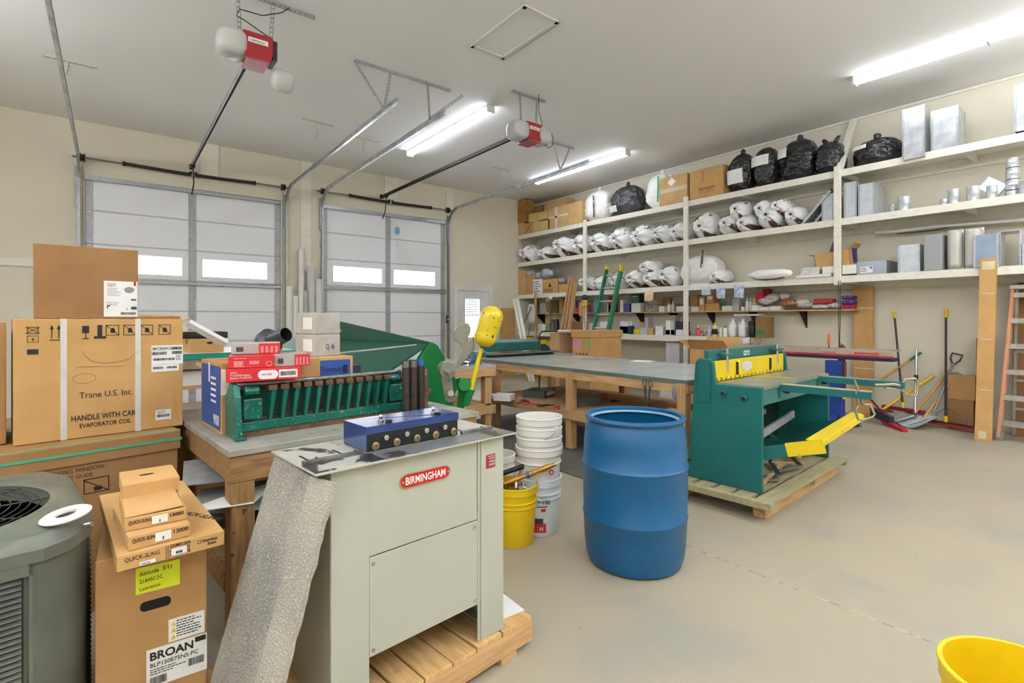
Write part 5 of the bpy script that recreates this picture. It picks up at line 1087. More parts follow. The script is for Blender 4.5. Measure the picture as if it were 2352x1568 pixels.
def flexbag(label, px, py, rpx, X=XF+.02, L_=.6, seed=1, rz0=WR, z=None, group='white flexible duct bags', tilt=0):
    p = atx(px, py, X); d = p.x*sY+p.y*cY; r = rpx*d/F
    loc = Vector((X, p.y, (z if z is not None else p.z-r)+.001))
    vs, fs, nu, nv = bagmesh(r, L_, seed)
    t = T('duct_bag', label, 'bag', loc, (0, tilt, rz0)); MB().add(vs, fs).build('bag_body', BAGW, t, sm=70)
    # brown printed band along the bag and down the gathered end
    th0 = -1.3+1.6*noise.noise(Vector((seed*1.7, 0, 3))); i00 = int((th0 % (2*pi))/(2*pi)*nu)
    for i0 in (i00, i00+nu//2+3):
     tv_ = []; tf = []
     js = list(range(3, nv-2 if i0 == i00 else 15))
     for a_, j in enumerate(js):
        for ii in (0, 1, 2, 3, 4):
            q = Vector(vs[j*nu+(i0+ii) % nu]); c_ = Vector((0, q.y, r)); tv_.append(tuple(q+(q-c_ if (q-c_).length > .3*r else Vector((0, -1, 0))).normalized()*.006+Vector((0, -.008*(j < 14), 0))))
     for a_ in range(len(js)-1):
        for ii in (0, 1, 2, 3): tf.append((a_*5+ii, a_*5+ii+1, (a_+1)*5+ii+1, (a_+1)*5+ii))
     MB().add(tv_, tf).build('printed_band', BAGT, t, sm=60)
    i0 = i00
    m = MB(); rr_ = random.Random(seed)
    for k in range(9):
        j = rr_.choice((6, 8, 9, 10)); i1 = (i0+15+rr_.randint(0, 16)) % nu; q = Vector(vs[j*nu+i1]); c_ = Vector((0, q.y+.12, r)); n_ = (q-c_).normalized(); q = q+n_*.006; u_ = n_.orthogonal().normalized()*r*.1*rr_.uniform(.6, 1.2); v_ = n_.cross(u_).normalized()*r*.04
        m.add([q-u_-v_, q+u_-v_, q+u_+v_, q-u_+v_], [(0,1,2,3)])
    m.build('bag_print', BAGK, t); return t
B2 = [(1203, 581, 21, 'leftmost white duct bag on the second shelf, half over the shelf end'), (1246, 585, 17, 'small white duct bag, second on the second shelf from the back wall'), (1284, 566, 25, 'tall white duct bag, third on the second shelf'), (1322, 561, 26, 'white duct bag just left of the post behind the green ladder'), (1366, 556, 25, 'white duct bag right of the ladder-side post'), (1412, 549, 27, 'smooth white duct bag, second right of the ladder-side post'), (1463, 546, 27, 'white duct bag with a wide dark band, third right of that post'), (1510, 538, 24, 'white duct bag, fourth right of the ladder-side post'), (1551, 535, 24, 'white duct bag touching the middle post on its left'), (1608, 525, 31, 'largest white duct bag with gathered face, right of the middle post'), (1661, 516, 24, 'lower white duct bag next to the largest one'), (1703, 513, 22, 'small lower white duct bag in the pile on the second shelf'), (1755, 505, 28, 'wide white duct bag at the front of the pile'), (1814, 495, 25, 'white duct bag nearest the leaning grilles')]
for k, (px, py, r, lb) in enumerate(B2): flexbag(lb, px, py, r, seed=k+1, z=SB_, X=XF+.0+.05*(k % 3 == 1))
for k, (px, py, r, lb) in enumerate(((1688, 479, 24, 'upper white duct bag at the left of the pile'), (1742, 474, 22, 'white duct bag in the middle of the top layer of the pile'), (1785, 470, 20, 'white duct bag lying highest at the right of the pile'))): flexbag(lb, px, py+3, r, seed=30+k, X=XF+.02)
for k, (px, py, r, z, lb) in enumerate(((1338, 655, 18, SC_, 'white duct bag on the third shelf by the pine boards'), (1365, 650, 17, SC_, 'small white duct bag on the third shelf left of the ladder'), (1405, 648, 21, SC_, 'white duct bag on the third shelf behind the green ladder'), (1447, 645, 22, SC_, 'white duct bag right behind the green ladder rails'), (1488, 641, 22, SC_, 'white duct bag under the top bag on the third shelf'), (1526, 638, 25, SC_, 'banded white duct bag left of the upright sack'), (1482, 615, 21, None, 'long white duct bag lying on top of the others, third shelf'), (1638, 638, 18, SC_, 'small white duct bag at the foot of the upright sack'))): flexbag(lb, px, py, r, seed=50+k, z=z, X=XF+.02)
flexbag('long flat white duct bag with banded side right of the upright sack', 1722, 636, 12, seed=61, z=SC_, X=XF+.05, L_=.75, rz0=R(170))
# ---- upright sacks
BBG = M('glossy black trash bag', '#17171b', .2, sc=4, col2='#232329', bump=.9, bd=.05, bsc=9, bst=(1, 1, 1.8), det=3, spec=.8)
def sack(label, pl, pr, ytop, z, mat, X=XF+.03, D=.42, seed=1, knot='ears', note=None, lean=0, name='bag', e=.75):
    ya, yb_ = ax(pl, X), ax(pr, X); W_ = ya-yb_; H = zt((pl+pr)/2, ytop, X)-z; t = T(name, label, 'bag', (X+D/2, (ya+yb_)/2, z+.001), (lean, 0, WR))
    m = MB(); nu, nv = 64, 46; vs = []; fs = []
    hb = H*(.86 if knot else 1)
    for j in range(nv+1):
        u = j/nv; w_ = (1-abs(2*u-1)**3.0)**.5 if 0 < u < 1 else .02; w_ = max(w_, .55*(1-u)**.3 if u < .1 else 0)
        w_ *= 1-.12*u
        for i in range(nu):
            th = 2*pi*i/nu; nn = noise.noise(Vector((cos(th)*1.8, sin(th)*1.8, u*3.2+seed*5.1)))*.16+.10*abs(noise.noise(Vector((cos(th)*3.5, sin(th)*3.5, u*6+seed))))-.05*abs(noise.noise(Vector((cos(th)*9, sin(th)*9, u*9+seed))))
            cx_, sx_ = math.copysign(abs(cos(th))**e, cos(th)), math.copysign(abs(sin(th))**e, sin(th))
            vs.append((W_/2*w_*cx_*(1+nn), D/2*w_*sx_*(1+nn), hb*u))
    for j in range(nv):
        for i in range(nu): fs.append((j*nu+i, j*nu+(i+1) % nu, (j+1)*nu+(i+1) % nu, (j+1)*nu+i))
    m.add(vs, fs); m.build('bag_body', mat, t, sm=75)
    if knot == 'ears':
        for sx in (-1, 1): m = MB(); m.blob(.035, .02, .07, tr(sx*W_*.18, 0, hb+.01) @ ry(sx*.7), 12, 8, .25, 3, seed); m.build('knot', mat, t, sm=70)
    elif knot: m = MB(); m.blob(.045, .035, .06, tr(0, 0, hb+.02), 14, 9, .25, 3, seed); m.build('knot', mat, t, sm=70)
    if note:
        x0, x1, u0, u1 = note; m = MB(); g = 5; vs = []; fs = []
        for a_ in range(g+1):
            for b_ in range(g+1):
                x = W_*(x0+(x1-x0)*a_/g-.5); z_ = hb*(u0+(u1-u0)*b_/g); k = 1-abs(2*z_/hb-1)**3
                vs.append((x, -D/2*1.14*max(k, .1)**.5*max(.05, 1-abs(x/(W_/2*1.1))**(2/e*1.0))**(e/2)-.012, z_))
        for a_ in range(g):
            for b_ in range(g): fs.append((a_*(g+1)+b_, (a_+1)*(g+1)+b_, (a_+1)*(g+1)+b_+1, a_*(g+1)+b_+1))
        m.add(vs, fs); m.build('paper_note', PAPER, t)
    return t
sack('black trash bag with large white sheet, leftmost of four at the post', 1664, 1722, 333, SA, BBG, seed=1, knot='one', note=(.1, .75, .2, .55))
sack('black trash bag with a pinned note card, second of the four', 1721, 1778, 333, SA, BBG, seed=2, knot=None, note=(.05, .8, .5, .75))
sack('biggest black trash bag with a knotted top and small note', 1779, 1867, 297, SA, BBG, seed=3, knot='one', note=(.06, .35, .55, .78), D=.5)
sack('black trash bag with two ears beside the leaning brace', 1863, 1930, 306, SA, BBG, seed=4, note=None)
sack('slumped black trash bag right of the leaning brace', 1944, 2066, 300, SA, BBG, seed=5, knot='one', note=(.1, .4, .6, .75), e=1.1)
sack('grey black wrapped bag left of the green striped sack', 1394, 1464, 411, SA, M('dusty black bag', '#2e2e31', .25, sc=4, col2='#46464a', bump=.9, bd=.05, bsc=8), seed=6, knot='one', note=(.05, .35, .15, .35), lean=0)
WSK = M('white woven sack', '#f1f1ee', .5, sc=3, col2='#e4e4e0', bump=.7, bd=.03, bsc=9)
t = sack('upright white sack with a brown printed strip on the top shelf', 1333, 1394, 422, SA, WSK, seed=7, knot='one')
MB().add([(.02, -.235, .06), (.06, -.235, .06), (.045, -.235, .55), (.005, -.235, .55)], [(0,1,2,3)]).build('printed_strip', BAGT, t)
t = sack('tall white sack with green printing on the top shelf', 1476, 1540, 380, SA, WSK, seed=8, knot='one'); MB().add([(.04, -.24, .1), (.075, -.24, .1), (.09, -.24, .6), (.05, -.24, .6)], [(0,1,2,3)]).build('green_strip', M('green sack print', '#2f9a4c', .5), t)
t = sack('tall upright white sack with brown printed strip by the middle post', 1550, 1646, 572, SC_, WSK, seed=9, knot='one', D=.5); MB().add([(.12, -.28, .3), (.17, -.28, .3), (.2, -.28, .62), (.15, -.28, .62)], [(0,1,2,3)]).build('printed_strip', BAGT, t)
# ---- cartons, top shelf
sbox('narrow brown carton at the very left end of the top shelf', 1181, 1208, 488, SA, X=XF-.0, D=.3, mat=M('dull brown carton', '#a87a3c', .8, sc=5), gap=.325)
sbox('lowest yellowish carton in the left corner of the top shelf', 1188, 1202, 512, SA, mat=CARDY)
sbox('brown carton on top at the left end of the top shelf', 1181, 1207, 461, SA, X=XF, D=.28, mat=M('dull brown carton', '#a87a3c', .8, sc=5), gap=.60)
t = sbox('small carton with a red cross mark on the top shelf', 1202, 1224, 513, SA, mat=CARDY, D=.2); W_, D_, H_ = t_dim[t.name]; m = MB(); m.bar((W_*.25, -.003, H_*.1), (W_*.8, -.003, H_*.9), .002, .035, (0,-1,0)); m.bar((W_*.2, -.003, H_*.8), (W_*.85, -.003, H_*.25), .002, .03, (0,-1,0)); m.build('red_mark', REDP, t)
PAT = M('patterned yellow carton', '#d8bf7c', .7, sc=60, col2='#b49a5a')
for pl, pr, yt, g, lb in ((1225, 1238, 508, 0, 'tiny patterned carton beside the red marked carton'), (1239, 1262, 506, 0, 'patterned carton with a white end on the top shelf floor'), (1214, 1234, 490, .28, 'patterned carton in the middle layer of the top shelf corner'), (1235, 1257, 486, .28, 'tilted patterned carton left of the taped carton')): sbox(lb, pl, pr, yt, SA, mat=PAT, gap=g, D=.22)
sbox('tan carton behind the patterned ones on the top shelf', 1215, 1246, 474, SA, X=XF+.28, D=.25, mat=CARDD); sbox('yellow carton on top behind the big taped carton', 1250, 1300, 459, SA, X=XF+.3, D=.28, mat=CARDY)
t = sbox('big yellowish carton with crossed white tape, top shelf', 1259, 1337, 470, SA, mat=CARDY, D=.5, tape=None); W_, D_, H_ = t_dim[t.name]; MB().box(W_*.22, W_*.28, -.002, -.0005, 0, H_).build('tape', TAPEW, t); MB().box(0, W_*.6, -.002, -.0005, H_*.5, H_*.58).build('tape', TAPEW, t)
t = sbox('taped yellowish carton with a diamond sticker, top shelf', 1515, 1578, 404, SA, mat=CARDY, D=.4, front_tape=0) if False else sbox('taped yellowish carton with a diamond sticker, top shelf', 1515, 1578, 404, SA, mat=CARDY, D=.4)
W_, D_, H_ = t_dim[t.name]; m = MB(); m.add([(W_*.45, -.002, H_*.95), (W_*.6, -.002, H_*.8), (W_*.45, -.002, H_*.65), (W_*.3, -.002, H_*.8)], [(0,1,2,3)]); m.build('diamond_sticker', PAPER, t); flat(t, 0, W_, H_*.45, H_*.6, TAPE, 'tape')
t = sbox('brown carton printed FLEX DUCT with red marks', 1584, 1661, 386, SA, mat=CARDL, D=.4); W_, D_, H_ = t_dim[t.name]; txt('FLEX DUCT', .06, INK, t, (W_*.28, -.002, H_*.28), bold=.01, sx=1.0); txt('FLEX DUCT', .055, REDP, t, (W_*.28, -.002, H_*.17), sx=1.0); m = MB(); m.bar((W_*.35, -.002, H_*.5), (W_*.45, -.002, H_*.95), .001, .006); m.bar((W_*.45, -.002, H_*.5), (W_*.36, -.002, H_*.95), .001, .006); m.build('red_sketch', REDP, t)
# ---- metal duct pieces
def ductbox(label, pl, pr, yt, z, X=XF+.03, D=.3, mat=GALVB, open_end='top', th=.004, flange=True):
    ya, yb_ = ax(pl, X), ax(pr, X); W_ = ya-yb_; H = zt((pl+pr)/2, yt, X)-z; t = T('duct_piece', label, 'duct', (X, ya, z+.001), WR); m = MB()
    if open_end == 'front': m.box(0, th, 0, D, 0, H); m.box(W_-th, W_, 0, D, 0, H); m.box(0, W_, 0, D, 0, th); m.box(0, W_, 0, D, H-th, H)
    else: m.box(0, th, 0, D, 0, H); m.box(W_-th, W_, 0, D, 0, H); m.box(0, W_, 0, th, 0, H); m.box(0, W_, D-th, D, 0, H); (m.box(0, W_, 0, D, H-th, H) if open_end == 'closed' else None)
    m.build('duct_body', mat, t, bev=.001)
    if flange:
        for q in ((-.008, .012), (W_-.012, W_+.008)): MB().box(q[0], q[1], -.008, .0, 0, H).build('seam_flange', GALV, t)
    return t
ductbox('bright square duct hanging over the top shelf edge', 2074, 2123, 246, SA-.06, X=XF-.05, D=.25); ductbox('bright open ended duct piece, right one of the top shelf pair', 2141, 2200, 248, SA, D=.4, open_end='top')
ductbox('bright duct piece at the right picture edge on the top shelf', 2331, 2400, 188, SA+.02, X=XF-.0, D=.3)
ductbox('flat galvanised duct piece beside the wide post, second shelf', 1940, 1967, 418, SB_, D=.4, mat=M('pale galvanised', '#c4cacf', .35, .4, sc=12)); ductbox('square galvanised duct piece, second right of the wide post', 1973, 2008, 421, SB_, D=.45, mat=M('pale galvanised', '#c4cacf', .35, .4, sc=12))
def grille(label, pl, pr, yt, X, tilt, w_=.03):
    ya, yb_ = ax(pl, X), ax(pr, X); L_ = zt(pr, yt, X)-SB_; t = T('air_grille', label, 'grille', (X, ya-.0, SB_+.01), (R(tilt), 0, 0)); m = MB(); l = L_/cos(R(tilt))-.02
    m.box(0, .3, -w_, 0, 0, .03); m.box(0, .3, -w_, 0, l-.03, l); m.box(0, .03, -w_, 0, 0, l); m.box(.27, .3, -w_, 0, 0, l); m.box(0, .3, -.004, 0, 0, l); m.build('grille_frame', M('painted grille', '#b9bdc0', .4, .3), t, bev=.002)
    m = MB()
    for k in range(9): m.box(.03, .27, -w_*.8, -.006, .05+k*(l-.1)/9, .056+k*(l-.1)/9)
    m.build('vanes', GREYP, t); return t
grille('long painted air grille leaning on the second shelf, front one', 1840, 1905, 432, XF+.03, 42); grille('darker air grille leaning behind the front one', 1842, 1880, 445, XF+.2, 36); grille('air grille leaning below the long one near the wide post', 1868, 1912, 452, XF+.12, 38)
ductbox('pale duct panel standing left of the wide post on the second shelf', 1889, 1914, 445, SB_, X=XF+.06, D=.35, mat=M('pale galvanised', '#c4cacf', .35, .4, sc=12))
def can(label, pl, pr, yt, z, X=XF+.06, gap=0, name='duct_collar', rings=1):
    ya, yb_ = ax(pl, X), ax(pr, X); r = (ya-yb_)/2; H = zt((pl+pr)/2, yt, X)-z-gap
    if H < .02: print('LOWH', label, H)
    pr_ = [(r*.96, 0), (r, 0), (r, H*.45), (r*1.04, H*.48), (r*1.04, H*.54), (r, H*.57), (r, H), (r*.96, H), (r*.96, 0)]
    return solo(MB().lathe(pr_, 26), name, GALVB, label, 'duct', (X+r, (ya+yb_)/2, z+gap+.001), sm=40)
can('short round duct collar behind the taller one, second shelf', 2040, 2058, 468, SB_, X=XF+.2); can('round duct collar standing alone on the second shelf', 2059, 2088, 451, SB_); can('round collar, left one of the row of cans', 2174, 2203, 434, SB_); can('round collar, second of the row of cans', 2217, 2250, 427, SB_, X=XF+.05); can('round collar, third of the row of cans', 2263, 2290, 425, SB_, X=XF+.07)
can('dull flat collar left of the row of cans', 2158, 2174, 457, SB_, X=XF+.02)
for k, (yt, g, lb) in enumerate(((437, 0, 'bottom can of the tall can stack'), (412, .082, 'second can of the tall can stack'), (385, .21, 'third can of the tall can stack'), (362, .35, 'top can of the tall can stack'))): can(lb, 2305+k, 2343-k, yt, SB_, X=XF+.1, gap=g)
can('round collar at the right picture edge on the second shelf', 2338, 2372, 415, SB_, X=XF+.0)
m = MB(); m.box(0, .22, 0, .01, 0, .16); m.box(0, .01, 0, .14, 0, .16); m.box(.21, .22, 0, .14, 0, .16); solo(m, 'duct_takeoff', GALVB, 'rectangular duct takeoff tilted on the row of cans', 'duct', (XF+.1, ax(2245, XF+.1), SB_+.16), (R(0), R(38), R(-80)))
# ---- third shelf
t = sbox('tall yellowish carton at the left end of the third shelf', 1191, 1208, 622, SC_, mat=CARDY, D=.35); sbox('brown carton with flaps, second on the third shelf', 1209, 1229, 632, SC_, mat=CARDL, D=.35)
t = sbox('carton with blue lettered tape on the third shelf', 1224, 1244, 641, SC_, X=XF+.0, mat=PAPER, D=.25); W_, D_, H_ = t_dim[t.name]; lines(t, .02, W_-.02, H_*.1, H_*.9, 5, y=-.001, mat=INKB)
t = sbox('brown carton with a black triangle logo on the third shelf', 1246, 1281, 641, SC_, mat=CARDL, D=.3); W_, D_, H_ = t_dim[t.name]; lines(t, .03, W_-.03, H_*.1, H_*.35, 2, y=-.001); m = MB(); m.add([(W_*.4, -.002, H_*.45), (W_*.6, -.002, H_*.45), (W_*.5, -.002, H_*.75)], [(0,1,2)]); m.build('triangle_logo', INK, t)
sbox('small brown carton right of the triangle logo carton', 1283, 1302, 652, SC_, mat=CARDL, D=.25)
PLB = M('grey clear plastic film', '#b6b9c2', .2, sc=8, col2='#8f93a0', bump=.8, bsc=14)
for px, py, r, g, lb in ((1221, 631, 10, 0, 'crumpled clear film on the third shelf cartons, left'), (1240, 634, 9, 0, 'small crumpled clear film beside it'), (1258, 629, 13, 0, 'dark crumpled plastic ball on the third shelf cartons')):
    p = atx(px, py, XF+.12); d = p.x*sY+p.y*cY; rr_ = r*d/F; solo(MB().blob(rr_*1.2, rr_*1.3, rr_, None, 20, 12, .2, 3, px), 'plastic_film', PLB, lb, 'plastic film', p, sm=70)
solo(MB().blob(.1, .09, .07, None, 16, 10, .2, 3, 5), 'plastic_film', PLB, 'clear film crumpled on the small third shelf carton', 'plastic film', atx(1291, 645, XF+.12), sm=70)
t = T('cardboard_box', 'open brown carton with torn flaps beside the wide post', 'box', (XF+.05, ax(1874, XF+.05), SC_+.1), (0, R(-6), WR)); W_ = ax(1874, XF+.05)-ax(1955, XF+.05)
m = MB()
for q in ((0,W_,0,.005),(0,W_,.3,.305),(0,.005,0,.3),(W_-.005,W_,0,.3)): m.box(*q, 0, .24)
m.box(0, W_, 0, .3, 0, .005); m.build('body', CARDL, t); m = MB(); m.add([(0,0,.24), (0,.3,.24), (-.12,.3,.27), (-.12,0,.27)], [(0,1,2,3)]); m.build('flap', CARDL, t); m = MB(); m.add([(W_,0,.24), (W_,.3,.24), (W_+.07,.3,.32), (W_+.07,0,.32)], [(0,1,2,3)]); m.build('flap', CARDL, t)
m = MB(); m.box(0, .05, 0, .1, 0, .34); m.box(.05, .056, .0, .1, 0, .34); solo(m, 'black_vent_strip', M('black slatted strip', '#2b2c2e', .4, sc=60, st=(1,1,8), col2='#77797b'), 'black slatted vent strip poking out of the open carton', 'vent', (XF+.1, ax(1900, XF+.1), SC_+.28), (R(-38), 0, WR))
solo(MB().box(0, .12, 0, .1, 0, .2), 'blue_packet', M('dark blue packet', '#2c2c7a', .5), 'dark blue packet standing in the open carton', 'packet', (XF+.15, ax(1938, XF+.1), SC_+.2), WR)
def slab_(label, pl, pr, z, D, H, mat, X=XF+.0, name='white_tray', cat='tray', r_=(0, 0)): ya, yb_ = ax(pl, X), ax(pr, X); return solo(MB().box(0, ya-yb_, 0, D, 0, H), name, mat, label, cat, (X, ya, z+.001), (r_[0], r_[1], WR), bev=.006)
slab_('white tray sticking out over the third shelf edge', 1828, 1908, SC_, .3, .045, WHITEP, X=XF-.03); slab_('white wire rack lying on the tray, third shelf', 1838, 1880, SC_+.05, .25, .12, M('white wire look', '#dcdad2', .5, sc=30, col2='#b9b6ac'), r_=(R(-20), 0)); slab_('white foam block left of the wide post', 1888, 1916, SC_+.05, .25, .1, WHITEP, name='foam_block', cat='foam'); slab_('white foam block right of the wide post', 1934, 1966, SC_+.02, .25, .13, WHITEP, name='foam_block', cat='foam')
GBX = M('silver grey box', '#a4acb4', .35, .4, sc=10)
t = sbox('flat silver grey box with a white blue label, third shelf right', 1968, 2036, 599, SC_, mat=GBX, D=.5, tape=None); W_, D_, H_ = t_dim[t.name]; flat(t, W_*.12, W_*.55, H_*.12, H_*.6, PAPER); lines(t, W_*.15, W_*.4, H_*.2, H_*.55, 3); flat(t, W_*.45, W_*.53, H_*.42, H_*.56, BLUEP, 'blue_corner', y=-.0026)
ductbox('pale galvanised duct box, first right of the labelled silver box', 2064, 2112, 562, SC_, D=.35, mat=M('pale galvanised', '#c4cacf', .35, .4, sc=12), open_end='closed')
slab_('tall grey textured panel box standing on the third shelf', 2122, 2164, SC_, .25, .46, M('textured grey panel', '#9da0a0', .5, .3, sc=80), X=XF-.01, name='plenum_box')
OVL = M('cream grey oval duct', '#c2bfb6', .4, .2, sc=4)
for pl, pr, yt, lb in ((2173, 2208, 526, 'oval boot with rounded corners, left one on the third shelf'), (2213, 2255, 522, 'oval boot with rounded corners, right one on the third shelf')):
    ya, yb_ = ax(pl, XF+.03), ax(pr, XF+.03); H = zt((pl+pr)/2, yt, XF+.03)-SC_; t = T('duct_boot', lb, 'duct', (XF+.03, ya, SC_+.001), WR); MB().box(0, ya-yb_, 0, .3, 0, H).build('boot_body', OVL, t, bev=.06, seg=5); MB().box(-.006, ya-yb_+.006, .1, .115, -.0+.003, H+.006).build('bead', M('shiny bead', '#dad7cc', .25, .3), t, bev=.04, seg=4)
ductbox('blue grey open duct box on the third shelf', 2238, 2292, 538, SC_, X=XF-.02, D=.3, mat=M('blue grey film', '#8d9ab0', .35, .3), open_end='closed'); ductbox('white open ended duct at the right end of the third shelf', 2296, 2345, 530, SC_, D=.3, mat=M('white duct', '#dfe1e2', .35, .2), open_end='front'); ductbox('galvanised duct corner at the right picture edge, third shelf', 2348, 2385, 560, SC_, D=.3)
# pipes on wall between second and third shelf
m = MB(); P_ = [atx(2010, 534, XR-.2), atx(2060, 531, XR-.2), atx(2150, 520, XR-.2), atx(2352, 505, XR-.2)]; P_.append(Vector((XR-.2, .0, 2.66))); m.tube(P_, .022, 10); solo(m, 'pvc_pipe', WHITEP, 'white plastic pipe hung under the second shelf at the right', 'pipe', sm=60)
m = MB(); P_ = [atx(2060, 537, XR-.15), atx(2150, 528, XR-.15), atx(2210, 515, XR-.15), atx(2352, 503, XR-.15)]; m.tube(P_, .006, 6); solo(m, 'wire', M('dark red wire', '#4a2630', .5), 'thin dark wire running beside the white pipe', 'wire', sm=60)
# ================================================================ plywood shelf + bench clutter
XD = 8.66
def bottle(label, pl, pr, yt, z, X, mat, cap=WHITEP, kind='bottle', lab=None, name=None):
    ya, yb_ = ax(pl, X), ax(pr, X); r = (ya-yb_)/2; H = zt((pl+pr)/2, yt, X)-z; t = T(name or kind, label, 'bottle' if kind != 'jug' else 'jug', (X+r, (ya+yb_)/2, z+.001))
    if kind == 'jug':
        MB().blob(r, r*.75, H*.36, tr(0, 0, H*.36), 24, 16, 0, e=.5).build('jug_body', mat, t, sm=60); MB().lathe([(r*.85, H*.55), (r*.5, H*.8), (r*.28, H*.88), (r*.28, H*.93)], 20).build('shoulder', mat, t, sm=60); m = MB(); m.tube([(-.0, r*.2, H*.86), (.0, r*.9, H*.82), (.0, r*.8, H*.55)], .012, 8); m.build('handle', mat, t, sm=60); MB().lathe([(0, H*.93), (r*.32, H*.93), (r*.32, H), (0, H)], 16).build('cap', cap, t, sm=40)
    else:
        MB().lathe([(0, 0), (r*.95, 0), (r, H*.04), (r, H*.68), (r*.8, H*.76), (r*.35, H*.82), (r*.35, H*.88), (0, H*.88)], 20).build('bottle_body', mat, t, sm=40); MB().lathe([(0, H*.84), (r*.42, H*.84), (r*.4, H), (0, H)], 14).build('cap', cap, t, sm=40)
    if lab: MB().lathe([(r*1.01, H*.15), (r*1.01, H*.55)], 20).build('bottle_label', lab, t, sm=60) if kind != 'jug' else MB().box(-r*.78, -r*.74, -r*.4, r*.4, H*.15, H*.5).build('bottle_label', lab, t)
    return t
XE = XF+.06
bottle('red and white bottle right of the middle post on the bench shelf', 1596, 1605, 748, SE, XE, M('red liquid bottle', '#d3565c', .35), lab=None); bottle('clear bottle beside the yellow squeeze bottle', 1623, 1631, 749, SE, XE, M('clear plastic', '#b9bccb', .25)); bottle('yellow squeeze bottle with a black band, bench shelf', 1634, 1644, 741, SE, XE, M('pale yellow bottle', '#ddd48a', .4), YELP, lab=INK)
bottle('small cream bottle left of the white tube, bench shelf', 1650, 1657, 748, SE, XE, M('cream bottle', '#dcd9c2', .4), YELP); bottle('white cylinder bottle with a blue cap, bench shelf', 1658, 1668, 748, SE, XE, WHITEP, BLUEP)
bottle('white gallon jug, left one of two on the bench shelf', 1669, 1689, 732, SE, XE, WHITEP, WHITEP, 'jug', M('pale label', '#d9d6c4', .5)); bottle('white gallon jug with black label mark, right of the pair', 1691, 1712, 732, SE, XE, WHITEP, WHITEP, 'jug', M('pale label', '#d9d6c4', .5))
bottle('black motor oil jug beside the white jugs', 1714, 1735, 732, SE, XE, BLACKP, BLACKP, 'jug', PAPER)
t = sbox('brown and green carton at the right end of the bench shelf', 1735, 1758, 728, SE, mat=M('olive brown carton', '#8d6a3a', .7), D=.3); W_, D_, H_ = t_dim[t.name]; flat(t, .01, W_-.01, H_*.15, H_*.4, M('green print', '#3f7d43', .6), 'green_print')
slab_('flat white clamshell tray on top of the black jug', 1685, 1742, SE+.36, .22, .03, M('white clamshell', '#c9d2dc', .4), X=XF+.08, name='tray', cat='tray')
E_ = [  # bench shelf: pl, pr, ytop, mat, label, name
 (1236, 1252, 744, PAPER, 'white carton with a red figure 2, bench shelf left', 'small_box'), (1254, 1262, 742, GRNP, 'dark green tin right of the white 2 carton', 'tin'), (1264, 1275, 733, M('navy canister', '#26344f', .4), 'navy canister standing below the yellow cords', 'canister'),
 (1297, 1340, 738, CARDD, 'brown carton under the clear bags, bench shelf', 'cardboard_box'), (1352, 1368, 742, PAPER, 'white packet on the bench shelf behind the ladder', 'packet'), (1377, 1396, 739, WHITEP, 'white tub with a red lid behind the ladder', 'tub'),
 (1425, 1442, 738, WHITEP, 'white box right of the green ladder, bench shelf', 'small_box'), (1423, 1448, 748, M('dark blue cloth', '#2a4468', .8), 'dark blue folded cloth right of the ladder', 'cloth'), (1455, 1471, 756, YELP, 'yellow roll lying at the bench shelf edge', 'roll'),
 (1471, 1486, 752, M('blue white packet', '#b9c6da', .6), 'white blue packet next to the yellow roll', 'packet'), (1486, 1500, 753, CARDL, 'tan carton with yellow base, bench shelf', 'small_box'), (1505, 1522, 749, PAPER, 'tall white printed carton on the bench shelf edge', 'small_box'), (1524, 1540, 756, GREYP, 'grey coil of parts beside the white printed carton', 'parts'),
 (1471, 1480, 740, CARD, 'small brown box behind the blue packet', 'small_box'), (1481, 1489, 730, M('slim grey box', '#b5b0ad', .5), 'slim grey upright box with black top', 'small_box'), (1529, 1540, 736, PAPER, 'white square box under the grey metal box', 'small_box'), (1539, 1551, 724, GREYP, 'grey metal box highest on the bench shelf', 'metal_box'),
 (1552, 1569, 757, WHITEP, 'white roll pack with a green top left of the middle post', 'roll'), (1550, 1575, 738, M('navy pouch', '#2b303c', .7), 'long navy black pouch behind the middle post', 'pouch')]
for pl, pr, yt, mt, lb, nm in E_:
    t = sbox(lb, pl, pr, yt, SE, X=XE+(.12 if 'behind' in lb or 'highest' in lb or 'slim' in lb else 0), D=.14, mat=mt, name=nm, cat=nm.replace('_', ' '), tape=None, bev=.012 if nm in ('cloth', 'roll', 'pouch', 'tub', 'parts') else .003)
    if 'figure 2' in lb: txt('2', .07, REDP, t, (.03, -.002, .03))
COP = M('copper fittings', '#b4653a', .35, .7, sc=40)
r_ = random.Random(3)
for i in range(26):
    px = r_.uniform(1586, 1655); X_ = XE+.1+r_.uniform(0, .2); m = MB(); m.tube([(0, 0, 0), (.03, 0, 0), (.045, 0, .012), (.045, 0, .045)], .011, 8)
    solo(m, 'copper_elbow', COP, 'copper pipe elbow heaped on the bench shelf behind the bottles', 'fitting', (X_, ax(px, X_), SE+.014+r_.uniform(0, .07)), (r_.uniform(-1, 1)*.6, r_.uniform(-.8, .8), r_.uniform(0, 6)), 'copper elbows heaped behind the bottles', sm=50)
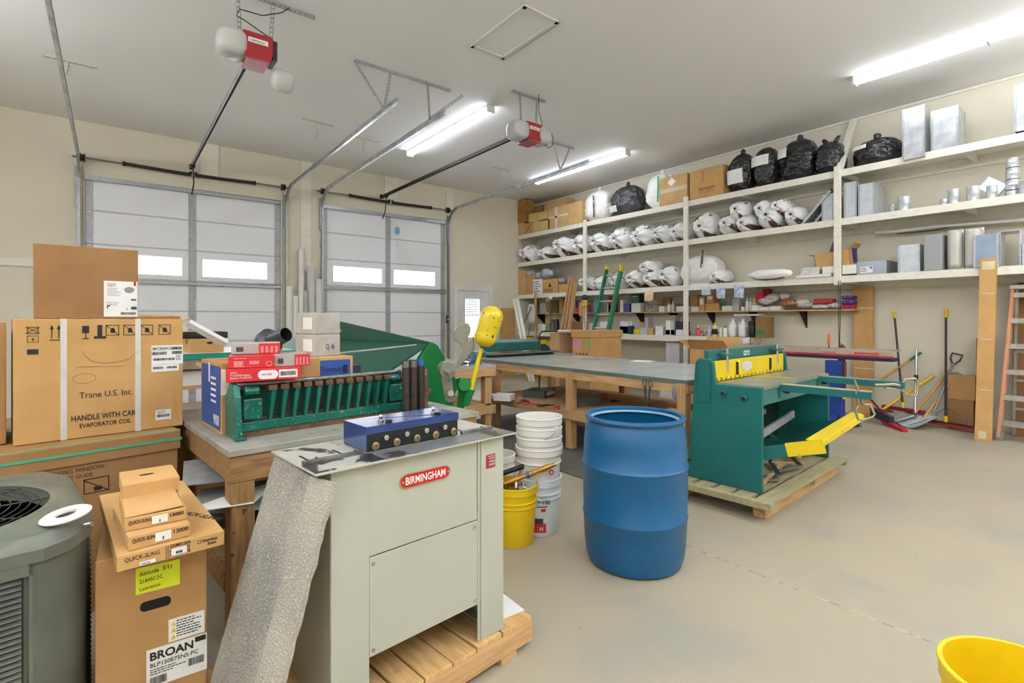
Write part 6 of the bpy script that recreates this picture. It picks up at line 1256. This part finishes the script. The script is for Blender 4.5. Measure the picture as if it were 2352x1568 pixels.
D_L = [ # plywood shelf
 (1212, 1224, 694, M('grey green box', '#8d9a93', .6), 'grey green box at the left end of the plywood shelf', 'small_box'), (1240, 1256, 696, M('crumpled white paper', '#cfcac2', .7), 'tilted white packet between the hanging bag and gauges', 'packet'), (1262, 1282, 690, M('dark mixed parts', '#4c463c', .7, sc=40, col2='#8f7c4e'), 'dark parts bin behind the manifold gauges', 'parts_bin'), (1284, 1292, 683, CARDL, 'narrow tan box left of the pine boards', 'small_box'),
 (1322, 1338, 690, M('navy box 2', '#2b3350', .5), 'navy box right of the pine boards', 'small_box'), (1322, 1336, 706, REDB, 'red and tan small box under the navy box', 'small_box'), (1344, 1352, 696, M('red canister', '#c33a35', .4), 'red canister beside the ladder-side post', 'canister'), (1360, 1372, 678, M('light blue bottle', '#7fc3da', .3), 'light blue bottle on the plywood shelf left of the ladder', 'canister'),
 (1397, 1408, 680, M('dark red box', '#9b2430', .5), 'dark red box seen between the ladder rails', 'small_box'), (1395, 1404, 700, PAPER, 'white and red box low between the ladder rails', 'small_box'), (1424, 1431, 688, PAPER, 'white box right of the green ladder', 'small_box'), (1433, 1446, 697, M('blue printed pack', '#2d55a8', .5), 'blue printed pack right of the ladder', 'packet'),
 (1450, 1471, 696, PAPER, 'two tier white carton under the green case', 'small_box'), (1447, 1468, 676, M('dark green case', '#103f28', .4), 'dark green case with yellow lettering on the white carton', 'case'), (1472, 1479, 698, M('striped cartons', '#a9998a', .6, sc=50, st=(1,1,8)), 'striped small cartons right of the two tier white carton', 'small_box'),
 (1481, 1510, 700, M('drill tool grey', '#6b6756', .6, sc=14, col2='#a39f92'), 'grey tan power tool lying on the plywood shelf', 'power_tool'), (1513, 1526, 703, PAPER, 'small white box left of the two white bottles', 'small_box'), (1530, 1538, 696, WHITEP, 'white bottle, left one of the pair by the middle post', 'bottle'), (1539, 1547, 692, M('beige bottle', '#c9c2b3', .4), 'beige bottle, right one of the pair by the middle post', 'bottle'), (1553, 1575, 703, PAPER, 'white carton pair left of the middle post', 'small_box'),
 (1508, 1520, 688, CARD, 'brown carton in the back left of the middle post', 'small_box'), (1522, 1538, 684, CARDD, 'dark brown opened carton behind the two bottles', 'small_box'), (1545, 1572, 682, M('mixed grey cartons', '#8f867c', .6, sc=30), 'grey brown cartons highest behind the middle post', 'small_box'),
 (1587, 1604, 704, PAPER, 'white open box right of the middle post', 'small_box'), (1586, 1602, 678, CARD, 'brown tilted carton above the white open box', 'cardboard_box'), (1605, 1618, 681, CARDL, 'narrow brown carton with a white label', 'cardboard_box'), (1620, 1652, 697, CARDL, 'long brown carton under the labelled one', 'cardboard_box'), (1622, 1640, 677, CARD, 'brown carton with white label on the long carton', 'cardboard_box'),
 (1658, 1684, 702, PAPER, 'long white carton under the hanging blue packets', 'small_box'), (1657, 1667, 691, M('green ball', '#2b8a3c', .5), 'green round thing on the long white carton', 'ball'), (1682, 1697, 686, M('grey white carton 2', '#b9b9b7', .6), 'grey white carton beside the spray cans', 'small_box'), (1702, 1709, 704, PAPER, 'tiny white carton in front of the spray cans', 'small_box'),
 (1711, 1718, 685, WHITEP, 'white spray can, left one of the two slim cans', 'spray_can'), (1719, 1725, 684, M('grey can', '#c2c3c8', .3, .3), 'grey spray can, right one of the two slim cans', 'spray_can'), (1727, 1734, 686, M('yellow label can', '#c9c04a', .4), 'yellow labelled can right of the slim cans', 'canister'), (1726, 1742, 701, PAPER, 'white carton, first of three low ones at the shelf edge', 'small_box'), (1743, 1766, 705, PAPER, 'white carton, second of three low ones', 'small_box'), (1768, 1793, 703, PAPER, 'white carton, third of three low ones', 'small_box'),
 (1736, 1752, 671, REDB, 'bright red box among the bagged parts', 'small_box'), (1752, 1764, 663, M('dark red pack', '#b02a33', .5), 'dark red pack above the bagged parts', 'packet'), (1868, 1912, 686, M('red plastic tray', '#c4242b', .35), 'long red plastic tray on the plywood shelf', 'tray'), (1932, 1960, 699, REDP, 'red drill case, lowest at the shelf end', 'tool_case'), (1932, 1961, 690, M('blue case', '#26348c', .4), 'blue and red tool case in the middle of the end stack', 'tool_case'), (1932, 1960, 679, M('blue case', '#26348c', .4), 'blue and red tool case on top at the shelf end', 'tool_case')]
for pl, pr, yt, mt, lb, nm in D_L:
    gap = 0
    for key, g in (('green case with', .19), ('navy box right', .128), ('above the white open', .1), ('label on the long', .139), ('round thing', .1), ('highest behind', .14), ('opened carton behind', .11), ('bright red', .16), ('dark red pack', .24), ('long red plastic', .09), ('middle of the end', .075), ('on top at the shelf end', .15), ('back left of the middle', .09)):
        if key in lb: gap = g
    X_ = XD+(.1 if ('behind' in lb or 'back' in lb or 'above' in lb) else 0)
    if nm == 'ball': p = atx((pl+pr)/2, yt+6, X_); solo(MB().blob(.05, .05, .045, None, 18, 12, .05), nm, mt, lb, 'ball', p, sm=60); continue
    if nm in ('spray_can', 'canister', 'bottle'): bottle(lb, pl, pr, yt, ZD, X_, mt, name=nm); continue
    t = sbox(lb, pl, pr, yt, ZD, X=X_, D=.16, mat=mt, name=nm, cat=nm.replace('_', ' '), tape=None, gap=gap, bev=.012 if nm in ('power_tool', 'tray', 'tool_case') else .003); W_, D_, H_ = t_dim[t.name]
    if 'white label' in lb: flat(t, W_*.2, W_*.8, H_*.45, H_*.85, PAPER)
    if 'yellow lettering' in lb: flat(t, W_*.2, W_*.8, H_*.7, H_*.85, YELP, 'yellow_lettering')
    if 'blue printed' in lb: lines(t, W_*.1, W_*.9, H_*.1, H_*.9, 4, y=-.001, mat=REDP)
    if 'tool case' in lb or 'drill case' in lb:
        for u in (.2, .7): flat(t, W_*u, W_*(u+.15), H_*.3, H_*.95, REDP if 'blue' in lb or 'on top' in lb else INKB, 'latch')
PLC = M('clear bagged plastic', '#d8d5d0', .25, sc=14, col2='#b6aea6', bump=.7, bsc=16)
for px, py, rx1, rz1, mt, lb in ((1760, 690, 20, 9, PLC, 'clear bag of small parts behind the low white cartons'), (1776, 683, 16, 9, PLC, 'clear crumpled bag with a white card'), (1812, 696, 19, 9, M('bag of brown pegs', '#7a5236', .5, sc=30, col2='#c98f62', st=(1,1,.2)), 'clear bag full of copper brown rods'), (1803, 680, 12, 8, PLC, 'knotted clear bag above the copper brown rods'), (1845, 694, 16, 8, WHITEP, 'white bag with red print right of the brown rods'), (1850, 700, 18, 7, PLC, 'flattened white bag in front on the plywood shelf'), (1885, 704, 20, 5, WHITEP, 'thin white roll bag under the red tray'), (1920, 701, 16, 7, PLC, 'clear bag behind the hanging black cord')):
    p = atx(px, py, XD+.07); k = (p.x*sY+p.y*cY)/F; p.z = max(p.z, ZD+rz1*k); solo(MB().blob(rx1*k, .08, rz1*k, None, 22, 14, .14, 3, px), 'parts_bag', mt, lb, 'bag', p, WR, sm=70)
# packets hanging from the third shelf rail
for px, py, w_, h_, mt, lb in ((1490, 680, .2, .2, M('white orange bag', '#e6ddd2', .4, sc=9, col2='#e9a860'), 'white plastic bag with orange print hanging under the third shelf'), (1622, 668, .17, .15, M('pale packet', '#d9d8cf', .4, sc=9, col2='#a9b8d8'), 'pale yellow packet hanging right of the middle post'), (1656, 672, .16, .2, M('blue grey packet', '#8d9cbc', .35, sc=22, col2='#cfd6e2'), 'blue grey hanging packet, left one of the pair'), (1697, 670, .17, .22, M('blue grey packet', '#8d9cbc', .35, sc=22, col2='#cfd6e2'), 'blue grey hanging packet, right one of the pair')):
    p = atx(px, py, XF-.03); solo(MB().blob(w_/2, .02, h_/2, None, 20, 12, .1, 2, px, e=.4), 'hanging_packet', mt, lb, 'packet', p, WR, sm=70)
# hoses, gauges and bags hanging at the left end of the shelving
def cord(label, pts, r, mat, name='cord', cat='cord'):
    return solo(MB().tube(pts, r, 7), name, mat, label, cat, sm=60)
XH = XF-.06
def hp(px, py, dx=0): return atx(px, py, XH+dx)
solo(MB().box(-.01, .01, -.035, .035, 0, 1.35), 'wood_stake', WOODZ, 'upright light wood stake holding the hanging white cloth bag', 'stake', (XH, ax(1230, XH), .75))
p = hp(1224, 740); solo(MB().blob(.13, .03, .22, tr(0, 0, .22), 20, 14, .12, 2, 4, e=.5), 'cloth_bag', M('grubby white cloth', '#cfcbc2', .8, sc=9, bump=.4, bsc=20), 'long grubby white cloth bag hanging on the wood stake', 'bag', p-Vector((.05, 0, 0)), WR, sm=70)
cord('dark hose with brass end drooping by the white cloth bag', [hp(1221, 705, -.1), hp(1212, 722, -.1), hp(1201, 745, -.1), hp(1203, 765, -.1), hp(1214, 768, -.1), hp(1218, 745, -.1)], .008, DSTEEL, 'hose', 'hose')
gt = T('manifold_gauge', 'gauge set with two white dials and a tangle of dark hoses', 'gauge', hp(1263, 690))
for dy, dz in ((.06, .01), (-.04, .06)): MB().cyl((-.03, dy, dz), (.0, dy, dz), .045, n=20).build('dial', PAPER, gt, bev=.004)
m = MB(); r_ = random.Random(8)
for k in range(6):
    a_ = .05+.02*k*.5; m.tube([(-.02-.004*k, a_*cos(q_)*.9, -.12+.16*sin(q_)) for q_ in [2*pi*i/18 for i in range(18)]], .007, 6, closed=True)
m.build('hose_tangle', M('brown dark hose', '#4a352a', .5, sc=12, col2='#8e7a2e'), gt, sm=60)
for k, (c1_, lb, pp) in enumerate(((YELP, 'yellow cord loop left of the navy canister', [(1258, 712), (1254, 735), (1256, 755), (1262, 757), (1260, 735), (1262, 712)]), (ORGP, 'orange cord loop right of the navy canister', [(1273, 715), (1277, 738), (1277, 758), (1271, 760), (1270, 740)]), (ORGP, 'orange cord hanging along the ladder-side post', [(1342, 700), (1341, 730), (1344, 752), (1348, 758)]))): cord(lb, [hp(x, y, -.03*k) for x, y in pp], .009, c1_)
t = T('multimeter', 'yellow cased meter hanging at the ladder-side post', 'meter', hp(1343, 697), WR); MB().box(-.07, .07, -.03, .02, -.06, .08).build('meter_case', YELP, t, bev=.012); MB().box(-.035, .035, -.033, -.03, .0, .05).build('display', GREYP, t); MB().blob(.07, .04, .06, tr(0, 0, .13), 16, 10, .3, 3, 3).build('cord_bundle', M('dark cord bundle', '#2b2c3e', .5), t, sm=70)
solo(MB().box(0, .1, 0, .02, 0, .32), 'striped_tube', M('red yellow green label', '#c9525c', .5, sc=3, st=(.2,.2,1.5), col2='#cfd24a'), 'red and yellow striped blister pack hanging left of the post', 'packet', (XH, ax(1332, XH)+.03, hp(1332, 725).z), WR)
for k, (px, pt, lb) in enumerate(((1178, 686, 'cream board leaning at the back wall, left one'), (1186, 684, 'cream board leaning at the shelf end, right one'))):
    a_ = atx(px+2, pt, XH-.45); b_ = Vector((XH-.6, ax(px+24, XH-.6)-.25, .0)); solo(MB().bar(b_, a_, .09, .02, (1,0,0)), 'leaning_board', CREAM, lb, 'board')
for k, (x0_, x1_, lb) in enumerate(((1310, 1272, 'pine board leaning on the shelving, left one of three'), (1316, 1280, 'pine board leaning on the shelving, middle one'), (1323, 1288, 'pine board leaning on the shelving, right one'))):
    a_ = atx(x0_, 636+4*k, XF-.05); b_ = Vector((XF-.75, ax(x1_, XF-.75), 0.0)); solo(MB().bar(b_, a_, .03, .085, (1,0,0)), 'leaning_board', WOODZ, lb, 'board')
# green extension ladder
LG = M('green fibreglass ladder rail', '#2d7a58', .4, sc=6, col2='#286f50')
t = T('extension_ladder', 'green fibreglass extension ladder leaning against the third shelf', 'ladder', (7.3, 6.95, 0)); tp = Vector((XF-.05, 7.1, 2.52))-Vector((7.3, 6.95, 0)); wv = Vector((-.02, -.42, 0)); up_ = Vector((1, .0, 0))
for k, (o1_, hh) in enumerate(((Vector((0, .21, 0)), 1.0), (Vector((0, -.17, 0)), 1.0), (Vector((-.05, -.24, 0)), .97))):
    MB().bar(o1_, o1_+tp*hh, .035, .085, (1,0,0)).build('side_rail', LG, t, bev=.004); MB().bar(o1_+tp*(hh-.015), o1_+tp*(hh+.012), .04, .09, (1,0,0)).build('yellow_cap', YELP, C.objects[-1] if C.objects[-1].name.startswith('side_rail') else t, bev=.004)
for k in range(9): q = tp*((k+.6)/9.2); m = MB(); m.cyl(q+Vector((0, .21, 0)), q+Vector((0, -.24, 0)), .019, n=10); m.build('rung', M('bare aluminium', '#c9cbca', .35, .7), t, sm=40)
# cartons behind the long table
t = carton('tall lidded carton with pink and green stickers behind the long table', (6.55, 6.55, 0), 0, .42, .8, 1.15, CARDL, tape=None, rotz=R(-90+0)); t.location = (6.35, 6.42, 0); t.rotation_euler = (0, 0, R(-90)); 
for ch in list(C.objects):
    if ch.parent == t: ch.location.z += 0
MB().box(-.02, .44, -.02, .82, 1.13, 1.25).build('lid', CARDL, t, bev=.004); flat(t, .0, .2, .93, 1.06, M('pink sticker', '#e38fb0', .5), 'pink_sticker', y=-.001); flat(t, .34, .41, .98, 1.06, M('green sticker', '#52cf6a', .5), 'green_sticker', y=-.001)
m = MB()
for k in range(4): m.box(.1+k*.075, .13+k*.075, -.002, -.001, .72, .76); m.box(.1+k*.075, .13+k*.075, -.002, -.001, .83, .86)
m.build('handling_symbols', INK, t)
carton('tall slim carton left of the lidded carton behind the table', (6.3, 6.95, 0), 0, .25, .5, 1.2, M('pinkish cardboard', '#c79f78', .8), rotz=R(-90)); 
m = MB(); m.tube([(0, 0, 0), (0, 0, 1.15), (.03, -.03, 1.22), (.25, -.25, 1.24)], .014, 8); t = solo(m, 'desk_lamp_arm', BLACKP, 'black lamp arm with a white flat head behind the table', 'lamp', (6.0, 6.9, 0), sm=60)
m = MB(); m.box(.0, .5, -.09, .09, 0, .03); m.build('lamp_head', WHITEP, t, bev=.008).location = (.2, -.35, 1.22)
def bucket_s(label, px, py, X, mat, r=.14, h=.3, z=0):
    y = ax(px, X); return pail('bucket', label, Vector((X, y, z)), mat, r, h, handle=False)
bucket_s('red bucket behind the long table by the pine boards', 1293, 800, 6.9, REDP, h=.98-.05, r=.12) if False else None
carton('white upright carton under the bench shelf near the middle post', (XF+.1, ax(1529, XF+.1), 0), 0, .3, .35, 1.0, M('white appliance carton', '#d6d6dc', .6), rotz=WR, tape=None)
carton('open brown carton with spread flaps behind the teal shear', (7.55, ax(1584, 7.55), .0), 0, .65, .5, .95, CARDL, open_=.25, rotz=R(-80))
for px, X_, W1, H1, mt, lb in ((1388, 7.2, .3, .45, CARDL, 'carton on the floor seen under the table, by the shelves'), (1350, 7.0, .35, .42, CARD, 'brown carton on the floor seen beneath the table'), (1515, 8.0, .3, .3, WHITEP, 'white carton with green print on the floor under the bench shelf'), (1545, 8.05, .35, .28, GREYP, 'grey bagged block on the floor under the bench shelf')): carton(lb, (X_, ax(px, X_), 0), 0, W1, .3, H1, mt, rotz=WR, tape=None)
for i, (px, X_, c1_, lb) in enumerate(((1252, 8.45, YELP, 'yellow pail under the bench shelf, left one'), (1268, 8.5, M('dull yellow', '#c8b42a', .4), 'yellow pail under the bench shelf, right one'), (1217, 8.3, YELP, 'small bright yellow tub beside the wood stake'))): bucket_s(lb, px, 0, X_, c1_, z=0, h=(.98, .96, 1.05)[i]*.95, r=.13)
sheet('tan flat cardboard standing against the back wall by the man door', [Vector((7.72, YB-.05, 0)), Vector((8.2, YB-.05, 0)), Vector((8.2, YB-.01, 1.72)), Vector((7.72, YB-.01, 1.72))], CARDL, .008, 'cardboard_sheet', 'cardboard')
# white pipes and foam channels between the doors
for px, yt, r_px, lb in ((664, 657, 7.5, 'white plastic pipe nearest the left roller door'), (678, 679, 6.5, 'short white pipe, second beside the left roller door'), (691, 573, 6.5, 'tallest white pipe between the two roller doors')):
    a_ = aty(px, yt, YB-.06); k = (a_.x*sY+a_.y*cY)/F*r_px; t = solo(MB().lathe([(k*.85, 0), (k, 0), (k, a_.z), (k*.85, a_.z), (k*.85, 0)], 20), 'plastic_pipe', WHITEP, lb, 'pipe', (a_.x, YB-.08, 0), sm=40)
for x0_, x1_, yt, lb in ((706, 723, 611, 'white coated channel leaning left of the right roller door'), (722, 740, 640, 'shorter white channel beside the right roller door'), (699, 707, 668, 'narrow cream strip standing between pipe and channel')):
    a_ = aty(x0_, yt, YB-.12); b_ = aty(x1_, yt, YB-.12); m = MB(); m.box(0, b_.x-a_.x, 0, .01, 0, a_.z); m.box(0, .008, -.05, 0, 0, a_.z); m.box(b_.x-a_.x-.008, b_.x-a_.x, -.05, 0, 0, a_.z); solo(m, 'white_channel', TRIMW, lb, 'channel', (a_.x, YB-.12, 0))
# ================================================================ right side by the wall
t = T('siding_brake', 'long portable brake with red stripe and blue stand behind the shear', 'sheet metal brake', (7.42, 2.05, .06)); lb_ = 2.0
m = MB(); m.box(.0, .3, 0, lb_, .985, 1.0); m.build('cream_top', M('cream aluminium top', '#b5aa98', .4, .3), t); m = MB(); m.prism([(0, .93), (.04, .93), (.05, .985), (-.02, .985)], 0, lb_, 'xz'); m.build('beige_rail', M('beige rail', '#c9b9a4', .45), t)
MB().box(-.01, .03, 0, lb_, .905, .93).build('red_stripe', M('crimson rail', '#b2263c', .4), t); MB().box(-.005, .25, 0, lb_, .865, .904).build('navy_beam', M('navy beam', '#1d2140', .45), t, bev=.005)
m = MB()
for k in range(9): m.box(-.014, -.0125, .14+k*.03, .163+k*.03, .945, .965); m.box(-.014, -.0125, .62+k*.02, .632+k*.02, .945, .955)
m.build('red_lettering', REDP, t)
m = MB(); m.box(-.0, .12, .55, .75, .1, .84); m.build('blue_column', M('royal blue stand', '#20408f', .4, sc=4), t, bev=.01); m = MB(); m.prism([(-.5, .06), (.5, .06), (.12, .15), (-.1, .15)], .6, .7, 'xz'); m.build('blue_foot', M('royal blue stand', '#20408f', .4, sc=4), t, bev=.008)
for x, y in ((-.45, .65), (.45, .65)): MB().cyl((x, y-.02, .04), (x, y+.02, .04), .04, n=16).build('caster', BLACKP, t, bev=.003)
m = MB(); m.cyl((-.05, .5, .84), (-.05, .5, .45), .02); m.build('post_handle', M('maroon handle', '#5d2a35', .4, .3), t, sm=40); MB().box(-.07, -.03, .48, .52, .36, .47).build('yellow_grip', YELP, t, bev=.01)
p = Vector((7.5, ax(1935, 7.5), 1.001)); solo(MB().box(0, .12, 0, .5, 0, .02).box(.02, .08, .12, .3, .02, .035), 'tool_rest', M('white tool plate', '#c9c5bb', .5), 'flat white tool lying on the siding brake top', 'tool', (7.5, 2.6, 1.001))
X9 = XR-.06
def pole(label, name, top, bot, r, mat, parts=(), cat='broom', Xt=X9, Xb=None, zb=0):
    a_ = atx(top[0], top[1], Xt); b_ = atz(bot[0], bot[1], zb) if Xb is None else atx(bot[0], bot[1], Xb)
    if b_.x > Xt-.22: b_ = atx(bot[0], bot[1], Xt-.22)
    t = T(name, label, cat, b_); MB().cyl((0, 0, 0), a_-b_, r, n=12).build('pole' if name != 'shovel' else 'shaft', mat, t, sm=40); return t, a_-b_, b_
DPUR = M('dark broom handle', '#33222a', .4, .2)
t, v, b0_ = pole('push broom with tall dark handle and wide red head', 'push_broom', (2173, 712), (2172, 968), .013, DPUR, zb=.05)
MB().cyl(v*.93, v*1.01, .02, n=12).build('yellow_grip', YELP, t, sm=40); MB().cyl(v*-.02, v*.05, .024, n=12).build('yellow_socket', YELP, t, sm=40); hv = Vector((.27, .96, 0)).normalized()*.9
MB().bar(hv*.42-Vector((0,0,.02)), -hv*.42-Vector((0,0,.02)), .07, .035).build('head_block', BLACKP, t, bev=.006); MB().bar(hv*.42-Vector((0.0,0,.035)), -hv*.42-Vector((0.0,0,.035)), .09, .03).build('red_bristles', M('red bristles', '#c92238', .7, sc=80, col2='#a3182b'), t)
m = MB(); m.tube([hv*.12, hv*.12+v*.0+Vector((0, 0, .09)), v*.12], .005, 6); m.tube([-hv*.3, -hv*.2+Vector((0, 0, .1)), v*.13], .005, 6); m.build('brace_wire', STEEL, t, sm=60)
t, v, b0_ = pole('push broom with thin dark handle behind the siding brake', 'push_broom', (2054, 718), (2074, 935), .012, DPUR, zb=.06); MB().cyl(v*.94, v*1.01, .018, n=12).build('yellow_grip', YELP, t, sm=40); MB().cyl(v*-.02, v*.05, .022, n=12).build('yellow_socket', YELP, t, sm=40)
MB().bar(hv*.3-Vector((0,0,.03)), -hv*.3-Vector((0,0,.03)), .06, .05).build('head_block', M('maroon head', '#7a2030', .5), t, bev=.006)
t, v, b0_ = pole('wooden handled tool with a green tip leaning left', 'shovel', (2116, 809), (1975, 905), .016, M('ash wood handle', '#c98f45', .5, sc=8), cat='shovel', zb=.25, Xt=X9-.05); MB().cyl(v*.82, v*1.0, .018, n=12).build('green_tip', M('green tip', '#1e6a3a', .4), t, sm=40)
t, v, b0_ = pole('yellow handled shovel leaning toward the wall', 'shovel', (2146, 861), (2025, 942), .019, YELP, cat='shovel', zb=.08, Xt=X9-.02)
MB().blob(.1, .15, .02, None, 20, 10, .05).build('blade', M('maroon blade', '#7c1f30', .4, .3), t, sm=60)
t, v, b0_ = pole('chrome telescopic pole standing on the floor', 'telescopic_pole', (2105, 803), (2102, 962), .015, CHROME, cat='pole', Xt=X9-.1); MB().cyl(v*.55, v*.63, .024, n=12).build('black_collar', BLACKP, t, sm=40); MB().cyl(v*0, v*.08, .018, n=12).build('black_foot', BLACKP, t, sm=40)
def scoop(label, px, py, mat, s_, a_, tx, ty, grip=None, wood=False):
    b_ = atz(px, py, .03); b_ = b_ if b_.x < 8.55 else atx(px, py, 8.55); b_.z = .012; t = T('shovel', label, 'shovel', b_); tp_ = atx(tx, ty, X9-.03)-b_; ang = math.atan2(tp_.y, tp_.x)
    m = MB(); vs = []; fs = []; g = 8
    for i in range(g+1):
        for j in range(g+1): u = i/g-.5; w_ = j/g; vs.append((w_*.34*s_-.25*s_, u*.3*s_*(1-.15*w_), .0+w_*.12*s_+.16*u*u*s_))
    k = len(vs); vs += [(x, y, z-.004) for x, y, z in vs]
    for i in range(g):
        for j in range(g): q = i*(g+1)+j; fs.append((q, q+1, q+g+2, q+g+1)); fs.append((k+q, k+q+g+1, k+q+g+2, k+q+1))
    o = m.add(vs, fs).build('blade', mat, t, sm=60); o.rotation_euler = (0, 0, ang)
    st_ = Vector((cos(ang)*.09*s_, sin(ang)*.09*s_, .16*s_)); MB().cyl(st_, tp_, .016, n=12).build('shaft', M('ash wood handle', '#c98f45', .5) if wood else M('grey shaft', '#8c8e92', .4, .3), t, sm=40)
    if grip:
        d_ = (tp_-st_).normalized(); side = d_.cross(Vector((1, 0, 0))).normalized()*.05; m = MB(); m.tube([tp_-d_*.02, tp_+d_*.06+side, tp_+d_*.14+side*1.1, tp_+d_*.14-side*1.1, tp_+d_*.06-side, tp_-d_*.02], .011, 8); m.build('d_grip', BLACKP, t, sm=60)
    return t
scoop('aluminium scoop shovel with black D grip by the cartons', 2128, 955, M('pale aluminium blade', '#d3dfe3', .3, .3), 1.15, 0, 2190, 835, True)
scoop('steel scoop shovel with orange collared wooden shaft', 2085, 948, M('worn steel blade', '#a59e92', .4, .3), 1.0, 0, 2186, 845, None, True)
scoop('small spade leaning behind the scoop shovels', 2110, 940, STEEL, .7, 0, 2200, 855, None, True)
t = T('angle_broom', 'black angled broom with red bristles on the floor by the blue stand', 'broom', atz(2030, 965, .06)); hvv = (atz(2068, 985, .03)-atz(2005, 955, .08)); m = MB(); m.bar(-hvv*.45+Vector((0,0,.05)), hvv*.3+Vector((0,0,.04)), .06, .12); m.build('broom_head', M('navy black head', '#25263a', .5), t, bev=.01); m = MB(); m.bar(hvv*.0+Vector((0,0,-.01)), hvv*.75+Vector((0,0,-.01)), .06, .05); m.build('red_bristles', M('red bristles', '#c92238', .7), t)
q = atx(1990, 905, 8.1)-Vector(t.location); MB().cyl((0, 0, .08), q, .014, n=10).build('pole', M('red black pole', '#7c1d26', .4), t, sm=40)
for pl, pr, yt, X_, D_, lb, mt in ((2177, 2236, 918, X9-.14, .13, 'lower brown carton beside the scoop shovels', CARDD), (2177, 2240, 862, X9-.13, .12, 'upper brown carton beside the scoop shovels', CARD), (2242, 2275, 777, X9-.14, .13, 'tall brown carton behind the leaning long carton', CARDD)):
    sbox(lb, pl, pr, yt, 0 if yt != 862 else zt(2205, 918, X9-.14)+.002, X=X_, D=D_, mat=mt)
m = MB(); m.tube([atx(2195, 858, X9-.1)+Vector((0, .06*cos(k), .02*sin(k*1.7))) for k in [i*.7 for i in range(12)]], .006, 6); solo(m, 'strap_tangle', GREYP, 'tangled grey strap on the upper carton', 'strap', sm=60)
ya, yb_ = ax(1963, X9), ax(2008, X9); t = T('cardboard_sheet', 'tall flat cardboard package leaning on the wall under the shelf', 'cardboard', (X9-.06, ya, 0), (0, 0, WR)); MB().box(0, ya-yb_, 0, .05, 0, 1.93).build('body', CARDL, t, bev=.003)
for z_ in (.7, 1.6): MB().box(-.001, ya-yb_+.001, -.0015, .0505, z_, z_+.014).build('strap', TAPEW, t)
a_ = atx(2266, 590, XF-.13); b_ = atz(2257, 1013, 0); t = T('long_carton', 'long narrow carton standing upright against the shelf edge', 'box', b_); dv = (a_-b_); L_ = dv.length; ang = math.atan2(-(a_.y-b_.y), dv.z)
t.rotation_euler = (ang, R(4), WR*0); o = MB().box(-.0, .06, -.075, .075, 0, L_).build('body', CARDL, t, bev=.004)
for z_ in (.6, 1.2, 1.75): MB().box(-.0015, 0, -.06, .04, z_, z_+.008).build('strap', TAPEW, t)
MB().box(-.001, 0, -.03, .04, .03, .12).build('tape', TAPE, t); MB().box(-.001, 0, -.06, .05, L_-.14, L_-.04).build('tape', TAPE, t)
# orange step ladder
OR_ = M('faded orange fibreglass', '#d99a76', .5, sc=5, col2='#cf8e6b'); ALU = M('aluminium steps', '#c4c2bb', .4, .5, sc=12, col2='#aaa8a1')
fl = atz(2294, 1010, 0); t = T('step_ladder', 'orange and aluminium step ladder at the right picture edge', 'ladder', fl, R(-96)); lw, lh, ld = .62, 1.80, .2
for x0_, x1_ in ((0, .08), (lw, lw-.08)): MB().bar((x0_, 0, .03), (x1_, ld, lh), .028, .075, (0,1,0)).build('front_rail', OR_, t, bev=.003); MB().bar((x0_+.04*(1 if x0_ == 0 else -1), .4, .03), (x1_+.02*(1 if x0_ == 0 else -1), ld+.06, lh), .025, .05, (0,1,0)).build('rear_rail', ALU, t); MB().box(x0_-.03, x0_+.035, -.03, .05, 0, .1).build('rubber_foot', M('grey rubber foot', '#8d8a83', .6), t, bev=.008)
for k in range(6):
    u = (.305*(k+.72))/lh; x0_ = .08*u; y_ = ld*u; m = MB(); m.box(x0_+.01, lw-x0_-.01, y_-.02, y_+.07, .305*(k+.72)-.0, .305*(k+.72)+.012); m.box(x0_+.01, lw-x0_-.01, y_-.025, y_-.015, .305*(k+.72)-.045, .305*(k+.72)+.012); m.build('step', ALU, t, bev=.002)
for k in range(4): u = (.35*(k+1))/lh; MB().bar((.05, .4-(.4-ld)*u, .35*(k+1)), (lw-.05, .4-(.4-ld)*u, .35*(k+1)), .02, .03).build('rear_brace', ALU, t)
MB().box(.06, lw-.06, ld-.06, ld+.13, lh-.0, lh+.05).build('top_cap', ALU, t, bev=.006); MB().box(.12, lw-.1, ld-.03, ld+.1, lh+.05, lh+.075).build('black_tray', BLACKP, t, bev=.01)
sbox('dark brown tall carton behind the orange step ladder', 2326, 2420, 650, 0, X=X9-.12, D=.1, mat=CARDD)
# hanging black cord + orange handled tool
p = hp(1929, 645); m = MB()
for s__ in (-.012, .012): m.tube([(0, s__, 0), (0, s__*.8, -.6), (0, s__*.2, -1.0)], .005, 6)
m.blob(.04, .05, .14, tr(0, -.03, -1.05), 14, 10, .3, 4, 2); solo(m, 'cord', BLACKP, 'black cord hanging from the wide post with clamps at its end', 'cord', p+Vector((-.02, 0, 0)), sm=60)
p = atx(1904, 808, 7.48); t = T('wood_handled_tool', 'orange handled tool standing on the siding brake', 'tool', (7.6, ax(1904, 7.6), 1.0)); MB().cyl((0, 0, 0), (0, 0, .1), .008, n=8).build('shank', DSTEEL, t); MB().lathe([(0, .1), (.016, .1), (.02, .16), (.015, .24), (0, .25)], 14).build('grip', ORGP, t, sm=50)
# ================================================================ floor mats, marks
a_ = atz(1152, 1012, 0); b_ = atz(1345, 1100, 0)
solo(MB().box(0, 1.6, 0, 3.2, 0, .012), 'floor_mat', MAT1, 'dark grey rubber mat under the long table', 'mat', (3.35, 2.9, 0), 0, bev=.003)
